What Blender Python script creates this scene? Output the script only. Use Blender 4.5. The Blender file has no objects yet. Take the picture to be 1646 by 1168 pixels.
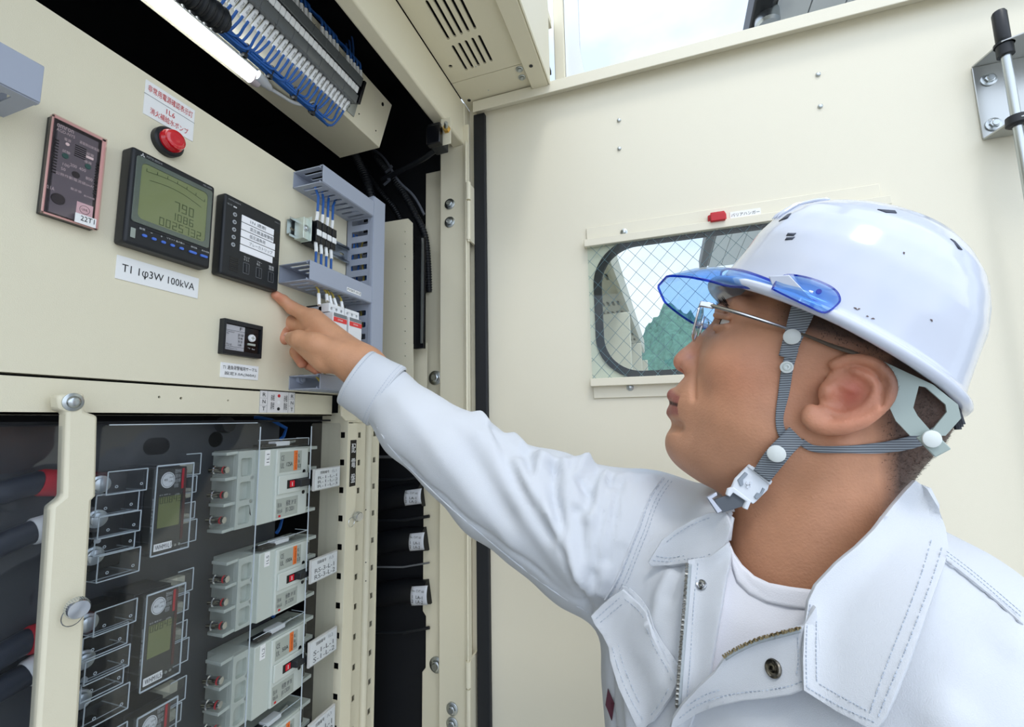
import bpy, bmesh, math, random
import numpy as np
from mathutils import Vector, Matrix
from mathutils.bvhtree import BVHTree
random.seed(7)
R = math.radians
scene = bpy.context.scene
COL = scene.collection

# ------------------------------------------------------------------ camera
FPX, YAW, PITCH, ROLL = 725.33, R(18.937), R(7.090), R(-0.961)
EYE = Vector((0, 0, 1.55))
_f = Vector((-math.sin(YAW)*math.cos(PITCH), math.cos(YAW)*math.cos(PITCH), math.sin(PITCH)))
_r0 = Vector((math.cos(YAW), math.sin(YAW), 0)); _u0 = _r0.cross(_f)
_r = math.cos(ROLL)*_r0 + math.sin(ROLL)*_u0; _u = -math.sin(ROLL)*_r0 + math.cos(ROLL)*_u0
cd = bpy.data.cameras.new('camera'); cam = bpy.data.objects.new('camera', cd); COL.objects.link(cam)
cam.matrix_world = Matrix(((_r.x, _u.x, -_f.x, EYE.x), (_r.y, _u.y, -_f.y, EYE.y), (_r.z, _u.z, -_f.z, EYE.z), (0, 0, 0, 1)))
cd.sensor_width = 36; cd.sensor_fit = 'HORIZONTAL'; cd.lens = FPX*36/1646; cd.clip_start = 0.02; cd.clip_end = 800
scene.camera = cam

# ------------------------------------------------------------------ light
scene.view_settings.view_transform = 'Standard'; scene.view_settings.look = 'None'
scene.view_settings.gamma = 1; scene.view_settings.use_curve_mapping = False
scene.view_settings.exposure = 1.0
scene.cycles.transparent_max_bounces = 40
world = bpy.data.worlds.new('sky'); scene.world = world; world.use_nodes = True
nt = world.node_tree; nt.nodes.clear()
wo = nt.nodes.new('ShaderNodeOutputWorld'); bg = nt.nodes.new('ShaderNodeBackground')
tc = nt.nodes.new('ShaderNodeTexCoord'); no = nt.nodes.new('ShaderNodeTexNoise'); cr = nt.nodes.new('ShaderNodeValToRGB')
mpn = nt.nodes.new('ShaderNodeMapping'); mpn.inputs['Scale'].default_value = (1, 1, 2.2)
no.inputs['Scale'].default_value = 3.4; no.inputs['Detail'].default_value = 5; no.inputs['Roughness'].default_value = .5
cr.color_ramp.elements[0].position = .36; cr.color_ramp.elements[0].color = (.36, .44, .56, 1)
cr.color_ramp.elements[1].position = .60; cr.color_ramp.elements[1].color = (.52, .56, .62, 1)
nt.links.new(tc.outputs['Generated'], mpn.inputs[0]); nt.links.new(mpn.outputs[0], no.inputs['Vector'])
nt.links.new(no.outputs['Fac'], cr.inputs[0]); nt.links.new(cr.outputs[0], bg.inputs[0]); nt.links.new(bg.outputs[0], wo.inputs[0])
sx_ = nt.nodes.new('ShaderNodeVectorMath'); sx_.operation = 'DOT_PRODUCT'; sx_.inputs[1].default_value = (.66, -.70, .28); dm = nt.nodes.new('ShaderNodeMapRange'); dm.inputs[1].default_value = -1; dm.inputs[2].default_value = 1
dm.inputs[3].default_value = .90; dm.inputs[4].default_value = 1.85
nt.links.new(tc.outputs['Generated'], sx_.inputs[0]); nt.links.new(sx_.outputs['Value'], dm.inputs[0]); nt.links.new(dm.outputs[0], bg.inputs[1])
sd = bpy.data.lights.new('sun', 'SUN'); sd.energy = 0.5; sd.angle = R(12); sd.color = (1, .97, .92)
sun = bpy.data.objects.new('sun', sd); COL.objects.link(sun)
sun.rotation_euler = (Vector((0.35, -0.62, 1.25))).to_track_quat('Z', 'Y').to_euler()

# ------------------------------------------------------------------ measuring
def ray(u, v): return _r*((u-823)/FPX) + _u*((584-v)/FPX) + _f
def onX(u, v, x): d = ray(u, v); return EYE + d*(x/d.x)
def onY(u, v, y): d = ray(u, v); return EYE + d*(y/d.y)
def onZ(u, v, z): d = ray(u, v); return EYE + d*((z-EYE.z)/d.z)
def onP(u, v, p0, n): d = ray(u, v); return EYE + d*(((p0-EYE).dot(n))/d.dot(n))
def proj(p):
    q = p-EYE; z = q.dot(_f); return (823+FPX*q.dot(_r)/z, 584-FPX*q.dot(_u)/z)

# ------------------------------------------------------------------ materials
def lin(c): return tuple(((x/255)/12.92 if x/255 <= .04045 else (((x/255)+.055)/1.055)**2.4) for x in c)
MATS = {}
def mat(name, rgb, rough=.5, metal=0, emit=0, trans=0, alpha=1, ior=1.45, bump=0, bscale=300, var=0, vscale=20, sub=0, subc=None, coat=0, vcol=False, spec=None, twill=0):
    if name in MATS: return MATS[name]
    m = bpy.data.materials.new(name); m.use_nodes = True; n = m.node_tree; b = n.nodes['Principled BSDF']
    c = lin(rgb)+(1,)
    b.inputs['Base Color'].default_value = c; b.inputs['Roughness'].default_value = rough; b.inputs['Metallic'].default_value = metal
    b.inputs['IOR'].default_value = ior; b.inputs['Transmission Weight'].default_value = trans; b.inputs['Alpha'].default_value = alpha
    if coat: b.inputs['Coat Weight'].default_value = coat; b.inputs['Coat Roughness'].default_value = .08
    if spec is not None: b.inputs['Specular IOR Level'].default_value = spec
    if emit: b.inputs['Emission Color'].default_value = c; b.inputs['Emission Strength'].default_value = emit
    if sub:
        b.inputs['Subsurface Weight'].default_value = sub; b.inputs['Subsurface Radius'].default_value = subc or (.012, .005, .003)
        b.inputs['Subsurface Scale'].default_value = 1
    tcn = n.nodes.new('ShaderNodeTexCoord')
    src = None
    if vcol:
        a = n.nodes.new('ShaderNodeVertexColor'); a.layer_name = 'Col'; src = a.outputs[0]
    if var:
        x = n.nodes.new('ShaderNodeTexNoise'); x.inputs['Scale'].default_value = vscale; x.inputs['Detail'].default_value = 4
        n.links.new(tcn.outputs['Object'], x.inputs['Vector'])
        mr = n.nodes.new('ShaderNodeMapRange'); mr.inputs[3].default_value = 1-var; mr.inputs[4].default_value = 1+var
        n.links.new(x.outputs['Fac'], mr.inputs[0])
        mx = n.nodes.new('ShaderNodeVectorMath'); mx.operation = 'SCALE'
        if src: n.links.new(src, mx.inputs[0])
        else: mx.inputs[0].default_value = c[:3]
        n.links.new(mr.outputs[0], mx.inputs['Scale']); src = mx.outputs[0]
    if src: n.links.new(src, b.inputs['Base Color'])
    if bump:
        x = n.nodes.new('ShaderNodeTexNoise'); x.inputs['Scale'].default_value = bscale; x.inputs['Detail'].default_value = 3
        n.links.new(tcn.outputs['Object'], x.inputs['Vector'])
        bp = n.nodes.new('ShaderNodeBump'); bp.inputs['Strength'].default_value = bump; bp.inputs['Distance'].default_value = .0008
        n.links.new(x.outputs['Fac'], bp.inputs['Height'])
        if twill:
            w = n.nodes.new('ShaderNodeTexWave'); w.inputs['Scale'].default_value = twill; w.bands_direction = 'DIAGONAL'
            n.links.new(tcn.outputs['Object'], w.inputs['Vector'])
            b2 = n.nodes.new('ShaderNodeBump'); b2.inputs['Strength'].default_value = .12; b2.inputs['Distance'].default_value = .0004
            n.links.new(w.outputs['Fac'], b2.inputs['Height']); n.links.new(bp.outputs[0], b2.inputs['Normal']); n.links.new(b2.outputs[0], b.inputs['Normal'])
        else: n.links.new(bp.outputs[0], b.inputs['Normal'])
    MATS[name] = m; return m

CREAM = mat('cream_powder_coat', (228, 221, 196), .42, bump=.25, bscale=900)
CREAMD = mat('cream_door_coat', (229, 223, 203), .33, bump=.2, bscale=900)
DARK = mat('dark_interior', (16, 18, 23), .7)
BLACKP = mat('black_plastic', (27, 30, 34), .42, bump=.1, bscale=1500)
BLACKG = mat('black_gloss', (14, 15, 19), .22)
def thin(name, tint, refl=.10, rough=.02, edge=1.0):
    m = bpy.data.materials.new(name); m.use_nodes = True; n = m.node_tree; n.nodes.clear()
    o = n.nodes.new('ShaderNodeOutputMaterial'); mx = n.nodes.new('ShaderNodeMixShader'); t = n.nodes.new('ShaderNodeBsdfTransparent')
    gl = n.nodes.new('ShaderNodeBsdfGlossy'); lw0 = n.nodes.new('ShaderNodeLayerWeight'); lw0.inputs[0].default_value = .5
    pw = n.nodes.new('ShaderNodeMath'); pw.operation = 'POWER'; pw.inputs[1].default_value = 4.5; n.links.new(lw0.outputs['Facing'], pw.inputs[0])
    lw = n.nodes.new('ShaderNodeMapRange'); lw.inputs[3].default_value = refl*.22; lw.inputs[4].default_value = .75; n.links.new(pw.outputs[0], lw.inputs[0])
    t.inputs[0].default_value = lin(tint)+(1,); gl.inputs['Roughness'].default_value = rough; gl.inputs[0].default_value = (edge, edge, edge, 1)
    n.links.new(lw.outputs[0], mx.inputs[0]); n.links.new(t.outputs[0], mx.inputs[1]); n.links.new(gl.outputs[0], mx.inputs[2]); n.links.new(mx.outputs[0], o.inputs[0])
    MATS[name] = m; return m
ACRYL = thin('smoked_acrylic', (246, 247, 248), .1)
CLEARC = thin('clear_case', (250, 251, 252), .12, .04)
PINKC = thin('pink_clear_case', (252, 244, 244), .1, .05)
RUBBER = mat('black_rubber', (24, 27, 32), .6)
DUCT = mat('duct_blue_grey', (162, 169, 184), .5)
WHITE = mat('white_label', (240, 241, 240), .5)
WHITEP = mat('white_plastic', (232, 234, 235), .35)
INK = mat('black_ink', (28, 28, 30), .6)
REDINK = mat('red_ink', (200, 40, 45), .6)
ZINC = mat('zinc_steel', (190, 196, 198), .28, 1, bump=.1, bscale=200)
CHROME = mat('chrome', (215, 218, 222), .12, 1)
BRASS = mat('yellow_zinc', (205, 175, 110), .3, 1)
BLUEW = mat('blue_wire', (38, 92, 165), .42)
YELW = mat('yellow_wire', (196, 176, 90), .45)
REDW = mat('red_sleeve', (190, 30, 48), .45)
BREAK = mat('breaker_grey', (196, 203, 194), .5)
RED = mat('red_plastic', (190, 24, 36), .35)
ORANGE = mat('orange_sticker', (238, 122, 55), .5)
GREYST = mat('grey_sticker', (172, 178, 168), .5)
BLUEB = mat('blue_button', (72, 112, 205), .35)
CLEARP = mat('clear_plastic', (225, 232, 236), .06, trans=1, ior=1.25, spec=.5)

# ------------------------------------------------------------------ geometry
ORG = {}
def org(o): return ORG.get(o.name, Vector((0, 0, 0))) if o else Vector((0, 0, 0))
def put(o, name, parent, label=None):
    o.name = name
    COL.objects.link(o)
    if parent is not None: o.parent = parent; ORG[o.name] = org(parent).copy()
    if label: o['label'] = label
    return o
def tag(o, label, cat, group=None):
    o['label'] = label; o['category'] = cat
    if group: o['group'] = group
    return o
def thing(name, label, cat, loc, group=None):
    o = bpy.data.objects.new(name, None); o.empty_display_size = .02; COL.objects.link(o); o.location = loc
    ORG[o.name] = Vector(loc); return tag(o, label, cat, group)
def dup(root, delta, label=None, name=None):
    r = root.copy(); COL.objects.link(r); r.location = root.location+Vector(delta); ORG[r.name] = org(root)+Vector(delta)
    if label: r['label'] = label
    for ch in list(root.children):
        c = ch.copy(); COL.objects.link(c); c.parent = r; ORG[c.name] = ORG[r.name].copy()
        for g in list(ch.children):
            d = g.copy(); COL.objects.link(d); d.parent = c; ORG[d.name] = ORG[r.name].copy()
    return r
def finish(o, smooth=40, bevel=0, seg=2, solid=0, sub=0):
    me = o.data
    if smooth is not None:
        for p in me.polygons: p.use_smooth = True
        me.set_sharp_from_angle(angle=R(smooth))
    if solid:
        m = o.modifiers.new('solid', 'SOLIDIFY'); m.thickness = solid; m.offset = 0
    if bevel:
        m = o.modifiers.new('bevel', 'BEVEL'); m.width = bevel; m.segments = seg; m.limit_method = 'ANGLE'; m.angle_limit = R(50)
    if sub:
        m = o.modifiers.new('sub', 'SUBSURF'); m.levels = sub; m.render_levels = sub
    return o
class G:
    def __init__(s): s.v = []; s.f = []
    def add(s, vs, fs):
        b = len(s.v); s.v += [Vector(p) for p in vs]; s.f += [tuple(b+i for i in f) for f in fs]; return s
    def box(s, x0, x1, y0, y1, z0, z1):
        if x0 > x1: x0, x1 = x1, x0
        if y0 > y1: y0, y1 = y1, y0
        if z0 > z1: z0, z1 = z1, z0
        return s.add([(x0, y0, z0), (x1, y0, z0), (x1, y1, z0), (x0, y1, z0), (x0, y0, z1), (x1, y0, z1), (x1, y1, z1), (x0, y1, z1)],
                     [(3, 2, 1, 0), (4, 5, 6, 7), (0, 1, 5, 4), (1, 2, 6, 5), (2, 3, 7, 6), (3, 0, 4, 7)])
    def obox(s, c, ax, h):
        c = Vector(c); a, b, d = [Vector(q).normalized()*w for q, w in zip(ax, h)]
        P = [c+a*i+b*j+d*k for k in (-1, 1) for i, j in ((-1, -1), (1, -1), (1, 1), (-1, 1))]
        return s.add(P, [(3, 2, 1, 0), (4, 5, 6, 7), (0, 1, 5, 4), (1, 2, 6, 5), (2, 3, 7, 6), (3, 0, 4, 7)])
    def tube(s, pts, r, n=10, closed=False, caps=True):
        pts = [Vector(p) for p in pts]; N = len(pts); rs = r if isinstance(r, (list, tuple)) else [r]*N
        T = [((pts[(i+1) % N] if closed or i < N-1 else pts[i])-(pts[i-1] if closed or i > 0 else pts[i])).normalized() for i in range(N)]
        ref = Vector((0, 0, 1)) if abs(T[0].z) < .9 else Vector((1, 0, 0))
        a = T[0].cross(ref).normalized(); b0 = len(s.v)
        for i in range(N):
            a = (a-T[i]*a.dot(T[i])).normalized(); b = T[i].cross(a)
            s.v += [pts[i]+(a*math.cos(2*math.pi*k/n)+b*math.sin(2*math.pi*k/n))*rs[i] for k in range(n)]
        for i in range(N if closed else N-1):
            j = (i+1) % N
            for k in range(n): s.f.append((b0+i*n+k, b0+i*n+(k+1) % n, b0+j*n+(k+1) % n, b0+j*n+k))
        if caps and not closed:
            s.f.append(tuple(b0+k for k in reversed(range(n)))); s.f.append(tuple(b0+(N-1)*n+k for k in range(n)))
        return s
    def cyl(s, p0, p1, r, n=20, r2=None): return s.tube([p0, p1], [r, r if r2 is None else r2], n)
    def lathe(s, p, ax, prof, n=24):
        p = Vector(p); ax = Vector(ax).normalized(); ref = Vector((0, 0, 1)) if abs(ax.z) < .9 else Vector((1, 0, 0))
        a = ax.cross(ref).normalized(); b = ax.cross(a); b0 = len(s.v)
        for h, r in prof: s.v += [p+ax*h+(a*math.cos(2*math.pi*k/n)+b*math.sin(2*math.pi*k/n))*max(r, 1e-5) for k in range(n)]
        for i in range(len(prof)-1):
            for k in range(n): s.f.append((b0+i*n+k, b0+i*n+(k+1) % n, b0+(i+1)*n+(k+1) % n, b0+(i+1)*n+k))
        s.f.append(tuple(b0+k for k in reversed(range(n)))); s.f.append(tuple(b0+(len(prof)-1)*n+k for k in range(n)))
        return s
    def prism(s, poly, d):
        poly = [Vector(p) for p in poly]; d = Vector(d); n = len(poly)
        return s.add(poly+[p+d for p in poly], [tuple(reversed(range(n))), tuple(range(n, 2*n))]+[(i, (i+1) % n, n+(i+1) % n, n+i) for i in range(n)])
    def grid(s, rows, closed=False):
        b = len(s.v); m = len(rows[0])
        for r_ in rows: s.v += [Vector(p) for p in r_]
        for i in range(len(rows)-1):
            for j in range(m if closed else m-1):
                k = (j+1) % m; s.f.append((b+i*m+j, b+i*m+k, b+(i+1)*m+k, b+(i+1)*m+j))
        return s
    def build(s, name, m, parent=None, label=None, smooth=40, bevel=0, seg=2, solid=0, sub=0, kind=None):
        o0 = org(parent); me = bpy.data.meshes.new(name)
        me.from_pydata([tuple(p-o0) for p in s.v], [], s.f); me.update()
        bm = bmesh.new(); bm.from_mesh(me); bmesh.ops.recalc_face_normals(bm, faces=bm.faces); bm.to_mesh(me); bm.free()
        me.materials.append(m)
        o = put(bpy.data.objects.new(name, me), name, parent, label)
        if kind: o['kind'] = kind
        return finish(o, smooth, bevel, seg, solid, sub)
def smooth_path(p, k=4):
    p = [Vector(a) for a in p]; out = []
    for i in range(len(p)-1):
        a, b, c, d = p[max(i-1, 0)], p[i], p[i+1], p[min(i+2, len(p)-1)]
        for j in range(k):
            t = j/k; out.append(.5*((2*b)+(c-a)*t+(2*a-5*b+4*c-d)*t*t+(3*b-a-3*c+d)*t**3))
    return out+[p[-1]]
def rrect(x0, x1, y0, y1, r, n=6):
    out = []
    for cx, cy, a in ((x1-r, y1-r, 0), (x0+r, y1-r, 90), (x0+r, y0+r, 180), (x1-r, y0+r, 270)):
        for i in range(n+1):
            t = R(a+90*i/n); out.append((cx+r*math.cos(t), cy+r*math.sin(t)))
    return out
def circle(cx, cy, r, n=20): return [(cx+r*math.cos(2*math.pi*i/n), cy+r*math.sin(2*math.pi*i/n)) for i in range(n)]
def frameX(x): return Matrix(((0, 0, 1, x), (1, 0, 0, 0), (0, 1, 0, 0), (0, 0, 0, 1)))       # 2D (y,z) on a plane facing +x
def frameY(y): return Matrix(((1, 0, 0, 0), (0, 0, -1, y), (0, 1, 0, 0), (0, 0, 0, 1)))      # 2D (x,z) on a plane facing -y
def frameZ(z): return Matrix(((1, 0, 0, 0), (0, -1, 0, 0), (0, 0, -1, z), (0, 0, 0, 1)))     # 2D (x,-y) facing down
def curve_mesh(cu, M, o0):
    ob = bpy.data.objects.new('tmp', cu); COL.objects.link(ob); dg = bpy.context.evaluated_depsgraph_get(); dg.update()
    me = bpy.data.meshes.new_from_object(ob.evaluated_get(dg)); bpy.data.objects.remove(ob)
    me.transform(Matrix.Translation(-o0) @ M); return me
def plate(name, loops, th, M, m, parent=None, label=None, bevel=0, off=0, kind=None):
    """plate with holes: loops in 2D, front face at the frame plane + off, body behind it"""
    cu = bpy.data.curves.new(name, 'CURVE'); cu.dimensions = '2D'; cu.fill_mode = 'BOTH'; cu.extrude = th/2
    for lp in loops:
        sp = cu.splines.new('POLY'); sp.points.add(len(lp)-1); sp.use_cyclic_u = True
        for i, p in enumerate(lp): sp.points[i].co = (p[0], p[1], 0, 1)
    me = curve_mesh(cu, M @ Matrix.Translation((0, 0, off-th/2)), org(parent)); bpy.data.curves.remove(cu)
    bm = bmesh.new(); bm.from_mesh(me); bmesh.ops.remove_doubles(bm, verts=bm.verts, dist=1e-6); bmesh.ops.recalc_face_normals(bm, faces=bm.faces); bm.to_mesh(me); bm.free()
    me.materials.clear(); me.materials.append(m)
    o = put(bpy.data.objects.new(name, me), name, parent, label)
    if kind: o['kind'] = kind
    return finish(o, 30, bevel)
def text(s, x, y, w, h, M, m, parent, name='lettering', off=.0004, align='L', shear=0, rot=0):
    """lettering fitted to the box w x h, lower-left (x,y) of the frame M"""
    cu = bpy.data.curves.new(name, 'FONT'); cu.body = s; cu.size = 1; cu.extrude = 0; cu.resolution_u = 2
    me = curve_mesh(cu, Matrix(), Vector((0, 0, 0))); bpy.data.curves.remove(cu)
    if not len(me.vertices): return None
    co = np.empty(len(me.vertices)*3); me.vertices.foreach_get('co', co); co = co.reshape(-1, 3)
    lo, hi = co.min(0), co.max(0); d = np.maximum(hi-lo, 1e-6)
    sx, sy = (w/d[0] if w else h/d[1]), (h/d[1] if h else w/d[0])
    T = Matrix.Translation((x, y, off)) @ Matrix.Rotation(rot, 4, 'Z') @ Matrix.Diagonal((sx, sy, 1, 1)) @ Matrix.Translation((-lo[0], -lo[1], 0))
    me.transform(Matrix.Translation(-org(parent)) @ M @ T)
    me.materials.clear(); me.materials.append(m)
    return put(bpy.data.objects.new(name, me), name, parent)
def joinm(objs, name):
    """merge several pieces of one pattern (the lines of one print) into the first"""
    objs = [o for o in objs if o]; a = objs[0]; bm = bmesh.new()
    mats = []
    for o in objs:
        mi = o.data.materials[0]
        if mi not in mats: mats.append(mi)
        n0 = len(bm.faces); bm.from_mesh(o.data); bm.faces.ensure_lookup_table()
        for f in bm.faces[n0:]: f.material_index = mats.index(mi)
    for o in objs[1:]:
        ORG.pop(o.name, None); bpy.data.objects.remove(o)
    me = bpy.data.meshes.new(name); bm.to_mesh(me); bm.free()
    for mi in mats: me.materials.append(mi)
    a.data = me; a.name = name; return a
def screw(name, p, ax, r, parent, m=ZINC, washer=True, head='pan'):
    g = G(); p = Vector(p); ax = Vector(ax).normalized()
    if washer: g.lathe(p, ax, [(0, r*1.5), (r*.18, r*1.5), (r*.25, r*1.4)], 24)
    if head == 'hex':
        g.lathe(p, ax, [(0, r), (r*.75, r), (r*.85, r*.85)], 6)
        g.lathe(p, ax, [(r*.8, r*.7), (r*1.0, r*.6)], 16)
    else: g.lathe(p, ax, [(0, r), (r*.4, r), (r*.7, r*.75), (r*.8, r*.4), (r*.8, r*.1)], 20)
    o = g.build(name, m, parent)
    ref = Vector((0, 0, 1)) if abs(ax.z) < .9 else Vector((1, 0, 0)); a = ax.cross(ref).normalized(); b = ax.cross(a)
    return o
# ================================================================== ground, sky side, neighbours
CONC = mat('concrete', (172, 170, 164), .85, var=.12, vscale=1.5, bump=.4, bscale=30)
g = G(); g.add([(-40, -40, 0), (60, -40, 0), (60, 130, 0), (-40, 130, 0)], [(0, 1, 2, 3)])
g.build('ground', CONC, kind='structure')
FOREST = mat('forest', (78, 118, 104), .95, var=.55, vscale=.8)
_n = FOREST.node_tree
def ridge(x):
    return 1.42*29*math.exp(-((x-2)/15)**2)+20*math.exp(-((x-24)/12)**2)+30*math.exp(-((x-48)/20)**2)+17*math.exp(-((x+20)/10)**2)+9*math.exp(-((x+44)/17)**2)+1.2*math.sin(x*.8)+.8*math.sin(x*2.1+1)
rows = []
rnd = random.Random(3)
for j in range(46):
    t = j/45; row = []
    for i in range(161):
        x = -70+i*1.1
        h = ridge(x)*math.sin(min(t*1.25, 1)*math.pi/2)**.9
        row.append((x+rnd.uniform(-.4, .4), 128+t*60, h+rnd.uniform(-.8, 1.0)*(1 if t > .03 else 0)-.2))
    rows.append(row)
G().grid(rows).build('mountain', FOREST, kind='structure', smooth=None)

# the row of cubicles that carries on beyond the open door
NEIGH = mat('neighbour_cream', (226, 222, 205), .45)
for k, (ya, yb) in enumerate(((1.5, 2.5), (2.56, 3.6), (3.66, 4.7))):
    t = thing('switchgear_cubicle', ['cream cubicle seen through the wired window, nearest one beyond the door',
              'cream cubicle seen through the wired window, middle of the receding row', 'cream cubicle at the far end of the receding row'][k], 'electrical cabinet', (-1.0, ya, 0), 'cubicles beyond the open door')
    G().box(-1.7, -.42, ya, yb, 0.1, 2.22).build('body', NEIGH, t, bevel=.01)
    G().box(-1.6, -.5, ya+.05, yb-.05, 0, .1).build('plinth', NEIGH, t)
    loops = [[(-1.7, -yb-.03), (-.2, -yb-.03), (-.2, -ya+.03), (-1.7, -ya+.03)]]
    for cy in np.arange(ya+.12, yb-.2, .26):
        for q in range(5):
            x = -.38+q*.030; loops.append(rrect(x, x+.016, -cy-.11, -cy, .008, 3))
    plate('canopy', loops, .02, frameZ(2.24), NEIGH, t)
    G().box(-.215, -.195, ya-.03, yb+.03, 2.2, 2.33).box(-1.7, -.2, ya-.03, yb+.03, 2.30, 2.33).build('fascia', NEIGH, t)
    g = G().box(-.40, -.17-.0*k, yb-.03, yb-.005, .15, 2.12); g.build('door', NEIGH, t, bevel=.005)
    for zz in (.4, 1.0, 1.6): screw('hinge', (-.25, yb-.03, zz), (0, -1, 0), .012, t)
# building on the right: soffit boards running away, black gutter on its edge
SIDING = mat('white_boards', (222, 227, 230), .6)
b = thing('building', 'white boarded building whose black gutter shows above the door', 'building', (2.5, 3, 0))
loops = []
zs = 3.3; e0 = onZ(1200, 20, zs); xg = e0.x
g = G()
yn = onZ(1118, 432, zs).y
for i in range(22): g.box(xg+.12+i*.14, xg+.12+i*.14+.134, .6, yn, zs, zs+.02)
g.build('soffit', SIDING, b)
G().box(xg+.02, xg+.10, .6, yn, zs-.02, zs+.10).build('gutter', BLACKP, b, bevel=.01)
G().box(xg+1.9, 8, 1.2, yn, 0, zs).build('wall', SIDING, b)
G().box(xg+.10, 8, .6, yn, zs+.02, zs+.14).build('roof', SIDING, b)
bx = onZ(1232, 22, zs-.0); 
l = thing('wall_lamp', 'small grey round lamp under the white boarded soffit', 'lamp', (bx.x, bx.y, zs-.06))
G().lathe((bx.x, bx.y, zs), (0, 0, -1), [(0, .05), (.05, .05), (.06, .04)], 20).build('housing', ZINC, l)

# ================================================================== the cabinet
cab = thing('switchgear_cabinet', 'large cream electrical switchgear cabinet standing open, row of meters and breakers inside', 'electrical cabinet', (-.75, .5, 0))
P = -.60
# dark inner shell: back, far side, top, bottom, near side
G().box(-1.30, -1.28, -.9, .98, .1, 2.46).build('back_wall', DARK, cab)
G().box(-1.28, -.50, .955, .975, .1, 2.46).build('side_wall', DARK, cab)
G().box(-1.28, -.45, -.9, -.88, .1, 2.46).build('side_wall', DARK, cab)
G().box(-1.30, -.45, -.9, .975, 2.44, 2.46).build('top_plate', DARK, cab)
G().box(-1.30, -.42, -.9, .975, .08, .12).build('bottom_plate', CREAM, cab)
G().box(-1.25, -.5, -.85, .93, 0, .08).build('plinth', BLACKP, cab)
# front lining: beam over the opening, header above it
G().box(-.45, -.42, -.9, .955, 2.192, 2.30).build('top_beam', CREAM, cab, bevel=.004)
# posts of the opening
pf = [(-.482, .900), (-.421, .900), (-.418, .903), (-.418, .955), (-.482, .955)]
G().prism([(x, y, .1) for x, y in pf], (0, 0, 2.20)).build('frame_post', CREAM, cab, bevel=.003)
G().box(-.4095, -.406, .884, .90, .1, 2.19).box(-.421, -.406, .898, .903, .1, 2.24).build('post_ridge', CREAM, cab, bevel=.0015)
# inner flange with its two notched steps
za, zb = onY(690, 459, .93).z, onY(687, 436, .93).z
G().prism([(-.537, .93, .1), (-.537, .93, 1.01), (-.529, .93, 1.02), (-.529, .93, 1.125), (-.537, .93, 1.135), (-.537, .93, 2.16), (-.49, .93, 2.16), (-.49, .93, .1)], (0, .015, 0)).build('inner_flange', CREAM, cab, bevel=.001)
for (u, v) in ((723, 328), (723, 357), (727, 1139), (727, 1163)): screw('bolt', onY(u, v, .899), (0, -1, 0), .0085, cab, head='hex')
for (u, v) in ((700, 607), (702, 1068)): screw('bolt', onY(u, v, .929), (0, -1, 0), .011, cab, head='hex')
# canopy underside with two vents
def cv(x, y): return (x, -y)
loops = [[cv(-.42, -.9), cv(-.42, .838), cv(-.235, .838), cv(-.235, -.9)]]
for (yy0, yy1) in ((.640, .730), (.745, .815), (.50, .60)):
    for q in range(5):
        dx = -.375+q*.0149+ (.013 if yy0 > .7 else 0)*0
        sl = .0
        loops.append(rrect(dx, dx+.0062, -yy1+ .001*q, -yy0+.001*q, .003, 3))
loops.append(circle(-.400, -.793, .0045, 12)); 
cz = 2.302
can = plate('canopy', loops, .004, frameZ(cz), CREAM, cab)
G().box(-.42, -.235, .8395, .955, cz, cz+.004).build('canopy_end', CREAM, cab)
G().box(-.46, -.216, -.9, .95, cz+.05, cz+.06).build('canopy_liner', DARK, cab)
G().box(-.2515, -.213, -.9, .905, cz-.012, cz+.006).box(-.2128, -.2085, -.9, .9048, cz-.0118, cz+.20).build('canopy_edge', CREAM, cab, bevel=.003)
G().box(-.46, -.212, -.9, .95, cz+.17, cz+.19).build('roof', CREAM, cab)
for (u, v) in ((835, 111), (839, 124)): screw('bolt', onZ(u, v, cz), (0, 0, -1), .0055, cab, head='hex')
for (u, v) in ((765, 107), (785, 145)): G().lathe(onZ(u, v, cz-.0002), (0, 0, -1), [(0, .0014), (.0006, .001)], 10).build('rivet', ZINC, cab)
G().lathe(onZ(754, 161, cz), (0, 0, -1), [(0, .0042), (.001, .004)], 14).build('plug', BLACKP, cab)
G().lathe(onZ(853.5, 106, cz-.0125), (0, 0, -1), [(0, .004), (.0006, .004)], 14).build('plug', BLACKP, cab)
# upright end posts of the roof hood
G().box(-.209, -.185, .955, .985, 2.315, 2.9).build('hood_post', CREAM, cab, bevel=.002)
HOODW = mat('white_hood', (232, 236, 238), .5)
G().prism([(-.184, .965, 2.318), (-.138, .965, 2.318), (-.150, .965, 2.42), (-.150, .965, 2.9), (-.184, .965, 2.9)], (0, .012, 0)).build('hood_panel', HOODW, cab)

# ---- meter panel (swing plate) with folded edge
loops = [[(-.55, 1.6035), (.776, 1.6035), (.776, 1.992), (-.55, 1.992)]]
pan = plate('meter_panel', loops, .0023, frameX(P), CREAM, cab)
G().box(P-.022, P-.001, -.55, .776, 1.990, 1.992).box(P-.022, P-.001, -.55, .776, 1.6035, 1.6055).box(P-.022, P-.001, .774, .776, 1.6035, 1.992).build('panel_fold', CREAM, pan)
# ---- lower rail and openings
xr = -.602
rail = plate('cross_rail', [[(-.55, 1.563), (.70, 1.563), (.70, 1.6005), (-.55, 1.6005)], circle(.391, 1.5855, .0016, 10), circle(.418, 1.585, .0018, 10), circle(.485, 1.5845, .0014, 10)], .003, frameX(xr), CREAM, cab)
G().box(xr-.02, xr, -.55, .70, 1.563, 1.5655).build('rail_fold', CREAM, rail)
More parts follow.
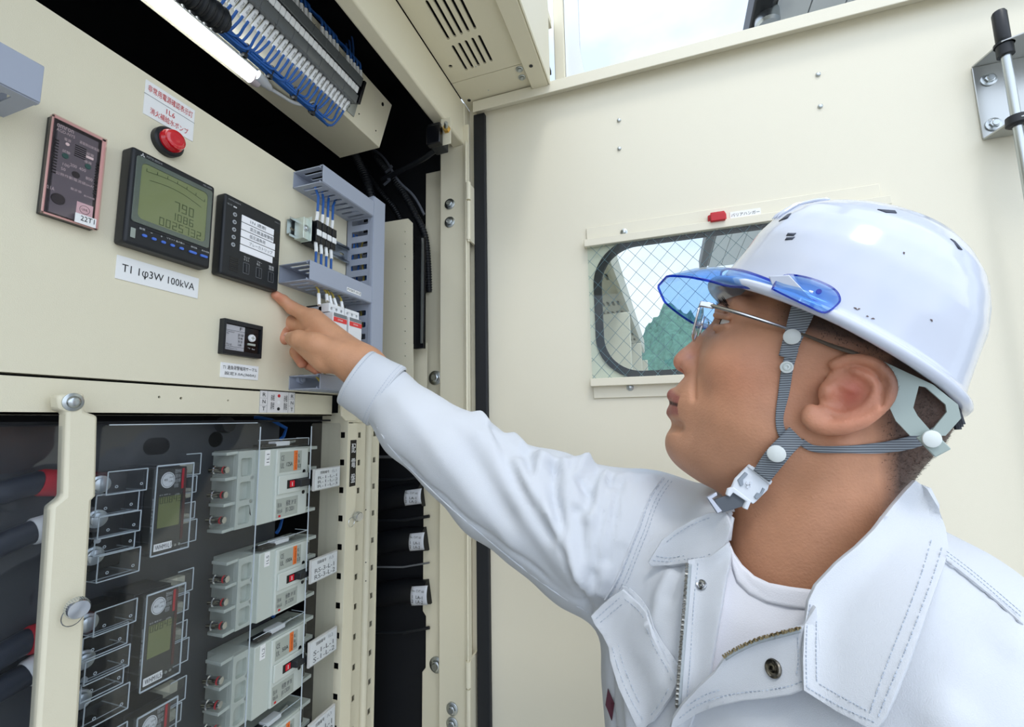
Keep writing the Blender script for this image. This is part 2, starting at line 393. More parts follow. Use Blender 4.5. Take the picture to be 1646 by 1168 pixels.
# ---- door, open at a right angle
D = .93
win = rrect(-.128, .352, 1.632, 1.912, .085, 12)
WY0, WY1 = 1.627, 1.917
door = plate('door', [[(-.417, .12), (.98, .12), (.98, 2.297), (-.417, 2.297)], win], .003, frameY(D), CREAMD, cab)
ln = lambda w: rrect(-.128+w, .352-w, 1.632+w, 1.912-w, .085-w, 12)
G().box(-.398, .98, D-.0245, D, 2.2835, 2.2988).box(-.3982, .9802, D-.026, D-.0240, 2.272, 2.2990).build('top_lip', CREAMD, door, bevel=.0015)
G().box(-.398, .98, D+.003, D+.04, 2.28, 2.2990).box(.965, .98, D, D+.04, .12, 2.29).box(-.400, -.397, D-.004, D+.04, .12, 2.29).build('door_fold', CREAMD, door)
ga = onY(762, 300, D-.012).x; gb = onY(780, 300, D-.012).x
G().box(ga, gb, D-.014, D-.0005, .15, 2.274).build('gasket_strip', RUBBER, door, bevel=.002)
# window: rubber ring, wired glass, two channels
plate('window_gasket', [ln(-.006), ln(.010)], .012, frameY(D-.004), RUBBER, door, bevel=.001)
WG = thin('wired_glass', (246, 250, 249), .08)
G().box(-.143, .372, D-.0105, D-.0065, 1.617, 1.925).build('window_pane', WG, door)
wires = G(); cx0, cx1, z0, z1 = -.143, .372, 1.617, 1.925
for sgn in (1, -1):
    for i in range(-30, 60):
        c = i*.031
        # line z = z0 + sgn*1.25*(x-c)
        pts = []
        for x in (cx0, cx1):
            z = z0+sgn*1.12*(x-c)
            pts.append((x, z))
        (xa, z_a), (xb, z_b) = pts; m_ = sgn*1.12
        xs = sorted([max(cx0, min(cx1, c+(z0-z0)/m_)), max(cx0, min(cx1, c+(z1-z0)/m_))])
        if xs[1]-xs[0] < .004: continue
        p = [(x, D-.0085, z0+m_*(x-c)) for x in xs]; wires.tube(p, .00042, 4)
wires.build('glass_wire', mat('glass_wire', (120, 150, 160), .35, .5), door)['kind'] = 'stuff'
def channel(za, zb, edge, x0, x1, xr1):
    g = G().box(x0, x1, D-.0035, D-.0002, za, zb)
    e0, e1 = edge; g.box(x0-.004, x1+.01, D-.015, D-.0015, e0, e1); return g
channel(1.918, 1.954, (1.909, 1.925), -.145, .375, 0).build('window_rail', CREAMD, door, bevel=.001)
channel(1.590, 1.622, (1.614, 1.630), -.143, .375, 0).build('window_rail', CREAMD, door, bevel=.001)
for (u, v) in ((1003, 373), (1328, 324), (1013, 622)): screw('window_screw', onY(u, v, D-.004), (0, -1, 0), .0048, door)
for (u, v) in ((995, 193.5), (995.5, 239), (1315, 120), (1318.5, 171)): screw('door_screw', onY(u, v, D-.0005), (0, -1, 0), .0042, door, washer=False)
# hinges
for (v0, v1) in ((293, 385), (1063, 1200)):
    a, c = onY(752, v0, .885), onY(752, v1, .885)
    h = G().cyl((a.x+.0, .887, a.z), (a.x, .887, (a.z*2+c.z)/3+.004), .0058).cyl((a.x, .887, (a.z*2+c.z)/3), (a.x, .887, c.z), .0048).cyl((a.x, .887, c.z+.001), (a.x, .887, c.z-.004), .003)
    h.box(a.x-.002, a.x+.002, .887, D, c.z, a.z); h.build('hinge', CREAM, door, bevel=0)
# rod bracket, rod and grip on the door
BRK = mat('bracket_steel', (190, 192, 190), .32, .85, bump=.15, bscale=60)
z_t, z_b = 2.135, 2.005; x0b = .524; xo = .62
g = G()
g.box(x0b, xo+.03, D-.0035, D-.0005, z_b, z_t)
g.prism([(x0b, D-.002, z_t), (x0b+.012, D-.055, z_t), (xo-.02, D-.082, z_t), (xo+.03, D-.082, z_t), (xo+.03, D-.002, z_t)], (0, 0, .003))
g.prism([(x0b, D-.002, z_b), (x0b+.012, D-.055, z_b), (xo-.02, D-.082, z_b), (xo+.03, D-.082, z_b), (xo+.03, D-.002, z_b)], (0, 0, -.003))
g.build('rod_bracket', BRK, door, bevel=.001)
ry = D-.045
rt = onY(1606, 22, ry); 
rA = onY(1606, 22, ry); rB = onY(1648, 300, ry); rx = (onY(1622, 120, ry).x)
rodx = rx
G().cyl((rodx, ry, rA.z-.05), (rodx, ry, 1.2), .0062).build('lock_rod', ZINC, door)
G().lathe((rodx, ry, rA.z+.003), (0, 0, -1), [(-.002, .003), (0, .0075), (.004, .0092), (.050, .0092), (.056, .0075), (.058, .005)], 20).build('rod_grip', BLACKP, door)
G().lathe((rodx, ry, z_t+.004), (0, 0, -1), [(0, .0125), (.004, .0125), (.004, .0105), (.022, .0105), (.022, .008)], 24).build('bushing', BLACKP, door)
G().lathe((rodx, ry, z_b+.006), (0, 0, -1), [(0, .0125), (.013, .0135), (.016, .010)], 24).build('bushing', BLACKP, door)
for (u, v) in ((1589, 128), (1597, 200)): screw('bracket_screw', onY(u, v, D-.004), (0, -1, 0), .0075, door, head='hex')
# red hanger block with its name label
hp = onY(1152.5, 351, D-.004)
h = thing('hanger_block', 'small red plastic hanger block over the wired window', 'hook', (hp.x, D, hp.z))
w = .0165
G().prism([(hp.x+x*w, D-.0036, hp.z+z*w) for x, z in ((-.8, .5), (-1, .4), (-1, -.45), (-.8, -.6), (.8, -.6), (1, -.45), (1, .4), (.8, .5))], (0, -.004, 0)).build('back_plate', RED, h, bevel=.0008)
G().box(hp.x-.8*w, hp.x+.8*w, D-.022, D-.007, hp.z-.011, hp.z+.004).box(hp.x-.75*w, hp.x+.75*w, D-.018, D-.007, hp.z+.003, hp.z+.008).build('hook', RED, h, bevel=.001)
lp = onY(1174, 352, D-.004); lq = onY(1222, 331, D-.004)
h = thing('name_label', 'narrow white label right of the red hanger block', 'label', (lp.x, D, lp.z))
G().box(lp.x, lq.x, D-.0046, D-.0035, lp.z, lp.z+.0135).build('label_tape', WHITE, h)
text('バリアハンガー', lp.x+.002, lp.z+.0035, (lq.x-lp.x)-.004, .0065, frameY(D-.0046), INK, h)
# inside corner: limit switch with its bracket
sp = onY(707, 217, .80)
s = thing('limit_switch', 'black limit switch box bolted inside the upper corner of the opening', 'switch', tuple(sp))
Y = .80
G().box(sp.x-.026, sp.x+.004, Y-.008, Y+.034, sp.z-.022, sp.z+.026).build('switch_body', BLACKP, s, bevel=.003)
G().box(sp.x+.002, sp.x+.026, Y, Y+.0015, sp.z-.025, sp.z+.036).box(sp.x-.022, sp.x+.0, Y, Y+.03, sp.z+.023, sp.z+.0245).build('bracket', CREAM, s, bevel=.0007)
G().box(sp.x-.022, sp.x+.010, Y-.020, Y-.0045, sp.z-.030, sp.z+.012).build('actuator', BLACKG, s, bevel=.002)
G().lathe((sp.x+.017, Y, sp.z+.008), (.2, -1, 0), [(0, .0085), (.003, .0085), (.003, .0065), (.010, .0065)], 6).build('nut', BRASS, s)
G().lathe((sp.x+.019, Y-.008, sp.z+.008), (.5, -1, 0), [(0, .0042), (.014, .0042), (.016, .003)], 20).build('plunger', ZINC, s)
G().tube([(sp.x-.015, .82, sp.z-.014), (sp.x-.05, .83, sp.z-.022), (sp.x-.10, .85, sp.z-.02), (sp.x-.2, .88, sp.z-.02)], .006, 10).build('cable', BLACKP, s)
# ================================================================== instruments on the meter panel
def q(u, v, x=P): p = onX(u, v, x); return p.y, p.z
def rectq(tl, tr, br, bl, x):
    a, b, c, d = [q(*k, x) for k in (tl, tr, br, bl)]
    return (a[0]+d[0])/2, (b[0]+c[0])/2, (c[1]+d[1])/2, (a[1]+b[1])/2
def tx(s, u, v, u2, h, x, m, par, name='lettering'):
    y, z = q(u, v, x); y2 = q(u2, v, x)[0]
    return text(s, y, z, y2-y, h, frameX(x), m, par, name)
def c2(a, b): return a/3.429, 180+b/3.429
def c5(a, b): return 320+a/3.741, 440+b/3.741
def plaque(name, label, cat, r, th=.0012, m=None, group=None):
    y0, y1, z0, z1 = r
    t = thing(name, label, cat, (P, (y0+y1)/2, z0), group)
    G().box(P, P+th, y0, y1, z0, z1).build('label_plate', m or WHITE, t, bevel=.0003)
    return t
GREYI = mat('grey_ink', (150, 152, 155), .6)
LTINK = mat('pale_print', (205, 207, 208), .6)

# --- ground fault relay in a pink clear case
xf = P+.013
y0, y1, z0, z1 = rectq((87, 184), (171, 222), (160.5, 369), (68, 342), xf)
t = thing('ground_fault_relay', 'slim dark relay under a pink tinted clear cover with 22T1 sticker', 'relay', (P, (y0+y1)/2, z0))
G().box(P, P+.007, y0+.0005, y1-.001, z0+.0005, z1-.0005).build('base', BLACKP, t, bevel=.001)
G().box(P+.007, P+.0092, y0+.006, y1-.006, z0+.004, z1-.006).build('face', mat('relay_face', (98, 104, 112), .4), t)
cg = G()
cg.box(xf-.0012, xf, y0, y1, z0, z1)
cg.box(P+.006, xf, y0, y0+.0012, z0, z1).box(P+.006, xf, y1-.0012, y1, z0, z1).box(P+.006, xf, y0, y1, z1-.0012, z1).box(P+.006, xf, y0, y1, z0, z0+.0012)
cov = cg.build('cover', PINKC, t)
PINKR = mat('pink_edge', (228, 196, 190), .25)
g = G()
for a, b, c, d in ((y0, y0+.0016, z0, z1), (y1-.0032, y1, z0, z1), (y0, y1, z1-.0022, z1), (y0, y1, z0, z0+.0018)): g.box(P+.0095, P+.0105, a, b, c, d)
g.build('cover_rim', PINKR, cov)
fx = P+.0093; W_ = y1-y0; H_ = z1-z0
def rt(s, fu, fv, w, h, m=LTINK): return text(s, y0+fu*W_, z0+fv*H_, w*W_, h*H_, frameX(fx), m, t, 'lettering', .0002)
joinm([rt('omron', .10, .905, .30, .035), rt('AGD-NYS', .10, .862, .33, .030), rt('漏電検出継電器', .52, .84, .38, .032), rt('電源', .25, .80, .12, .03), rt('漏電', .66, .755, .15, .03),
       rt('試験', .24, .675, .14, .03), rt('復帰', .64, .665, .14, .03), rt('200', .40, .565, .12, .032), rt('400', .56, .565, .13, .032), rt('100', .27, .54, .12, .03),
       rt('50', .25, .49, .08, .03), rt('800', .70, .495, .13, .032), rt('公称作動電流値(mA)', .17, .425, .70, .036), rt('0.1A', .05, .255, .13, .035), rt('整定値', .45, .33, .2, .025), rt('動作時間', .70, .31, .2, .02)], 'lettering')
g = G()
for k in range(6): g.box(fx-.0001, fx+.0003, y0+.45*W_, y0+.66*W_, z0+(.80-.022*k)*H_, z0+(.808-.022*k)*H_)
for k in range(12):
    g.box(fx-.0001, fx+.0003, y0+.10*W_, y0+.17*W_, z0+(.76-.03*k)*H_, z0+(.772-.03*k)*H_); g.box(fx-.0001, fx+.0003, y0+.86*W_, y0+.93*W_, z0+(.70-.03*k)*H_, z0+(.712-.03*k)*H_)
g.build('vent_slots', BLACKG, t)
G().cyl((fx, y0+.31*W_, z0+.77*H_), (fx+.001, y0+.31*W_, z0+.77*H_), .0017, 16).build('power_lamp', WHITE, t)
G().box(fx, fx+.001, y0+.66*W_, y0+.80*W_, z0+.72*H_, z0+.745*H_).build('trip_lamp', WHITE, t)
TEAL = mat('teal_button', (28, 92, 84), .4)
G().lathe((fx-.001, y0+.30*W_, z0+.645*H_), (1, 0, 0), [(0, .0028), (.0015, .0028)], 18).build('test_button', TEAL, t)
G().lathe((fx-.001, y0+.72*W_, z0+.635*H_), (1, 0, 0), [(0, .0028), (.0015, .0028)], 18).build('reset_button', TEAL, t)
G().lathe((fx-.001, y0+.52*W_, z0+.50*H_), (1, 0, 0), [(0, .0040), (.0015, .0034)], 18).build('dial', BLACKP, t)
G().lathe((fx-.001, y0+.26*W_, z0+.19*H_), (1, 0, 0), [(0, .0065), (.0018, .0056)], 22).build('dial', BLACKP, t)
sb = rectq(c2(415, 552), c2(532, 592), c2(525, 642), c2(412, 602), xf+.0003)
st = G().box(xf-.0002, xf+.0006, *sb).build('sticker', WHITE, t)
text('22T1', sb[0]+.0045, sb[2]+.0035, .0125, .0055, frameX(xf+.0006), INK, t, 'lettering')
sb2 = rectq(c2(425, 490), c2(515, 520), c2(512, 588), c2(422, 560), P+.0105)
G().box(P+.0094, P+.0098, *sb2).build('seal_sticker', mat('pink_paper', (222, 205, 212), .6), t)
cy, czz = (sb2[0]+sb2[1])/2, (sb2[2]+sb2[3])/2
g = G().tube([(P+.0099, cy+.0045*math.cos(a), czz+.0045*math.sin(a)) for a in np.arange(0, 2*math.pi, .3)], .0002, 4, closed=True)
g.build('seal_ring', INK, t); text('UHL', cy-.0028, czz-.0012, .0056, .0026, frameX(P+.0098), INK, t, 'lettering')

# --- red label above the pilot lamp, lamp
r = rectq((233.7, 128), (312.9, 177), (309.5, 227), (229, 183), P)
t = plaque('lamp_label', 'white label with red characters above the red pilot lamp', 'label', r, .0009)
y0, y1, z0, z1 = r; h = z1-z0; w = y1-y0
G().box(P, P+.0012, y0-.0003, y1+.0003, z0+h*.585, z0+h*.60).build('label_step', GREYI, t)
joinm([text('非常用電源確認表示灯', y0+.05*w, z0+.70*h, .9*w, .20*h, frameX(P+.0009), REDINK, t), text('1L6', y0+.42*w, z0+.36*h, .17*w, .15*h, frameX(P+.0009), REDINK, t),
       text('消火補給水ポンプ', y0+.12*w, z0+.10*h, .76*w, .19*h, frameX(P+.0009), REDINK, t)], 'lettering')
ly, lz = q(266.5, 229.5)
t = thing('pilot_lamp', 'round red pilot lamp with black bezel above the green display', 'lamp', (P, ly, lz))
G().lathe((P, ly, lz), (1, 0, 0), [(0, .0185), (.0075, .0185), (.0095, .0165), (.0095, .0145)], 40).build('bezel', BLACKP, t)
prof = [(.009, .0142), (.0125, .0142)]
for k in range(4): prof += [(.0125+k*.0016, .0140-k*.0004), (.0133+k*.0016, .0134-k*.0004)]
prof += [(.0200, .0118), (.0212, .0095), (.0216, .007), (.0212, .0050), (.0216, .003), (.0218, .001)]
G().lathe((P, ly, lz), (1, 0, 0), prof, 40).build('lens', mat('red_lens', (205, 20, 34), .12, coat=1), t)

# --- digital multi meter
xf = P+.020
y0, y1, z0, z1 = rectq((212, 232), (344.5, 300.5), (339.5, 433), (200, 389.5), xf)
t = thing('power_meter', 'square black panel meter with large olive green display and blue buttons', 'meter', (P, (y0+y1)/2, z0))
W_, H_ = y1-y0, z1-z0
G().box(P, xf, y0, y1, z0, z1).build('housing', BLACKP, t, bevel=.0035, seg=3)
a = [(y0+.06*W_, z0+.245*H_), (y0+.95*W_, z0+.245*H_), (y0+.95*W_, z0+.925*H_), (y0+.06*W_, z0+.925*H_)]
fr = plate('display_frame', [rrect(y0+.05*W_, y0+.955*W_, z0+.235*H_, z0+.925*H_, .003), rrect(y0+.105*W_, y0+.90*W_, z0+.285*H_, z0+.875*H_, .006)], .0012, frameX(xf+.0012), mat('display_frame', (118, 126, 120), .3), t)
LCD = mat('lcd_green', (158, 164, 116), .35)
G().box(xf-.0005, xf+.0003, y0+.08*W_, y0+.93*W_, z0+.26*H_, z0+.90*H_).build('display', LCD, t)
G().box(xf+.0014, xf+.0020, y0+.052*W_, y0+.953*W_, z0+.237*H_, z0+.923*H_).build('display_film', thin('display_film', (240, 242, 240), .09, .1), t)
SEG = mat('lcd_segment', (95, 108, 66), .5); SEGD = mat('lcd_scale', (62, 74, 52), .5)
segs = {'0': 'abcdef', '1': 'bc', '2': 'abged', '3': 'abgcd', '4': 'fgbc', '5': 'afgcd', '6': 'afgedc', '7': 'abc', '8': 'abcdefg', '9': 'abfgcd'}
def seven(g, s, x, z, w, h, xx):
    for k, ch in enumerate(s):
        X = x+k*w*1.45; tt = w*.16
        def sg(a, b, c, d): g.box(xx, xx+.0003, a, b, c, d)
        for c in segs[ch]:
            if c == 'a': sg(X, X+w, z+h-tt, z+h)
            if c == 'd': sg(X, X+w, z, z+tt)
            if c == 'g': sg(X, X+w, z+h/2-tt/2, z+h/2+tt/2)
            if c == 'b': sg(X+w-tt, X+w, z+h/2, z+h)
            if c == 'c': sg(X+w-tt, X+w, z, z+h/2)
            if c == 'f': sg(X, X+tt, z+h/2, z+h)
            if c == 'e': sg(X, X+tt, z, z+h/2)
g = G()
seven(g, '790', y0+.50*W_, z0+.52*H_, .06*W_, .10*H_, xf+.0004); seven(g, '1086', y0+.47*W_, z0+.41*H_, .05*W_, .08*H_, xf+.0004); seven(g, '0025732', y0+.34*W_, z0+.30*H_, .052*W_, .085*H_, xf+.0004)
g.build('digits', SEG, t)
g = G()
for (ya, za, yb, zb, sag) in ((.16, .80, .86, .76, .03), (.20, .72, .82, .68, .03)):
    pts = [(xf+.0006, y0+W_*(ya+(yb-ya)*k/14), z0+H_*(za+(zb-za)*k/14+sag*math.sin(math.pi*k/14)*1.4)) for k in range(15)]
    g.tube(pts, .00022, 4)
for k in range(7):
    f_ = k/6; g.box(xf+.0004, xf+.0008, y0+W_*(.16+.70*f_), y0+W_*(.163+.70*f_), z0+H_*(.80-.04*f_+.042*math.sin(math.pi*f_)), z0+H_*(.83-.04*f_+.042*math.sin(math.pi*f_)))
g.build('scale', SEGD, t)
M = frameX(xf)
joinm([text('MITSUBISHI', y0+.15*W_, z0+.945*H_, .17*W_, .022*H_, M, GREYI, t), text('ME110SSR', y0+.83*W_, z0+.945*H_, .12*W_, .02*H_, M, GREYI, t), text('設定', y0+.14*W_, z0+.18*H_, .06*W_, .022*H_, M, LTINK, t),
       text('-', y0+.26*W_, z0+.18*H_, .02*W_, .004*H_, M, LTINK, t), text('+', y0+.37*W_, z0+.175*H_, .02*W_, .018*H_, M, LTINK, t), text('リセット 最大最小', y0+.44*W_, z0+.18*H_, .21*W_, .02*H_, M, LTINK, t),
       text('相切換', y0+.73*W_, z0+.18*H_, .08*W_, .02*H_, M, LTINK, t), text('表示切換', y0+.87*W_, z0+.18*H_, .10*W_, .02*H_, M, LTINK, t)], 'lettering')
g = G(); mx_, mz_ = y0+.11*W_, z0+.948*H_; s_ = .0016
for a in (90, 210, 330):
    c = Vector((0, math.cos(R(a)), math.sin(R(a)))); p = Vector((0, -c.z, c.y))
    g.prism([Vector((xf+.0001, mx_, mz_))+v for v in (c*0, c*s_*.9+p*s_*.5, c*s_*1.8, c*s_*.9-p*s_*.5)], (.0003, 0, 0))
g.build('emblem', LTINK, t)
yb0, zb0 = q(*c2(795, 710), xf); 
for k, (cx, cyy) in enumerate(((795, 710), (848, 727), (900, 743), (950, 760), (1000, 778), (1062, 798), (1123, 820))):
    by, bz = q(*c2(cx, cyy), xf+.001); hw = .0026 if k < 5 else .0050
    bz = z0+.128*H_
    plate('button', [rrect(by-hw, by+hw, bz-.0016, bz+.0016, .0015, 4)], .0016, frameX(xf+.0014), BLUEB, t)
G().box(xf, xf+.0006, y0+.055*W_, y0+.105*W_, z0+.07*H_, z0+.17*H_).build('sensor_window', mat('sensor_window', (150, 158, 150), .2), t, bevel=.0005)
G().box(xf-.0002, xf+.0005, y0+.13*W_, y0+.98*W_, z0+.175*H_+.003, z0+.178*H_+.003).build('trim_line', BLACKG, t)

# --- alarm annunciator
xf = P+.018
y0, y1, z0, z1 = rectq((363, 309), (452.5, 354.5), (448, 468), (352, 440), xf)
t = thing('alarm_unit', 'black annunciator unit with five white name strips, fingertip at its lower corner', 'alarm panel', (P, (y0+y1)/2, z0))
W_, H_ = y1-y0, z1-z0; M = frameX(xf)
G().box(P, xf, y0, y1, z0, z1).build('housing', BLACKP, t, bevel=.0035, seg=3)
G().box(xf, xf+.0005, y0+.86*W_, y0+.95*W_, z0+.42*H_, z0+.80*H_).build('name_card_slot', BLACKG, t)
WS = mat('white_strip', (250, 250, 252), .5)
for k, s in enumerate(('1N 遮断', '変圧器温度警報', '低圧過負荷', 'ブレーカトリップ', '')):
    zz = z0+(.735-.095*k)*H_
    st = G().box(xf, xf+.0009, y0+.28*W_, y0+(.85 if k not in (2, 3) else .885)*W_, zz, zz+.085*H_).build('name_strip', WS, t)
    if s: text(s, y0+.42*W_, zz+.018*H_, .28*W_ if k % 2 == 0 else .42*W_, .048*H_, frameX(xf+.0009), mat('grey_print', (110, 114, 118), .6), t)
    ld = G().lathe((xf, y0+.17*W_, zz+.045*H_), (1, 0, 0), [(0, .0030), (.0008, .0030)], 20).build('alarm_lamp', mat('lamp_ring', (176, 180, 184), .4), t)
    G().lathe((xf+.0006, y0+.17*W_, zz+.045*H_), (1, 0, 0), [(0, .0017), (.0010, .0014)], 16).build('lamp_eye', mat('lamp_eye', (96, 100, 104), .3), ld)
G().box(xf, xf+.0008, y0+.14*W_, y0+.19*W_, z0+.865*H_, z0+.88*H_).build('power_lamp', LTINK, t)
g = G()
for k in range(7): g.box(xf-.0001, xf+.0004, y0+.13*W_, y0+.27*W_, z0+(.235-.026*k)*H_, z0+(.247-.026*k)*H_)
g.build('sounder_slots', BLACKG, t)
for k, s in enumerate(('ランプ\nテスト', 'ブザー\n停止', '警報\n復帰')):
    bx = y0+(.40+.22*k)*W_
    b = plate('button', [rrect(bx-.0052, bx+.0052, z0+.095*H_, z0+.235*H_, .0012, 3), rrect(bx-.0045, bx+.0045, z0+.103*H_, z0+.227*H_, .0010, 3)], .0005, frameX(xf+.0005), mat('dark_grey_print', (92, 94, 98), .5), t)
    G().box(xf, xf+.0012, bx-.0013, bx+.0013, z0+.115*H_, z0+.215*H_).build('key', mat('key_grey', (60, 62, 66), .4), b)
    text(s, bx-.0048, z0+.255*H_, .0096, .06*H_, M, LTINK, t)
joinm([text('MITSUBISHI', y0+.06*W_, z0+.93*H_, .19*W_, .018*H_, M, GREYI, t), text('電源', y0+.04*W_, z0+.868*H_, .08*W_, .02*H_, M, GREYI, t), text('ARU-11', y0+.86*W_, z0+.93*H_, .11*W_, .016*H_, M, GREYI, t)], 'lettering')

# --- T1 plate, overload relay and its plate
r = rectq((187, 412), (319, 445), (317, 480), (184, 447), P)
t = plaque('circuit_label', 'white engraved plate reading T1 1φ3W 100kVA', 'label', r)
y0, y1, z0, z1 = r; text('T1 1φ3W 100kVA', y0+.06*(y1-y0), z0+.26*(z1-z0), .88*(y1-y0), .42*(z1-z0), frameX(P+.0012), INK, t)
xf = P+.009
y0, y1, z0, z1 = rectq(c5(152, 268), c5(382, 312), c5(378, 508), c5(140, 480), xf)
t = thing('overload_relay', 'small black overload relay with grey name plate and white dial', 'relay', (P, (y0+y1)/2, z0))
W_, H_ = y1-y0, z1-z0; M = frameX(xf)
plate('bezel', [rrect(y0, y1, z0, z1, .001), rrect(y0+.06*W_, y0+.96*W_, z0+.13*H_, z0+.88*H_, .001)], .009, M, BLACKP, t, bevel=.0006)
G().box(P, xf-.003, y0+.05*W_, y0+.97*W_, z0+.12*H_, z0+.89*H_).build('face', BLACKG, t)
G().box(xf-.003, xf-.0025, y0+.08*W_, y0+.55*W_, z0+.14*H_, z0+.86*H_).build('name_plate', mat('name_plate_grey', (178, 178, 182), .4), t)
Mi = frameX(xf-.0025)
joinm([text('Thermal Overload\nRelay', y0+.10*W_, z0+.58*H_, .18*W_, .10*H_, Mi, INK, t), text('TU-0', y0+.10*W_, z0+.26*H_, .13*W_, .06*H_, Mi, INK, t), text('F', y0+.42*W_, z0+.74*H_, .06*W_, .09*H_, Mi, INK, t),
       text('Fuji Electric Co.', y0+.10*W_, z0+.165*H_, .28*W_, .04*H_, Mi, INK, t), text('JIS 100\n50 40\n30 20\n3.0A', y0+.38*W_, z0+.28*H_, .14*W_, .36*H_, Mi, INK, t)], 'lettering')
G().box(xf-.0025, xf-.0023, y0+.08*W_, y0+.55*W_, z0+.235*H_, z0+.243*H_).box(xf-.0025, xf-.0023, y0+.08*W_, y0+.55*W_, z0+.70*H_, z0+.708*H_).build('plate_line', INK, t)
dy, dz = y0+.74*W_, z0+.58*H_
G().lathe((xf-.003, dy, dz), (1, 0, 0), [(0, .0058), (.0022, .0056), (.003, .005)], 26).build('dial', WHITEP, t)
G().box(xf-.0002, xf+.0004, dy-.003, dy+.003, dz-.0006, dz+.0006).box(xf-.0002, xf+.0004, dy-.0006, dy+.0006, dz-.003, dz+.003).build('dial_slot', GREYST, t)
G().box(xf-.003, xf-.001, dy-.0065, dy+.006, dz-.0115, dz-.0085).build('trip_lever', GREYST, t)
joinm([text('Trip', dy-.006, dz-.017, .004, .0022, Mi, LTINK, t), text('Reset', dy+.001, dz-.0175, .005, .0022, Mi, LTINK, t)], 'lettering')
r = rectq(c5(127, 532), c5(355, 555), c5(352, 641), c5(124, 620), P)
t = plaque('setting_label', 'white two line plate under the overload relay, setting 3.0A (360A)', 'label', r)
y0, y1, z0, z1 = r; w, h = y1-y0, z1-z0
joinm([text('T1 過負荷警報用サーマル', y0+.05*w, z0+.56*h, .90*w, .28*h, frameX(P+.0012), INK, t), text('設定3.0A(360A)', y0+.10*w, z0+.16*h, .82*w, .26*h, frameX(P+.0012), INK, t)], 'lettering')
# --- phase order sticker on the rail
r = rectq(c5(363, 703), c5(577, 713), c5(571, 837), c5(362, 832), xr); y0, y1, z0, z1 = r; w, h = y1-y0, z1-z0
t = thing('phase_sticker', 'white phase order sticker with red, white and black dots on the rail', 'label', (xr, (y0+y1)/2, z0))
G().box(xr-.0001, xr+.0006, y0, y1, z0, z1).build('label_plate', mat('sticker_paper', (226, 224, 222), .5), t)
M = frameX(xr+.0006); a = []
for k, s in enumerate('RNT'):
    a.append(text(s, y0+.07*w, z0+(.74-.32*k)*h, .08*w, .17*h, M, INK, t)); a.append(text(s, y0+.87*w, z0+(.72-.32*k)*h, .08*w, .17*h, M, INK, t))
a.append(text('赤相', y0+.29*w, z0+.55*h, .10*w, .30*h, M, INK, t)); a.append(text('黒相', y0+.29*w, z0+.15*h, .10*w, .34*h, M, INK, t)); a.append(text('赤相', y0+.66*w, z0+.52*h, .10*w, .32*h, M, INK, t)); a.append(text('黒相', y0+.66*w, z0+.13*h, .10*w, .34*h, M, INK, t))
joinm(a, 'lettering')
for k, m in enumerate((REDINK, WHITE, INK)):
    d = G().cyl((xr+.0004, y0+.52*w, z0+(.80-.31*k)*h), (xr+.0009, y0+.52*w, z0+(.80-.31*k)*h), .0027, 20).build('dot', m, t)
g = G()
for a_ in (0, .20, .80, .995): g.box(xr+.0006, xr+.0008, y0+a_*w-.0001, y0+a_*w+.0001, z0, z1)
for k in range(1, 3): g.box(xr+.0006, xr+.0008, y0, y0+.2*w, z0+k/3*h-.0001, z0+k/3*h+.0001).box(xr+.0006, xr+.0008, y0+.8*w, y1, z0+k/3*h-.0001, z0+k/3*h+.0001)
g.build('sticker_lines', INK, t)
# black disc in clear ring ----------------------------------------------------------------
# ================================================================== wiring ducts
DX = .065
def duct(label, kind, a, b, c0, c1, x0=P, dx=DX, sw=.0065, clip=None, pitch=.0165):
    """kind 'h': runs along y from a to b, between z c0..c1; kind 'v': runs along z from a to b between y c0..c1"""
    base = (x0, a, c0) if kind == 'h' else (x0, c0, a)
    t = thing('wiring_duct', label, 'cable duct', base, 'grey blue wiring ducts')
    xf = x0+dx; L = b-a
    # side walls with slots open towards the front cover
    def wall(c, name):
        loops = [[(x0, a), (xf-.004, a), (xf-.004, b), (x0, b)]]
        k = a+.010
        while k+sw+.003 < b:
            loops.append(rrect(x0+.012, xf-.014, k, k+sw, .002, 3)); k += pitch
        if kind == 'h': M = Matrix(((1, 0, 0, 0), (0, 1, 0, 0), (0, 0, 1, c), (0, 0, 0, 1)))      # (x,y) plane
        else: M = Matrix(((1, 0, 0, 0), (0, 0, 1, c), (0, 1, 0, 0), (0, 0, 0, 1)))                # (x,z) plane
        plate(name, loops, .0015, M, DUCT, t)
    wall(c0+.0015 if kind == 'h' else c0+.0015, 'side_wall'); wall(c1, 'side_wall')
    if kind == 'h':
        G().box(x0, x0+.0015, a, b, c0, c1).build('back_wall', DUCT, t)
        G().box(xf-.0016, xf, a, b, c0, c1).box(xf-.008, xf-.001, a, b, c0-.0012, c0).box(xf-.008, xf-.001, a, b, c1, c1+.0012).box(xf-.008, xf-.0065, a, b, c0, c0+.004).box(xf-.008, xf-.0065, a, b, c1-.004, c1).build('cover', DUCT, t, bevel=.0005)
    else:
        G().box(x0, x0+.0015, c0, c1, a, b).build('back_wall', DUCT, t)
        G().box(xf-.0016, xf, c0, c1, a, b).box(xf-.008, xf-.001, c0-.0012, c0, a, b).box(xf-.008, xf-.001, c1, c1+.0012, a, b).build('cover', DUCT, t, bevel=.0005)
    return t
xf = P+DX
vy0, vy1 = q(600, 400, xf)[0], q(618, 400, xf)[0]
ta = q(520, 264.5, xf), q(520, 292, xf); 
duct('top grey blue duct of three, its open end over the terminal strip', 'h', ta[0][0], vy0-.001, ta[1][1], ta[0][1])
tb = q(499, 418, xf), q(497, 448, xf)
md = duct('middle grey blue duct of three, beside the black alarm unit', 'h', tb[0][0], vy0-.001, tb[1][1], tb[0][1])
tcx = q(515, 602, xf)
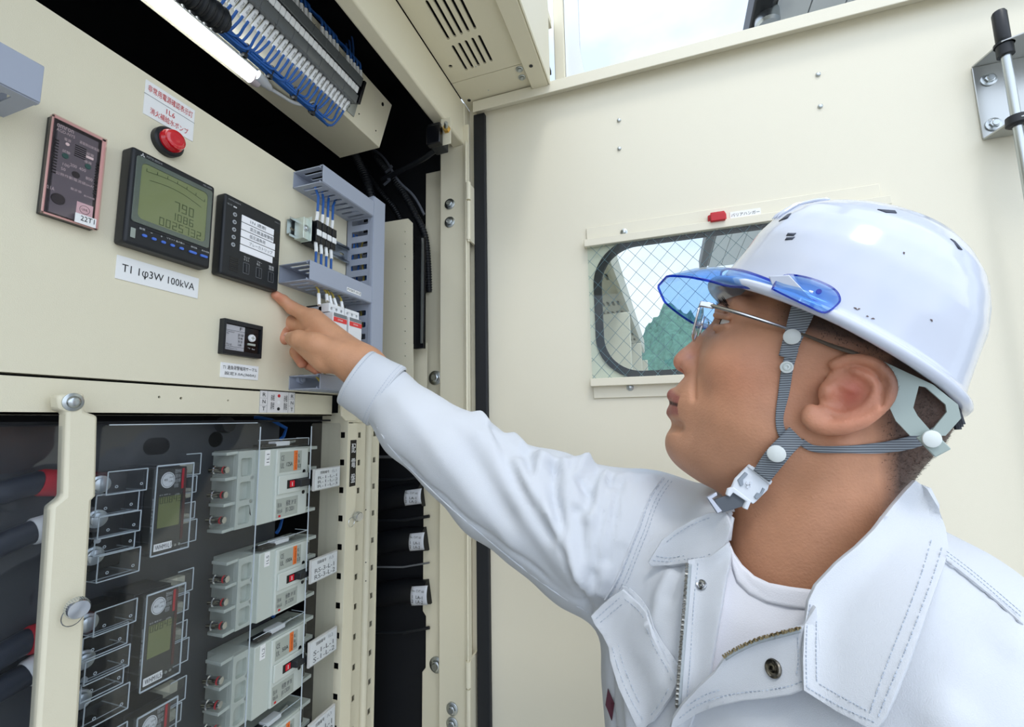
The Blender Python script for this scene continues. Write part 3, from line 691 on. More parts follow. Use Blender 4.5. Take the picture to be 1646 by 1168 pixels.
bd = duct('lowest grey blue duct of three, just under the pointing hand', 'h', tcx[0], vy0-.001, 1.6055, tcx[1]+.001)
G().lathe((P+.0015, tcx[0]+.022, 1.625), (1, 0, 0), [(0, .008), (.006, .008), (.006, .005), (.008, .005)], 20).build('rivet', DUCT, bd)
vd = duct('tall upright grey blue duct joining the three short ones', 'v', 1.606, q(610, 321, xf)[1], vy0, vy1, pitch=.0235, sw=.0105)
# label on the middle duct
lr = rectq((558, 459), (580, 471), (580, 476.5), (557, 467), xf); lr = (lr[0], lr[1], lr[2], lr[2]+.0075)
G().box(xf, xf+.0005, *lr).build('sticker', WHITE, md); text('FVS07-01Z', lr[0]+.001, lr[2]+.002, lr[1]-lr[0]-.002, .004, frameX(xf+.0005), INK, md)
# duct at the left edge of the picture
e1 = q(72, 108, P+.06); e0 = q(67, 166, P+.06)
duct('short grey blue duct above the pink covered relay', 'h', -.25, e1[0], e0[1], e1[1], dx=.06)

# --- rail, clamp and four pole terminal strip
zc = (q(466, 349, P+.01)[1]+q(466, 377, P+.01)[1])/2
yr0 = q(466, 360, P+.01)[0]
t = thing('mounting_rail', 'slotted steel mounting rail between two grey ducts', 'rail', (P, yr0, zc))
loops = [[(yr0, zc-.0125), (vy0-.002, zc-.0125), (vy0-.002, zc+.0125), (yr0, zc+.0125)]]
k = yr0+.006
while k < vy0-.02: loops.append(rrect(k, k+.012, zc-.0022, zc+.0022, .002, 4)); k += .025
plate('rail_web', loops, .001, frameX(P+.004), ZINC, t)
G().box(P+.003, P+.010, yr0, vy0-.002, zc+.0120, zc+.0130).box(P+.003, P+.010, yr0, vy0-.002, zc-.0130, zc-.0120).box(P+.009, P+.010, yr0, vy0-.002, zc+.0120, zc+.0170).box(P+.009, P+.010, yr0, vy0-.002, zc-.0170, zc-.0120).build('rail_flange', ZINC, t)
screw('rail_screw', (P+.004, yr0+.108, zc), (1, 0, 0), .004, t)
t = thing('end_clamp', 'zinc plated end clamp at the left end of the rail', 'clamp', (P+.01, yr0+.02, zc))
G().box(P+.008, P+.028, yr0+.012, yr0+.024, zc-.019, zc+.019).box(P+.010, P+.034, yr0+.0235, yr0+.025, zc-.021, zc+.023).build('clamp_body', mat('bright_zinc', (205, 214, 206), .35, .6), t, bevel=.001)
screw('clamp_screw', (P+.028, yr0+.018, zc), (1, 0, 0), .004, t)
tbk = thing('terminal_strip', 'small black four pole terminal strip with white name tags', 'terminal block', (P+.01, yr0+.03, zc))
ty0 = yr0+.030; tw = .0125; xt = P+.040
G().box(P+.008, xt-.012, ty0-.002, ty0+4*tw+.002, zc-.021, zc+.021).build('base', BLACKP, tbk, bevel=.0008)
for k in range(4):
    g = G().box(xt-.012, xt, ty0+k*tw+.0008, ty0+(k+1)*tw-.0008, zc+.004, zc+.019).box(xt-.012, xt-.002, ty0+k*tw+.0005, ty0+(k+1)*tw-.0005, zc-.019, zc+.005)
    g.build('pole', BLACKG, tbk, bevel=.0008)
    G().box(xt-.002, xt+.0008, ty0+k*tw+.001, ty0+(k+1)*tw-.001, zc-.008, zc+.003).build('name_tag', WHITE, tbk, bevel=.0012)
    for s, nm in ((1, 'upper'), (-1, 'lower')):
        w = thing('wire', f'blue wire with white sleeve on the {nm} side of terminal strip, {["first", "second", "third", "fourth"][k]} from the clamp', 'wire', (xt-.01, ty0+(k+.5)*tw, zc+s*.02), 'blue wires of the terminal strip')
        yy = ty0+(k+.5)*tw; ztop = ta[1][1]+.01 if s > 0 else tb[0][1]-.01
        zz0, zz1 = zc+s*.017, ztop
        pts = [(xt-.008, yy, zz0), (xt-.006, yy, zz0+s*.015), (xt-.004, yy-.002, zz0+(zz1-zz0)*.7), (xt-.01, yy+.006*(k-1), zz1)]
        G().tube(pts, .0022, 8).build('conductor', BLUEW, w)
        G().tube([pts[0], pts[1], (xt-.005, yy-.001, zz0+s*.020)], .0030, 8).build('marker_sleeve', WHITE, w)

# --- circuit protectors behind the hand
cy0 = q(536, 505, P+.07)[0]; ztop = q(536, 500, P+.07)[1]
for k in range(2):
    ya = cy0+k*.041
    t = thing('circuit_protector', ['white circuit protector with red band, half hidden by the hand', 'white circuit protector with red band beside the upright duct'][k], 'circuit breaker', (P, ya, ztop-.07), 'circuit protectors behind the hand')
    G().box(P, P+.045, ya, ya+.039, ztop-.07, ztop+.012).build('body', mat('protector_grey', (190, 196, 206), .45), t, bevel=.001)
    G().box(P+.045, P+.068, ya+.0015, ya+.0375, ztop-.055, ztop).build('front', WHITEP, t, bevel=.001)
    G().box(P+.068, P+.0688, ya+.003, ya+.036, ztop-.016, ztop-.008).build('red_band', mat('red_band', (225, 62, 60), .4), t)
    G().box(P+.068, P+.0687, ya+.003, ya+.036, ztop-.007, ztop-.001).build('grey_band', mat('grey_band', (120, 124, 126), .4), t)
    text('CP30-BA', ya+.012, ztop-.0135, .013, .003, frameX(P+.0688), WHITE, t)
    lugs = plate('terminal_cover', [[(ya, ztop+.001), (ya+.039, ztop+.001), (ya+.039, ztop+.016), (ya, ztop+.016)]]+[circle(ya+.007+.0125*j, ztop+.0075, .0028, 14) for j in range(3)], .022, frameX(P+.060), WHITEP, t, bevel=.0005)
    G().box(P+.01, P+.050, ya+.001, ya+.038, ztop+.002, ztop+.015).build('terminal_base', BLACKP, t)
for k, (u0, v0, u1, v1) in enumerate(((512, 466, 513, 490), (524.5, 470, 526, 484), (528.5, 471, 533, 490), (535, 474, 542, 496), (548, 480, 551, 500))):
    a, b = onX(u0, v0, P+.048), onX(u1, v1, P+.054)
    w = thing('wire', f'yellow wire with white sleeve dropping from the middle duct, {["first", "second", "third", "fourth", "fifth"][k]} from the fingertip', 'wire', tuple(a), 'yellow wires of the circuit protectors')
    G().tube([a+Vector((-.01, 0, .012)), a, a.lerp(b, .5), b], .0018, 8).build('conductor', YELW, w)
    G().tube([a.lerp(b, .25), b], .0030, 10).build('marker_sleeve', WHITE, w)
for k in range(3):
    yy = tcx[0]+.026+.012*k
    w = thing('wire', f'yellow wire entering the lowest duct below the hand, {["nearest its open end", "in the middle", "deepest inside"][k]}', 'wire', (P+.03, yy, 1.64), 'yellow wires of the lowest duct')
    G().tube([(P+.03, yy-.012, 1.655), (P+.034, yy-.010, 1.642), (P+.037, yy-.004, 1.628), (P+.04, yy+.012, 1.612)], .0019, 8).build('conductor', YELW, w)
# wires seen through the slots of the upright duct
for k in range(6):
    yy = vy0+.006+.005*k; m, c = ((BLUEW, 'blue'), (YELW, 'yellow'))[k in (2, 5)]
    pts = [(P+.012+.008*k+.004*math.sin(z*60+k*2), yy+.002*math.sin(z*45+k), z) for z in np.linspace(1.64, 1.93, 14)]
    w = thing('wire', f'{c} wire inside the upright duct, {["against its back", "second from its back", "third from its back", "third from its cover", "second from its cover", "next to its cover"][k]}', 'wire', pts[0], 'wires inside the upright duct')
    G().tube(pts, .0018, 8).build('conductor', m, w)
# ================================================================== meter and breaker bay
PLD = mat('dark_backing', (66, 69, 74), .45)
CX = -.583                                   # plane of the clear covers
bp0 = q(231, 704, -.665); bp1 = q(272, 729, -.665); hc = q(347, 706, -.665)
back = plate('backing_plate', [[(.05, .15), (.640, .15), (.640, 1.553), (.05, 1.553)], rrect(bp0[0], bp1[0], bp1[1], bp0[1], .011, 6), circle(hc[0], hc[1], .012, 20)], .002, frameX(-.665), PLD, cab)
G().lathe((-.664, hc[0]+.008, hc[1]+.022), (1, 0, 0), [(0, .0125), (.012, .0125), (.016, .011)], 24).build('plug', BLACKP, cab)
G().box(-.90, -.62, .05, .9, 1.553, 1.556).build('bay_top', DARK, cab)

BCL = mat('clear_edge', (196, 206, 212), .2)
def meter(zt, zb, nm, lab, k):
    xf = -.590; ya, yb = q(253, 749, xf)[0], q(312.5, 735, xf)[0]
    t = thing('energy_meter', lab, 'energy meter', (-.664, (ya+yb)/2, zb), 'energy meters behind the clear cover')
    H = zt-zb; W = yb-ya; z = lambda f: zb+f*H; y = lambda f: ya+f*W
    G().box(-.662, -.614, y(.02), y(.98), z(.02), z(.98)).build('meter_body', mat('meter_housing', (48, 51, 57), .4), t, bevel=.001)
    G().box(-.614, -.598, y(.06), y(.94), z(.04), z(.96)).build('meter_face', mat('meter_face', (66, 66, 64), .35), t, bevel=.001)
    # clear case: five thin walls with bright edges
    g = G().box(xf-.001, xf, y(0), y(1), z(0), z(1)).box(-.640, xf, y(-.012), y(0), z(0), z(1)).box(-.640, xf, y(1), y(1.012), z(0), z(1)).box(-.640, xf, y(0), y(1), z(1), z(1.008)).box(-.640, xf, y(0), y(1), z(-.008), z(0))
    cs = g.build('clear_case', CLEARC, t)
    fr = G()
    for a, b, c, d in ((-.012, .012, 0, 1), (.985, 1.01, 0, 1), (0, 1, .99, 1.008), (0, 1, -.008, .008)): fr.box(xf-.0006, xf+.0006, y(a), y(b), z(c), z(d))
    fr.build('case_rim', BCL, cs)
    fx = -.598; M = frameX(fx)
    G().box(fx-.0004, fx+.0006, y(.22), y(.80), z(.28), z(.63)).build('display', mat('meter_lcd', (134, 138, 92), .4), t)
    dg = G(); seven(dg, '008435' if k == 0 else '008434', y(.24), z(.555), .0038, .0075, fx+.0007); dg.build('digits', mat('meter_segment', (84, 88, 60), .5), t)
    G().box(fx-.0003, fx+.0005, y(.80), y(.865), z(.70), z(.99-.05)).build('red_band', mat('meter_red', (196, 34, 50), .4), t)
    G().box(fx-.0003, fx+.0005, y(.86), y(.93), z(.10), z(.93)).build('side_band', mat('side_band', (92, 56, 56), .4), t)
    c = (y(.42), z(.82)); rr = .0098
    pts = [(c[0]+rr*.85*math.cos(a), c[1]+rr*math.sin(a)) for a in np.arange(0, 2*math.pi, .25)]
    sk = plate('round_sticker', [pts], .0005, frameX(fx+.0007), WHITE, t)
    g = G().tube([(fx+.0008, c[0]+rr*.72*math.cos(a), c[1]+rr*.86*math.sin(a)) for a in np.arange(0, 2*math.pi, .25)], .0002, 4, closed=True); g.build('sticker_ring', INK, sk)
    joinm([text('2009年', c[0]+.001, c[1]+.002, .005, .0022, frameX(fx+.0007), INK, sk), text('検定', c[0]-.0052, c[1]-.001, .0048, .0028, frameX(fx+.0007), INK, sk), text('1月', c[0]+.001, c[1]-.003, .004, .0022, frameX(fx+.0007), INK, sk)], 'lettering')
    joinm([text('電力量計 M8FM-N3LT\n三相3線式 110V 5A\n50Hz 普通 2009年製\n精密 検定有効', y(.60), z(.72), .18*W, .22*H, M, LTINK, t),
           text('kWh', y(.65), z(.63), .12*W, .02*H, M, LTINK, t), text('全日 乗率 60', y(.22), z(.645), .3*W, .018*H, M, LTINK, t)], 'lettering')
    text('計量 型式承認 第5008号', y(.10), z(.25), .38*H, .0022, M, LTINK, t, rot=R(90))
    tg = G().box(xf, xf+.0006, y(.06), y(.52), z(.045), z(.125)).build('name_tag', WHITE, t)
    text(nm, y(.09), z(.06), .40*W, .05*H, frameX(xf+.0006), INK, tg)
    for i in range(4): G().cyl((fx, y(.5+.11*i), z(.05)), (fx+.002, y(.5+.11*i), z(.05)), .0016, 12).build('pin', ZINC, t)
    # clear terminal covers on the left, stepped
    L0, L1 = q(166, 780, -.60)[0]-.002, ya-.004
    tw_ = L1-L0
    steps = [(.74, .98, .12, 1.0), (.52, .74, 0, .92), (.30, .52, 0.02, .92), (.12, .30, .05, .90), (-.14, .12, .08, .98)]
    for i, (a, b, c0, c1) in enumerate(steps):
        g = G(); yy0, yy1 = L0+c0*tw_, L0+c1*tw_; d = -.600-.006*(i % 2)
        g.box(d-.001, d, yy0, yy1, z(a), z(b)).box(-.655, d, yy0, yy0+.0008, z(a), z(b)).box(-.655, d, yy1-.0008, yy1, z(a), z(b)).box(-.655, d, yy0, yy1, z(a), z(a)+.0008)
        p = g.build('terminal_cover', CLEARC, t)
        g = G()
        for e in ((yy0, yy0, z(a), z(b)), (yy1, yy1, z(a), z(b)), (yy0, yy1, z(a), z(a)), (yy0, yy1, z(b), z(b))): g.cyl((d, e[0], e[2]), (d, e[1], e[3]), .0007, 6)
        g.cyl((-.655, yy0, z(a)), (d, yy0, z(a)), .0006, 6); g.cyl((-.655, yy1, z(a)), (d, yy1, z(a)), .0006, 6); g.cyl((d-.012, yy0, z(a)), (d-.012, yy1, z(a)), .0005, 6)
        g.build('cover_edge', BCL, p)
        for s_ in range(2): G().tube([(d+.0004, yy0+(.2+.55*s_)*tw_+.0013*math.cos(aa), z(a)+.008+.0013*math.sin(aa)) for aa in np.arange(0, 6.2, .6)], .0004, 4, closed=True).build('hole_rim', BCL, p)
    G().box(-.662, -.636, L0, L1, z(-.10), z(.95)).build('terminal_block', BLACKG, t, bevel=.001)
    for i, f in enumerate((.84, .48, .10)):
        G().lathe((-.622, L0+.010, z(f)), (1, -.2, 0), [(0, .010), (.004, .010), (.005, .0075), (.010, .0075), (.011, .005)], 22).build('terminal_screw', ZINC, t)
    G().lathe((-.634, L0+.42*tw_, z(.22)), (1, 0, 0), [(0, .0032), (.003, .0026)], 14).build('terminal_screw', WHITEP, t)
    # clear tabs on the right and the links to the breaker
    for i, (a, b, w_) in enumerate(((.84, 1.10, .020), (.62, .82, .016), (.30, .50, .016), (.02, .28, .020))):
        d = -.606; yy0, yy1 = yb+.001, yb+.001+w_
        p = G().box(d-.001, d, yy0, yy1, z(a), z(b)).box(-.655, d, yy0, yy1, z(a), z(a)+.0008).box(-.655, d, yy1-.0008, yy1, z(a), z(b)).build('terminal_tab', CLEARC, t)
        g = G()
        for e in ((yy1, yy1, z(a), z(b)), (yy0, yy1, z(a), z(a)), (yy0, yy1, z(b), z(b))): g.cyl((d, e[0], e[2]), (d, e[1], e[3]), .0007, 6)
        g.build('cover_edge', BCL, p)
    for i, f in enumerate((.90, .58, .26)):
        G().box(-.645, -.632, yb+.002, yb+.030, z(f)-.0065, z(f)+.0065).build('insulating_sleeve', mat('sleeve_cream', (214, 210, 188), .4), t, bevel=.0015)
    return t
zt = [q(253, 749, -.59)[1], q(231, 959, -.59)[1], q(225, 1152.7, -.59)[1]]; mh = (q(231, 959, -.59)[1]-q(228, 1113, -.59)[1]+zt[0]-q(248, 892, -.59)[1])/2
meter(zt[0], zt[0]-mh, 'WHM1L1', 'topmost energy meter in a clear case, tagged WHM1L1', 0)
meter(zt[1], zt[1]-mh, 'WHM1L5', 'middle energy meter in a clear case, tagged WHM1L5', 1)
meter(zt[2], zt[2]-mh, 'WHM1L2', 'lowest energy meter, cut off by the bottom of the picture', 2)

def breaker(zt_, zb_, ya, yb, nm, lab, amp):
    xf = -.603; H = zt_-zb_; W = yb-ya; z = lambda f: zb_+f*H; y = lambda f: ya+f*W
    t = thing('circuit_breaker', lab, 'circuit breaker', (-.663, (ya+yb)/2, zb_), 'moulded case breakers on the right of the bay')
    G().box(-.663, xf, y(0), y(1), z(0), z(1)).build('body', BREAK, t, bevel=.0015)
    G().box(xf-.001, xf+.004, y(.30), y(.99), z(0.01), z(.985)).build('front_cover', mat('breaker_light', (206, 212, 204), .5), t, bevel=.0015)
    xc = xf+.004; M = frameX(xc)
    G().box(xc, xc+.0035, y(.33), y(.97), z(.36), z(.62)).build('handle_plate', mat('breaker_light', 0), t, bevel=.0012)
    # left terminal side, deep cells with ribs
    tl = .0515*W/.105
    yl = ya-tl
    g = G().box(-.663, xf-.016, yl+.018, ya, z(0.0), z(1.0)); side = g.build('terminal_side', BREAK, t, bevel=.001)
    cells = [rrect(yl+.023, ya-.006, z(.05+.31*i), z(.05+.31*i+.235), .003, 4) for i in range(3)]
    plate('cell_frame', [[(yl+.018, z(0)), (ya, z(0)), (ya, z(1)), (yl+.018, z(1))]]+cells, .008, frameX(xf-.008), BREAK, t, bevel=.0008)
    for i in range(4):
        zz = z(.0+.322*i)
        G().prism([(xf-.010, yl+.020, zz), (xf-.010, yl, zz-.001), (xf-.040, yl, zz-.001), (xf-.040, yl+.020, zz)], (0, 0, .0045)).build('rib', BREAK, t, bevel=.0006)
    for i in range(3):
        G().lathe((xf-.030, yl-.006, z(.16+.31*i)), (.95, .25, 0), [(0, .0068), (.006, .0068), (.007, .0052), (.022, .0052), (.024, .0046), (.024, .001)], 20).build('terminal_screw', CHROME, t)
        G().lathe((xf-.012, yl-.0015, z(.16+.31*i)), (.95, .25, 0), [(0, .0054), (.002, .0054)], 18).build('red_ring', REDW, t)
    for i in range(2): G().cyl((xf-.0085, ya-.005, z(.33+.31*i)), (xf-.0072, ya-.005, z(.33+.31*i)), .0026, 14).build('screw', ZINC, t)
    # right terminal side, short ribs over dark pockets
    G().box(-.663, xf-.006, y(1), y(1.15), z(.04), z(.96)).build('terminal_side', BREAK, t, bevel=.001)
    for i in range(4): G().box(-.663, xf-.002, y(1), y(1.27), z(.0+.315*i), z(.0+.315*i)+.0055).build('rib', BREAK, t, bevel=.0006)
    for i in range(3): G().box(-.66, xf-.0045, y(1.035), y(1.13), z(.08+.315*i), z(.08+.315*i)+.20*H).build('pocket', BLACKG, t, bevel=.001)
    for i in range(2):
        G().lathe((xc-.001, y(.90), z(.635 if i else .33)), (1, 0, 0), [(0, .0033), (.0013, .0033)], 18).build('plug', BLACKG, t)
        G().lathe((xf-.006, y(1.08), z(.66 if i else .36)), (1, 0, 0), [(0, .0034), (.0015, .003)], 18).build('plug', GREYST, t)
    # toggle
    G().box(xc+.0033, xc+.0042, y(.50), y(.97), z(.425), z(.545)).build('slot', BLACKG, t)
    hd = G().prism([(xc+.003, y(.66), z(.44)), (xc+.014, y(.70), z(.43)), (xc+.014, y(.92), z(.43)), (xc+.003, y(.96), z(.44))], (0, 0, .10*H)).build('toggle', BLACKP, t, bevel=.001)
    G().box(xc+.0040, xc+.0048, y(.55), y(.65), z(.44), z(.53)).build('trip_flag', mat('flag_red', (214, 30, 48), .4), t)
    text('I', y(.59), z(.455), .0012, .006, frameX(xc+.0048), WHITE, t)
    st = G().box(xc-.0002, xc+.0003, y(.36), y(.83), z(.66), z(.95)).build('rating_label', GREYST, t)
    joinm([text(amp, y(.50), z(.74), .13*W, .06*H, frameX(xc+.0003), INK, st), text('CE\nUL', y(.38), z(.72), .07*W, .18*H, frameX(xc+.0003), mat('dark_grey_print', (92, 94, 98), .5), st), text('FG\nFuji\nELCB', y(.745), z(.70), .07*W, .20*H, frameX(xc+.0003), INK, st)], 'lettering')
    og = G().box(xc+.0001, xc+.0006, y(.655), y(.735), z(.67), z(.955)).build('orange_label', ORANGE, t); text('BW100JAG-3P', y(.722), z(.69), .24*H, .035*W, frameX(xc+.0006), mat('brown_print', (150, 60, 20), .5), og, rot=R(90))
    s2 = G().box(xc-.0002, xc+.0003, y(.33), y(.78), z(.04), z(.30)).build('spec_label', GREYST, t)
    joinm([text('定格 AC 440V\n50/60Hz Icu 10kA', y(.35), z(.10), .10*W, .15*H, frameX(xc+.0003), mat('dark_grey_print', (92, 94, 98), .5), s2), text('極数 3P 3E\nJIS C8201', y(.52), z(.08), .22*W, .18*H, frameX(xc+.0003), mat('dark_grey_print', (92, 94, 98), .5), s2)], 'lettering')
    G().box(xc+.0001, xc+.0007, y(.38), y(.42), z(.045), z(.075)).build('red_mark', REDINK, t)
    tp = G().box(xf-.0002, xf+.0004, y(.10), y(.20), z(.78), z(.99)).build('tape', WHITE, t); text(nm, y(.18), z(.82), .12*H, .05*W, frameX(xf+.0004), mat('dark_grey_print', (92, 94, 98), .5), tp, rot=R(90))
    # clear hood on top with the auxiliary terminals
    hp_ = G().box(xf-.030, xf-.002, y(-.02), y(1.05), z(1.02), z(1.035)).box(xf-.003, xf-.002, y(-.02), y(1.05), z(1.02), z(1.13)).build('clear_hood', CLEARC, t)
    g = G().cyl((xf-.002, y(-.02), z(1.13)), (xf-.002, y(1.05), z(1.13)), .0006, 6).cyl((xf-.002, y(1.05), z(1.02)), (xf-.002, y(1.05), z(1.13)), .0006, 6).cyl((xf-.03, y(1.05), z(1.13)), (xf-.002, y(1.05), z(1.13)), .0006, 6); g.build('cover_edge', BCL, hp_)
    G().box(xf-.022, xf-.006, y(.36), y(.66), z(1.035), z(1.10)).build('lead_block', WHITEP, t, bevel=.0008)
    G().box(xf-.024, xf-.004, y(.08), y(.36), z(1.035), z(1.07)).build('lead_plug', BLACKP, t, bevel=.0008)
    G().cyl((xf-.012, y(.66), z(1.07)), (xf-.014, y(.84), z(1.09)), .003, 12).build('lead', ZINC, t)
    return t
MATS['breaker_light'] = mat('breaker_light', (206, 212, 204), .5)
ys0, ys1 = q(415, 780, -.603)[0], q(492, 770, -.603)[0]
rowsb = [(1.5095, 1.3960), (1.3525, 1.2520), (1.2180, 1.1175), (1.0835, .983)]
nms = ('1L1', '1L5', '1L2', '1L3'); amps = ('125A', '100A', '50A', '50A')
labs = ('topmost grey circuit breaker, 125A, tape reading 1L1', 'second circuit breaker down, black toggle above the 1L2 breaker', 'third circuit breaker down, tape reading 1L2', 'lowest circuit breaker, only its top edge showing at the bottom')
for k in range(4): breaker(*rowsb[k], ys0+(.0 if k == 0 else .009), ys1+(0 if k == 0 else .006), nms[k], labs[k], amps[k])
for k in range(4):
    z_ = rowsb[k][0]+.012
    w = thing('wire', f'blue wire behind the hood of the {["topmost", "second", "third", "lowest"][k]} breaker', 'wire', (-.63, ys1, z_), 'blue leads above the breakers')
    G().tube([(-.640, ys1-.022, z_+.002), (-.645, ys1-.012, z_+.006), (-.65, ys1-.002, z_+.020), (-.655, ys1-.03, z_+.035), (-.66, ys1-.06, z_+.04)], .003, 8).build('conductor', BLUEW, w)

# --- clear covers and their holders
def pq(u, v, x=CX): return q(u, v, x)
yc1 = pq(419, 700)[0]; ztc = pq(300, 681)[1]
cc = thing('clear_cover', 'large smoked clear cover over the energy meters', 'cover', (CX, .42, .7), 'clear acrylic covers')
cc.location = (CX, .42, .7)
plate('cover_sheet', [rrect(pq(152, 900)[0]-.004, yc1, .70, ztc, .006)], .002, frameX(CX), ACRYL, cc)
g = G().cyl((CX-.001, yc1, .70), (CX-.001, yc1, ztc-.006), .0009, 6).cyl((CX-.001, .33, ztc), (CX-.001, yc1-.006, ztc), .0007, 6); g.build('cover_edge', BCL, cc)
cl = thing('clear_cover', 'smoked clear cover left of the cream upright strip', 'cover', (CX, .2, .7), 'clear acrylic covers')
zl = pq(60, 685)[1]
plate('cover_sheet', [[(-.3, .7), (pq(108, 800)[0]+.006, .7), (pq(108, 800)[0]+.006, zl), (-.3, zl)]], .002, frameX(CX-.001), ACRYL, cl)
cr_ = thing('clear_cover', 'narrow smoked clear cover carrying the circuit cards', 'cover', (CX, .66, .7), 'clear acrylic covers')
plate('cover_sheet', [rrect(pq(503, 690)[0], pq(549, 690)[0], .70, pq(510, 680)[1], .006)], .002, frameX(CX-.002), ACRYL, cr_)
G().cyl((CX-.003, pq(503, 690)[0], .7), (CX-.003, pq(503, 690)[0], pq(510, 680)[1]-.005), .0009, 6).build('cover_edge', BCL, cr_)
# left holder strip
pts = [(108, 661), (95, 658), (93, 634), (137, 631), (137, 661), (158, 668), (155, 797), (149, 803), (127, 1168)]
lp = [pq(*p, -.578) for p in pts]; e = lp[-1]; f0 = pq(61, 1168, -.578); f1 = pq(84, 814, -.578); f2 = pq(104, 798, -.578)
lp += [(e[0]+.0, .7), (f0[0], .7), f0, f1, f2]
hs = plate('holder_strip', [lp], .016, frameX(-.578), CREAM, cab, bevel=.003)
sp_ = q(119, 646, -.576); screw('screw', (-.578, sp_[0], sp_[1]), (1, 0, 0), .0062, hs)
# right holder strip (with the black sticker)
a0, a1 = q(560, 690, -.578)[0], q(574.5, 690, -.578)[0]; ztA = q(565, 680, -.578)[1]
aw = plate('holder_strip', [rrect(a0-.001, a1, .5, ztA, .003)], .003, frameX(-.578), CREAM, cab, bevel=.0012)
# its side wall looks towards the meters, with square cut-outs
def sidewall(name, y, xa, xb, z0, z1, holes, m=CREAM, th=.002):
    M = Matrix(((1, 0, 0, 0), (0, 0, -1, y), (0, 1, 0, 0), (0, 0, 0, 1)))
    return plate(name, [[(xa, z0), (xb, z0), (xb, z1), (xa, z1)]]+holes, th, M, m, cab)
sq = lambda cx, cz, a=.0055, b=.0055: [(cx-a, cz-b), (cx+a, cz-b), (cx+a, cz+b), (cx-a, cz+b)]
h0 = onY(550, 699, a0).z; h1 = onY(550, 743, a0).z; hp = h0-h1; hx = onY(550, 720, a0).x
sidewall('holder_side', a0, -.640, -.579, .5, ztA+.02, [sq(hx, h0-k*hp) for k in range(16)])
# tags
sk = G().box(-.578, -.5775, q(562.5, 740, -.578)[0], q(572, 740, -.578)[0], q(567, 781, -.578)[1], q(567, 707, -.578)[1]).build('black_sticker', BLACKG, cab)
yk = q(564, 740, -.578)[0]; zk0, zk1 = q(567, 781, -.578)[1], q(567, 707, -.578)[1]
for i, ch in enumerate('配電盤'): text(ch, yk+.0005, zk1-(i+1)*(zk1-zk0)/3.1+.004, q(571, 740, -.578)[0]-yk-.001, .017, frameX(-.5775), WHITE, sk)
# rack column with two rows of square holes
b0, b1, b2, b3 = (q(u, 800, -.606)[0] for u in (570, 586, 594, 606.5))
zh = [q(577, 699, -.606)[1]-k*(q(577, 699, -.606)[1]-q(576, 788, -.606)[1])/2 for k in range(16)]
zh2 = [q(602, 697, -.606)[1]-k*(q(602, 697, -.606)[1]-q(601, 781, -.606)[1])/2 for k in range(16)]
yc_, yc2_ = q(577, 740, -.606)[0], q(601.5, 740, -.606)[0]
cyy = (b1+b2)/2
plate('rack_column', [[(b0-.01, .1), (b1, .1), (b1, 1.60), (b0-.01, 1.60)]]+[sq(yc_, zz, .004) for zz in zh], .002, frameX(-.606), CREAM, cab)
plate('rack_column', [[(b2, .1), (b3, .1), (b3, 1.60), (b2, 1.60)]]+[sq(yc2_, zz, .0045) for zz in zh2], .002, frameX(-.606), CREAM, cab)
G().grid([[(-.606, b1-.001, z), (-.600, b1+.004, z), (-.599, cyy, z), (-.600, b2-.004, z), (-.606, b2+.001, z)] for z in (.1, 1.60)]).build('column_rib', CREAM, cab, solid=.002)
G().box(-.66, -.604, b3-.002, b3, .1, 1.6).build('column_side', CREAM, cab)
for v in (820, 905, 935, 1025, 1115): G().cyl((-.6005, q(585, v, -.6)[0]+.006, q(585, v, -.6)[1]), (-.5995, q(585, v, -.6)[0]+.006, q(585, v, -.6)[1]), .0012, 8).build('rivet', BLACKP, cab)
# link between rail and column
G().box(-.604, -.602, q(545, 650, -.602)[0], q(600, 650, -.602)[0], 1.55, 1.60).build('end_plate', CREAM, cab)
G().prism([(-.578, *q(549, 640, -.578)), (-.578, *q(572, 640, -.578)), (-.578, *q(572, 676, -.578)), (-.578, *q(556, 676, -.578)), (-.578, *q(549, 668, -.578))], (-.004, 0, 0)).build('end_bracket', CREAM, cab, bevel=.001)
# knurled retaining screws with their rings
def knob(u, v, x, lab, r=.0085, ringpx=None, ax=(1, -.25, -.1)):
    p = onX(u, v, x); t = thing('retaining_screw', lab, 'screw', (x, p.y, p.z)); a = Vector(ax).normalized()
    g = G(); n = 36; prof = [(.0, r*.5), (.004, r*.5), (.004, r), (.0135, r), (.0150, r*.90), (.0152, r*.1)]
    g.lathe(p, a, prof, n)
    o = g.build('knurled_head', CHROME, t)
    k_ = G()
    for i in range(30):
        th = 2*math.pi*i/30; ref = Vector((0, 0, 1)); e1 = a.cross(ref).normalized(); e2 = a.cross(e1); d = e1*math.cos(th)+e2*math.sin(th)
        k_.cyl(p+a*.005+d*r, p+a*.0125+d*r, .0004, 4)
    k_.build('knurling', ZINC, o)
    c = onX(*ringpx, x+.0015); rr = r*1.0
    G().tube([c+Vector((0, rr*math.cos(th), rr*1.05*math.sin(th))) for th in np.arange(0, 6.28, .22)], .0005, 6, closed=True).build('retaining_ring', CHROME, t)
    return t
knob(120, 972, -.572, 'knurled chrome screw with loose ring on the wide cream strip', .0092, (117, 989))
knob(571, 828, -.578, 'knurled chrome screw with loose ring on the narrow cream strip', .0082, (565, 839))
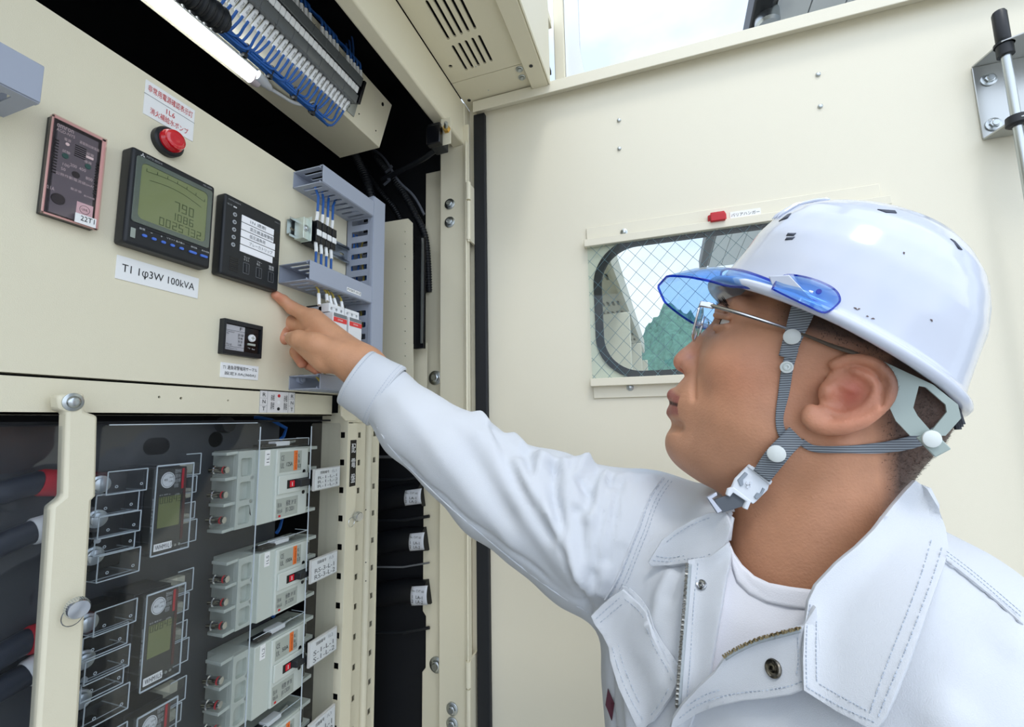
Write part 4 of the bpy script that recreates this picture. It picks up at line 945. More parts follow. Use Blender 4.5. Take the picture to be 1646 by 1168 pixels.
# circuit cards
CARDB = mat('card_holder', (206, 204, 200), .3)
cards = [((506, 753), (548, 749), (548, 780), (506, 790), '1L1', 'R-1-L-1\nR-1-L-2\nR-1-L-3', 'topmost white circuit card in its clear holder, headed 1L1'),
         ((500.7, 900.7), (543.6, 884), (543.6, 920), (500.7, 938), '1L5', 'RS-3-L-1\nRS-3-L-2', 'second circuit card down, lines beginning RS-3-L'),
         ((498.7, 1032.7), (543, 1007), (543, 1046.7), (498, 1071), '1L2', 'S-1-L-1\nS-1-L-2', 'third circuit card down, headed 1L2'),
         ((498, 1164), (540, 1133.5), (540, 1176), (498, 1206), '1L3', 'T-1-L-1\nT-1-L-2', 'lowest circuit card, cut off by the bottom edge')]
for tl, tr, br, bl, hd, bd_, lab in cards:
    x = CX+.006; y0, y1, z0, z1 = rectq(tl, tr, br, bl, x)
    t = thing('circuit_card', lab, 'label', (CX, (y0+y1)/2, z0), 'circuit cards on the narrow cover')
    w, h = y1-y0, z1-z0
    G().box(CX, x-.002, y0, y1, z0, z1).build('holder', CARDB, t, bevel=.0006)
    cd_ = G().box(x-.002, x-.0012, y0+.04*w, y1-.03*w, z0+.05*h, z1-.05*h).build('card', WHITE, t)
    G().box(x-.001, x-.0004, y0, y1, z0, z1).build('holder_window', CLEARC, t)
    Mx = frameX(x-.0012)
    joinm([text('回路番号', y0+.22*w, z0+.74*h, .32*w, .13*h, Mx, INK, cd_), text(hd, y0+.66*w, z0+.74*h, .16*w, .12*h, Mx, GREYI, cd_), text(bd_, y0+.13*w, z0+.12*h, .76*w, (.52 if bd_.count('\n') > 1 else .45)*h, Mx, mat('dark_grey_print', (92, 94, 98), .5), cd_)], 'lettering')

# --- incoming cables at the far left
CBL = mat('cable_jacket', (44, 50, 62), .35)
specs = [((-60, 800), (60, 775), (104, 776), REDW, 'cable with red sleeve in the upper left bay'), ((-60, 890), (50, 855), (92, 842), WHITEP, 'cable with white sleeve in the upper left bay'),
         ((-60, 1080), (42, 1030), (80, 1018), REDW, 'cable with red sleeve near the bottom left corner'), ((-60, 1130), (40, 1085), (76, 1062), WHITEP, 'cable with white sleeve near the bottom left corner')]
for a, b, c, m, lab in specs:
    x = -.65; A_, B_, C_ = onX(*a, x), onX(*b, x), onX(*c, x+.0)
    t = thing('power_cable', 'thick dark '+lab, 'cable', tuple(C_), 'incoming power cables at the left')
    G().tube([A_+Vector((-.05, -.05, -.03)), A_, A_.lerp(B_, .5)+Vector((0, 0, -.003)), B_, B_.lerp(C_, .3)], .0125, 14).build('cable', CBL, t)
    G().tube([B_.lerp(C_, .02), B_.lerp(C_, .12), C_, C_+(C_-B_)*.5], [.0135, .0145, .0145, .012], 16).build('sleeve', m, t)
# --- dark cables with number tags in the gap by the post
for k, (u, v, w_, h_) in enumerate(((663, 799, 32, 25), (669, 871, 28, 28), (673, 958, 30, 30))):
    c = onY(u, v, .90)
    t = thing('cable_bundle', ['black cable bundle with white tag, topmost in the gap by the post', 'black cable bundle with white tag, middle one in the gap by the post', 'black cable bundle with white tag, lowest in the gap by the post'][k], 'cable', tuple(c), 'tagged cable bundles')
    G().tube([c+Vector((-.12, .03, -.02)), c+Vector((-.05, .03, -.004)), c+Vector((.0, .028, 0)), c+Vector((.012, .028, .002))], .0255, 18).build('cable', mat('dark_cable', (13, 15, 20), .5), t)
    ww, hh = w_/725*.95/2, h_/725*.95/2
    rows_ = [[c+Vector((ww*(2*i/6-1), .005*((2*j/6-1)**2)-.001, hh*(2*j/6-1)+.15*ww*(2*i/6-1))) for i in range(7)] for j in range(7)]
    tg = G().grid(rows_).build('number_tag', mat('tag_white', (205, 208, 214), .5), t, solid=.0004)
    M = Matrix.Translation(c+Vector((0, -.0025, 0))) @ Matrix(((1, 0, 0, 0), (0, 0, -1, 0), (0, 1, 0, 0), (0, 0, 0, 1)))
    joinm([text('No. CVT 60', -ww*.8, hh*.45, ww*1.5, hh*.25, M, INK, t), text('1  LA-1\n2  LA-2', -ww*.8, -hh*.7, ww*1.4, hh*.8, M, INK, t)], 'lettering')
for k in range(5):
    v = (728, 765, 830, 905, 1010)[k]; a, b = onY(607, v+6, .92), onY(690, v, .92)
    t = thing('cable', f'thin dark cable crossing the gap by the post, {["topmost", "second", "third", "fourth", "lowest"][k]} of five', 'cable', tuple(a), 'thin cables in the gap')
    G().tube([a+Vector((-.1, .01, .0)), a, a.lerp(b, .5)+Vector((0, 0, -.004)), b+Vector((-.002, .004, 0))], .0035 if k != 3 else .002, 8).build('jacket', mat('grey_cable', (110, 112, 114), .5) if k in (0, 3) else BLACKP, t)
# --- perforated plate and glassy strip beside the post, upper part
yp = .865
lp = [(onY(u, v, yp).x, onY(u, v, yp).z) for u, v in ((612, 358), (656, 351), (663, 358), (664, 700), (612, 700))]
hl = [circle(onY(651, 372+20*k, yp).x, onY(651, 372+20*k, yp).z, .0016, 8) for k in range(15)]
plate('perforated_plate', [lp]+hl, .002, frameY(yp), CREAM, cab)
G().box(onY(665, 500, .87).x, onY(681, 500, .87).x, .870, .88, onY(672, 560, .87).z, onY(672, 380, .87).z).build('dark_strip', BLACKG, cab, bevel=.001)
G().box(onY(677, 500, .868).x, onY(679.5, 500, .868).x, .866, .87, onY(672, 552, .868).z, onY(672, 384, .868).z).build('steel_edge', ZINC, cab)
G().box(onY(663, 600, .905).x, onY(686, 600, .905).x, .905, .907, onY(672, 700, .905).z, onY(672, 552, .905).z).build('filler_plate', CREAM, cab)
# ================================================================== terminal carrier under the roof of the cabinet
YE = .78
cl_, cf_, cu_ = onY(546, 252.6, YE), onY(610, 238, YE), onY(630, 168.4, YE)
zb_ = (cl_.z+cf_.z)/2; xl, xfold, xu, zu = cl_.x, cf_.x, cu_.x, cu_.z
td = Vector((xu-xfold, 0, zu-zb_)); TL = td.length; td.normalize(); nn = Vector((td.z, 0, -td.x))
f0_ = Vector((xfold, 0, zb_))
def S(t_, y, off=0): p = f0_+td*t_+nn*off; return Vector((p.x, y, p.z))
def onS(u, v, off=0): return onP(u, v, f0_+nn*off, nn)
def tS(p): return (p-f0_).dot(td)
Y0 = .0
car = thing('terminal_carrier', 'folded cream channel under the roof carrying the long terminal row', 'bracket', (xfold, .4, zb_))
# channel: bottom face and slanted face, sheet metal
up = S(TL, 0)
G().prism([(xl, YE, zb_), (xfold, YE, zb_), (up.x, YE, up.z), (up.x-.002, YE, up.z), (xfold-.0025, YE, zb_+.002), (xl, YE, zb_+.002)], (0, Y0-YE, 0)).build('channel', CREAM, car, bevel=.0012)
G().prism([(xl, YE-.001, zb_), (xfold-.001, YE-.001, zb_+.001), (up.x-.001, YE-.001, up.z), (up.x-.012, YE-.001, up.z), (xl-.01, YE-.001, zb_+.05)], (0, .002, 0)).build('end_wall', CREAM, car)
e_ = onS(615, 167.5); G().cyl(e_-nn*.0005, e_+nn*.0004, .0038, 16).build('hole', BLACKG, car)
for (u, v, r_) in ((571, 163, .0034), (577, 183, .0015), (604, 210, .0016), (572, 118, .003)):
    e_ = onS(u, v); G().cyl(e_-nn*.0005, e_+nn*.0004, r_, 14).build('hole', BLACKG, car)
# terminal row
o_ = .030
pa, pb, pc = onS(564.5, 164.4, o_*.5), onS(583, 131, o_*.5), onS(571, 147, o_)
tl0, tl1 = tS(pa), tS(pb); ye = (pa.y+pb.y)/2
tr = thing('terminal_row', 'long dark grey terminal row with white marker strip under the roof', 'terminal block', (xfold, .5, zb_))
GREYT = mat('terminal_grey', (92, 96, 98), .35); tm = (tl0+tl1)/2
ym = .12
def slab(name, ta_, tb__, oa, ob, ya, yb, m, par, bevel=.0006):
    vs = [S(t_, y, o) for y in (ya, yb) for t_, o in ((ta_, oa), (tb__, oa), (tb__, ob), (ta_, ob))]
    return G().add(vs, [(0, 1, 2, 3), (7, 6, 5, 4), (0, 4, 5, 1), (1, 5, 6, 2), (2, 6, 7, 3), (3, 7, 4, 0)]).build(name, m, par, bevel=bevel)
slab('base', tl0+.004, tl1-.004, .0, .012, ym, ye, BLACKP, tr)
n = 30; pitch = .0158
slab('cover', tl0, tm-.0085, .012, .024, ym, ye-.002, mat('smoked_cover', (88, 92, 94), .15, coat=.6), tr, .001)
slab('cover', tm+.0085, tl1, .012, .024, ym, ye-.002, mat('smoked_cover', 0), tr, .001)
slab('pole_core', tm-.0085, tm+.0085, .010, .020, ym, ye, BLACKG, tr, 0)
for i in range(34):
    ya = ye-.004-(i+1)*pitch*.62
    if ya < ym: break
    slab('marker', tm-.0062, tm+.0062, .0195, .0225, ya+.0002, ya+pitch*.62-.0004, WHITE, tr, .0012)
for i in range(13):
    ya = ye-.010-(i+1)*.030
    if ya < ym: break
    slab('divider', tl0-.001, tm-.0085, .0235, .0245, ya, ya+.0006, GREYT, tr, 0); slab('divider', tm+.0085, tl1+.001, .0235, .0245, ya, ya+.0006, GREYT, tr, 0)
slab('end_stop', tl0+.004, tl1-.002, 0, .026, ye, ye+.006, BLACKG, tr)
slab('red_tip', tl1-.008, tl1-.003, .012, .02, ye+.006, ye+.009, RED, tr)
# mounting foot of the row
slab('foot', tl0-.012, tl0+.022, 0.0, .003, ye+.002, ye+.022, ZINC, tr)
screw('foot_screw', S(tl0-.003, ye-.004, .006), nn, .004, tr)
# lower wires: one wire, one marker sleeve, all bending into the bundle
sw0 = onS(516, 172, .010); t_b = -.004
nb = 30; names = ['N24', 'SUB11', 'S4100', 'S41C1', 'S4101', 'S4102', 'S4103', 'S4104', 'S4105', 'S4106', 'S4107', 'S4108', 'S4109', 'S4110', 'S4111', 'S4112', 'S4113', 'S4114', 'S4115', 'S4116', 'S4117', 'S4118', 'S4119', 'S4120', 'S4121', 'S4122', 'S4123', 'S4124', 'S4125', 'S4126']
ord_ = ['first', 'second', 'third', 'fourth', 'fifth', 'sixth', 'seventh', 'eighth', 'ninth', 'tenth', 'eleventh', 'twelfth', 'thirteenth', 'fourteenth', 'fifteenth', 'sixteenth', 'seventeenth', 'eighteenth', 'nineteenth', 'twentieth', 'twenty-first', 'twenty-second', 'twenty-third', 'twenty-fourth', 'twenty-fifth', 'twenty-sixth', 'twenty-seventh', 'twenty-eighth', 'twenty-ninth', 'thirtieth']
bun0 = onS(505, 172, .012); tb_ = tS(onS(440, 118, .012)); tb2 = tS(onS(480, 150, .012))
tbun = tb_
yfar = ye-.002
bundle_y0 = onS(362, 50, .012).y
for i in range(nb):
    y_ = yfar-.006-i*.0094
    if y_ < .22: break
    w = thing('wire', f'blue control wire with white numbered sleeve, {ord_[i]} from the far end of the lower row', 'wire', tuple(S(tl0, y_, .01)), 'blue wires below the terminal row')
    j = (i*5) % 7
    o1 = .006+.0042*(j % 3); t1 = tbun+.0042*(j//3)-.004
    pts = [S(tl0+.002, y_, .010), S(tl0-.006, y_-.003, .012), S(tl0-.020, y_-.0075, .013), S((tl0+t1)/2-.006, y_-.012, .013), S(t1+.004, y_-.020, o1+.003), S(t1, y_-.034, o1), S(t1, y_-.060, o1)]
    pp = smooth_path(pts, 4)
    G().tube(pp, .0019, 8).build('conductor', BLUEW, w)
    sl = [S(tl0-.0005, y_-.0005, .0105), S(tl0-.006, y_-.003, .012), S(tl0-.0245, y_-.0088, .013)]
    G().tube(sl, .0036, 10).build('marker_sleeve', WHITE, w)
    M = Matrix.Identity(4); ex = (sl[2]-sl[1]).normalized(); ez = nn; eyv = ez.cross(ex)
    c_ = sl[1].lerp(sl[2], .1)+nn*.00375
    M = Matrix(((ex.x, eyv.x, ez.x, c_.x), (ex.y, eyv.y, ez.y, c_.y), (ex.z, eyv.z, ez.z, c_.z), (0, 0, 0, 1)))
    text(names[i], 0, -.0015, .0115, .0030, M, INK, w, 'lettering', .0001)
    # upper row
    if i % 1 == 0 and not (i in (5, 6, 12, 13, 19)):
        yy = y_+.012
        w = thing('wire', f'blue control wire with white sleeve, {ord_[i]} position of the upper row', 'wire', tuple(S(tl1, yy, .01)), 'blue wires above the terminal row')
        G().tube([S(tl1-.002, yy, .010), S(tl1+.006, yy-.003, .011), S(tl1+.017, yy-.006, .010)], .0034, 8).build('marker_sleeve', WHITE, w)
        G().tube(smooth_path([S(tl1+.016, yy-.006, .010), S(tl1+.028, yy-.010, .008), S(tl1+.034, yy-.02, -.004), S(tl1+.036, yy-.05, -.010)], 3), .0019, 6).build('conductor', BLUEW, w)
# the bundle the wires run into, with ties
for k in range(9):
    o1 = .004+.0042*(k % 3); t1 = tbun+.0042*(k//3)-.004
    if k > 8: break
    w = thing('wire', f'long blue wire lying in the tied bundle, strand {ord_[k]} from its outer edge', 'wire', tuple(S(t1, .4, o1)), 'blue wires in the tied bundle')
    e = yfar-.03-.012*k
    G().tube([S(t1, bundle_y0-.03, o1), S(t1+.0008*math.sin(k), (bundle_y0+e)/2, o1), S(t1, e, o1)], .0021, 8).build('conductor', BLUEW, w)
for k, (u, v) in enumerate(((397, 76), (437, 112), (477, 145), (506, 170))):
    yy = onS(u, v, .012).y
    w = thing('cable_tie', f'small black tie around the blue bundle, {ord_[k]} from the corrugated conduit', 'cable tie', tuple(S(tbun, yy, .01)), 'ties on the blue bundle')
    lp = [S(tbun+.0095*math.cos(a), yy, .008+.0088*math.sin(a)) for a in np.arange(0, 6.28, .4)]
    G().tube(lp, .0011, 6, closed=True).build('band', BLACKP, w)
    G().obox(S(tbun-.009, yy, .012), (td, Vector((0, 1, 0)), nn), (.003, .0028, .003)).build('lock', BLACKP, w)
# corrugated conduit ending at the bundle
ce = onS(352, 30, .016)
w = thing('corrugated_conduit', 'fat black corrugated conduit from which the blue bundle emerges', 'conduit', tuple(ce))
t1 = tS(onS(335, 22, .012)); path = []; rs = []
ya, yb = ce.y+.012, .05
N = 150
for i in range(N):
    y_ = ya+(yb-ya)*i/(N-1); path.append(S(tbun+.006-.004*min(1, i/60), y_, .016)); rs.append((.0185, .0185, .0155, .0155)[i % 4])
rs[0] = rs[1] = .010
G().tube(path, rs, 28).build('tube', BLACKP, w)
# lamp tube
LED = bpy.data.materials.new('led_tube'); LED.use_nodes = True; b_ = LED.node_tree.nodes['Principled BSDF']
b_.inputs['Base Color'].default_value = (.9, .93, 1, 1); b_.inputs['Emission Color'].default_value = (.9, .96, 1, 1); b_.inputs['Emission Strength'].default_value = 7
zl_ = zb_-.0135
le = onZ(403, 124, zl_)
lt = thing('lamp_tube', 'glowing white lamp tube under the terminal carrier', 'lamp', tuple(le))
G().cyl((le.x, -.2, zl_), (le.x, le.y, zl_), .0090, 24).build('tube', LED, lt)
G().lathe((le.x, le.y, zl_), (0, 1, 0), [(0, .0096), (.010, .0096), (.014, .0085), (.015, .005)], 24).build('end_cap', mat('end_cap', (225, 210, 212), .4), lt)
G().box(le.x-.012, le.x+.012, -.2, le.y+.004, zl_+.0092, zb_-.0002).build('holder', mat('grey_holder', (165, 168, 170), .4), lt)
lc = onZ(420, 128, zl_+.004); ld_ = onZ(432, 140, zl_+.004)
G().lathe(lc, (ld_-lc), [(-.012, .009), (.006, .009), (.012, .007), (.018, .006), (.022, .0045)], 18).build('plug', WHITEP, lt)
cp = [onZ(u, v, zl_+.006) for u, v in ((432, 141), (450, 152), (468, 163), (485, 168), (505, 166))]
G().tube(smooth_path(cp, 5), .0032, 10).build('lead', WHITEP, lt)
# black conduits hanging in the dark, behind
def conduit(pts, r_, lab, ratio=.82, m=BLACKP, pitch=3):
    P_ = smooth_path([Vector(p) for p in pts], 40)
    # resample by length
    L = [0]
    for a, b in zip(P_, P_[1:]): L.append(L[-1]+(b-a).length)
    step = .0016; out = []; j = 0; s_ = 0
    while s_ < L[-1]:
        while L[j+1] < s_: j += 1
        out.append(P_[j].lerp(P_[j+1], (s_-L[j])/max(L[j+1]-L[j], 1e-9))); s_ += step
    rs = [r_ if (i % 4) < 2 else r_*ratio for i in range(len(out))]
    w = thing('cable_conduit', lab, 'conduit', tuple(out[0]), 'black conduits in the dark cabinet')
    G().tube(out, rs, 16).build('tube', m, w)
def pY(u, v, y): return tuple(onY(u, v, y))
conduit([pY(560, 235, .90), pY(578, 265, .88), pY(592, 300, .88), pY(600, 345, .90), pY(604, 420, .92)], .012, 'thickest black corrugated conduit hanging behind the upright duct')
conduit([pY(590, 235, .92), pY(618, 270, .90), pY(645, 305, .90), pY(668, 345, .91), pY(684, 385, .92), pY(690, 470, .93)], .0085, 'black corrugated conduit bending down towards the post')
conduit([pY(575, 250, .93), pY(605, 300, .93), pY(640, 345, .94), pY(665, 420, .94)], .007, 'thin black corrugated conduit behind the other two')
w = thing('grey_cable', 'slim grey cable arching beside the black conduits', 'cable', pY(600, 240, .89))
G().tube(smooth_path([Vector(pY(*p)) for p in ((600, 240, .89), (618, 255, .88), (640, 290, .88), (665, 315, .89), (682, 345, .90))], 6), .0032, 10).build('jacket', mat('dark_grey_cable', (84, 88, 96), .5), w)
for k in range(2):
    c = onY(*((625, 273), (622, 293))[k], .875)
    t = thing('cable_tie', ['dark tie on the conduits, upper one behind the roof channel', 'dark tie on the conduits, lower one with a square lock'][k], 'cable tie', tuple(c))
    G().obox(c, ((1, 0, .6), (0, 1, 0), (-.6, 0, 1)), (.010, .002, .002)).build('band', mat('dark_grey_cable', 0), t)
    G().obox(c+Vector((.008, -.003, .005)), ((1, 0, .6), (0, 1, 0), (-.6, 0, 1)), (.0035, .002, .0035)).build('lock', mat('dark_grey_cable', 0), t, bevel=.0005)
# blue harness behind the carrier
for k in range(5):
    a, b, c = onY(515+8*k, -30, .70), onY(528+7*k, 20, .74), onY(548+5*k, 78, .80)
    w = thing('wire', f'blue wire hanging behind the terminal carrier, {ord_[k]} from the left', 'wire', tuple(b), 'blue harness behind the carrier')
    G().tube(smooth_path([a, b, c, c+Vector((-.05, .05, -.04))], 5), .0026, 8).build('conductor', BLUEW, w)
# ================================================================== implicit surfaces
def sd_ell(P_, c, r):
    q_ = (P_-c)/r; k0 = np.sqrt((q_*q_).sum(-1)); k1 = np.sqrt(((q_/r)**2).sum(-1))
    return k0*(k0-1)/np.maximum(k1, 1e-9)
def sd_cap(P_, a, b, ra, rb):
    a = np.array(a); b = np.array(b); ab = b-a; t = np.clip(((P_-a)@ab)/max(ab@ab, 1e-12), 0, 1)
    d = P_-a-t[..., None]*ab; return np.sqrt((d*d).sum(-1))-(ra+(rb-ra)*t)
def smin(a, b, k):
    h = np.clip(.5+.5*(b-a)/k, 0, 1); return b*(1-h)+a*h-k*h*(1-h)
def smax(a, b, k): return -smin(-a, -b, k)
def nets(fn, lo, hi, h):
    lo = np.array(lo, float); hi = np.array(hi, float); n = np.ceil((hi-lo)/h).astype(int)+1
    xs = [lo[i]+h*np.arange(n[i]) for i in range(3)]
    D = np.empty(n)
    for i0 in range(0, n[0], 24):
        g = np.stack(np.meshgrid(xs[0][i0:i0+24], xs[1], xs[2], indexing='ij'), -1); D[i0:i0+24] = fn(g)
    s = D < 0
    cnt = np.zeros(n-1); acc = np.zeros(tuple(n-1)+(3,))
    c = [(i, j, k) for i in (0, 1) for j in (0, 1) for k in (0, 1)]
    sl = lambda a, o: a[o[0]:a.shape[0]-1+o[0], o[1]:a.shape[1]-1+o[1], o[2]:a.shape[2]-1+o[2]]
    for a in c:
        for ax in range(3):
            if a[ax]: continue
            b = list(a); b[ax] = 1; b = tuple(b); da, db = sl(D, a), sl(D, b); m = (da < 0) != (db < 0)
            t = np.where(m, da/np.where(m, da-db, 1), 0)
            for q_ in range(3): acc[..., q_] += np.where(m, a[q_]+(t if q_ == ax else 0), 0)
            cnt += m
    act = cnt > 0; idx = -np.ones(act.shape, int); idx[act] = np.arange(act.sum())
    ii = np.argwhere(act); V = lo+h*(ii+acc[act]/cnt[act][:, None])
    F = []
    for ax in range(3):
        u_, v_ = (ax+1) % 3, (ax+2) % 3
        A = [slice(1, -1)]*3; A[ax] = slice(0, -1); B = list(A); B[ax] = slice(1, None)
        sa, sb_ = s[tuple(A)], s[tuple(B)]; e = np.argwhere(sa != sb_)
        if not len(e): continue
        fl = sa[tuple(e.T)]; e = e.copy()
        for q_ in range(3):
            if q_ != ax: e[:, q_] += 1
        def at(du, dv): w = e.copy(); w[:, u_] -= du; w[:, v_] -= dv; return idx[tuple(w.T)]
        Q = np.stack([at(1, 1), at(0, 1), at(0, 0), at(1, 0)], 1); Q[~fl] = Q[~fl][:, ::-1]; F.append(Q)
    return V, np.concatenate(F)
def relax(V, F, it=2, w=.5):
    for _ in range(it):
        S_ = np.zeros_like(V); C_ = np.zeros(len(V))
        for a in range(4):
            for b in (F[:, (a+1) % 4], F[:, (a-1) % 4]): np.add.at(S_, F[:, a], V[b]); np.add.at(C_, F[:, a], 1)
        V = V+(S_/C_[:, None]-V)*w
    return V
def to_obj(name, V, F, m, parent, col=None, label=None, solid=0):
    o0 = np.array(org(parent)); me = bpy.data.meshes.new(name)
    me.from_pydata((V-o0).tolist(), [], F.tolist()); me.update(); me.materials.append(m)
    if col is not None:
        ca = me.color_attributes.new('Col', 'FLOAT_COLOR', 'POINT'); ca.data.foreach_set('color', np.concatenate([col, np.ones((len(V), 1))], 1).ravel())
    o = put(bpy.data.objects.new(name, me), name, parent, label)
    for p in me.polygons: p.use_smooth = True
    if solid: md = o.modifiers.new('solid', 'SOLIDIFY'); md.thickness = solid; md.offset = -1
    return o
def bvh_of(V, F): return BVHTree.FromPolygons([tuple(v) for v in V], [tuple(f) for f in F])

# ------------------------------------------------------------------ frames of the head
hf = Vector((-math.cos(R(8)), math.sin(R(8)), 0)); hn = Vector((math.sin(R(8)), math.cos(R(8)), 0)); HS = -hn
HC = Vector((.14, .53, 1.6)); ZZ = Vector((0, 0, 1))
HF = hf*math.cos(R(18))+ZZ*math.sin(R(18)); HU = -hf*math.sin(R(18))+ZZ*math.cos(R(18))
HO = onP(1335, 632, HC+HS*.07, hn)-HS*.07
KF = hf*math.cos(R(38))+ZZ*math.sin(R(38)); KU = -hf*math.sin(R(38))+ZZ*math.cos(R(38))
HM = np.array([HF, HU, HS]); KM = np.array([KF, KU, HS]); HO_ = np.array(HO)
def hw(f_, u_, s_): return HO+HF*f_+HU*u_+HS*s_
def kw(f_, u_, s_): return HO+KF*f_+KU*u_+HS*s_

man = thing('person', 'man in white helmet and pale work jacket pointing at the panel', 'person', (.135, .53, 0))

# ------------------------------------------------------------------ head and neck
def head_sdf(P_):
    P_ = P_.copy(); A = np.abs(P_[..., 2]); Q = np.stack([P_[..., 0], P_[..., 1], A], -1)
    E = lambda c, r: sd_ell(Q, np.array(c), np.array(r))
    d = E((-.001, .056, 0), (.098, .092, .076))
    d = smin(d, E((-.050, .002, 0), (.051, .052, .056)), .02)
    d = smin(d, E((.050, .010, 0), (.070, .085, .067)), .02)
    d = smin(d, E((.040, -.048, .008), (.070, .052, .054)), .025)          # jaw
    d = smin(d, E((.068, -.085, 0), (.052, .037, .043)), .022)             # soft underside
    d = smin(d, E((.106, -.084, 0), (.022, .022, .024)), .018)             # chin
    d = smin(d, E((.108, -.040, 0), (.027, .034, .033)), .018)             # muzzle
    d = smin(d, E((.076, .008, .036), (.030, .028, .026)), .018)           # cheek
    d = smin(d, sd_cap(Q, (.104, .068, .006), (.090, .068, .044), .011, .010), .012)   # brow
    nk = sd_cap(Q, (-.024, -.045, 0), (-.036, -.26, 0), .060, .064)
    nk = smin(nk, sd_cap(Q, (.015, -.105, 0), (-.005, -.25, 0), .036, .045), .03)
    nk = smin(nk, sd_cap(Q, (-.02, -.04, .055), (.004, -.22, .018), .012, .011), .012)    # neck tendon
    d = smin(d, nk, .025)
    # sockets
    d = smax(d, -sd_ell(Q, np.array((.114, .050, .033)), np.array((.015, .012, .019))), .010)
    # nose
    n_ = sd_cap(Q, (.106, .050, 0), (.129, .013, 0), .0075, .0095)
    n_ = smin(n_, E((.1305, .0035, 0), (.0135, .0125, .0125)), .006)
    n_ = smin(n_, E((.121, -.0005, .0125), (.0115, .0095, .0075)), .005)
    d = smin(d, n_, .008)
    d = smax(d, -E((.1285, -.0085, .0068), (.0055, .0050, .0032)), .0025)
    # fold beside the nose
    d = smax(d, -sd_cap(Q, (.1205, .004, .0235), (.108, -.034, .037), .0016, .0006), .007)
    # lips
    d = smin(d, sd_cap(Q, (.1325, -.0365, 0), (.1175, -.0430, .024), .0085, .0045), .005)
    d = smin(d, sd_cap(Q, (.1275, -.0555, 0), (.1155, -.0480, .023), .0088, .0045), .005)
    d = smax(d, -sd_cap(Q, (.142, -.0455, 0), (.1165, -.0450, .027), .0030, .0012), .0020)
    d = smax(d, -sd_cap(Q, (.1385, -.0715, 0), (.116, -.068, .025), .0065, .004), .008)
    # eyelids
    for (a, b, c, r_) in (((.1015, .0555, .019), (.1085, .0565, .032), (.0965, .0535, .047), .0036), ((.1015, .0455, .020), (.1060, .0435, .032), (.0955, .0450, .046), .0036)):
        d = smin(d, sd_cap(Q, a, b, r_, r_), .003); d = smin(d, sd_cap(Q, b, c, r_, r_*.8), .003)
    # ear, in its own tilted plane standing off the head
    m_ = (Q[..., 2] > .050) & (Q[..., 0] > -.058) & (Q[..., 0] < .035) & (Q[..., 1] > -.055) & (Q[..., 1] < .055)
    if m_.any(): d[m_] = ear_sdf(Q[m_], d[m_])
    return d
def ear_sdf(Q, d):
    sp = lambda L_, k: [(p.x, p.y) for p in smooth_path([Vector((a, b, 0)) for a, b in L_], k)]
    e_out = sp([(.004, .024), (-.006, .0315), (-.019, .0320), (-.0285, .026), (-.0345, .016), (-.0350, .004), (-.0305, -.008), (-.023, -.018), (-.011, -.0265), (.001, -.0300), (.0095, -.0265), (.0110, -.018)], 3)
    eS = lambda f_: .074+.30*max(0, .006-f_)
    pl = smax(sd_ell(Q, np.array((-.013, .001, .080)), np.array((.0215, .030, .05))), np.abs(Q[..., 2]-(.072+.30*(.006-Q[..., 0])))-.0025, .003)
    ear = pl; lob = lambda u_: .0042+.0022*min(1, max(0, (-u_-.012)/.012))
    for a, b in zip(e_out, e_out[1:]): ear = smin(ear, sd_cap(Q, (a[0], a[1], eS(a[0])+.001), (b[0], b[1], eS(b[0])+.001), lob(a[1]), lob(b[1])), .0022)
    anti = sp([(-.010, .022), (-.021, .018), (-.0265, .007), (-.0240, -.006), (-.0165, -.014), (-.006, -.017), (.003, -.015)], 3)
    for a, b in zip(anti, anti[1:]): ear = smin(ear, sd_cap(Q, (a[0], a[1], eS(a[0])+.0003), (b[0], b[1], eS(b[0])+.0003), .0034, .0034), .0022)
    ear = smin(ear, sd_ell(Q, np.array((.003, -.023, .0755)), np.array((.009, .009, .006))), .004)
    d = smin(d, ear, .004)
    d = smax(d, -sd_cap(Q, (-.007, -.007, .083), (-.0175, .009, .0875), .0070, .0062), .0035)
    d = smax(d, -sd_cap(Q, (-.0300, .018, .0900), (-.0315, -.002, .0900), .0017, .0015), .0025)
    d = smin(d, sd_cap(Q, (-.002, .009, .0760), (-.012, .006, .0790), .0030, .0022), .003)   # root of the helix
    d = smin(d, sd_ell(Q, np.array((.0035, .001, .0735)), np.array((.0055, .0075, .0075))), .004)   # tragus
    return d
hV, hF_ = nets(head_sdf, (-.125, -.285, -.105), (.155, .175, .105), .0019)
hV = relax(hV, hF_, 1, .4)
L3 = hV.copy()
def gs(c, r): return np.exp(-(((L3[:, 0]-c[0])/r[0])**2+((L3[:, 1]-c[1])/r[1])**2+((np.abs(L3[:, 2])-c[2])/r[2])**2))
skin = np.tile(np.array(lin((206, 150, 117))), (len(L3), 1))
def mixc(rgb, w):
    global skin
    skin = skin*(1-w[:, None])+np.array(lin(rgb))*w[:, None]
mixc((212, 136, 112), .75*np.clip(gs((.13, .0, 0), (.022, .020, .022)), 0, 1))
mixc((214, 140, 116), .75*np.clip(gs((-.012, .0, .088), (.035, .042, .022)), 0, 1))
mixc((180, 84, 70), .75*np.clip(gs((-.014, .003, .078), (.011, .016, .007)), 0, 1))
mixc((208, 138, 108), .5*np.clip(gs((.07, .0, .06), (.035, .03, .03)), 0, 1))
lipm = np.clip(1.3*(np.exp(-((L3[:, 1]+.0365-.25*np.abs(L3[:, 2])*-1*.8)/.0065)**4)+np.exp(-((L3[:, 1]+.0560-.25*np.abs(L3[:, 2]))/.0070)**4)), 0, 1)*(L3[:, 0] > .1135)*(np.abs(L3[:, 2]) < .028)
mixc((166, 94, 88), .85*lipm)
mixc((140, 116, 100), .32*np.clip(gs((.085, -.085, .02), (.055, .035, .05)), 0, 1))
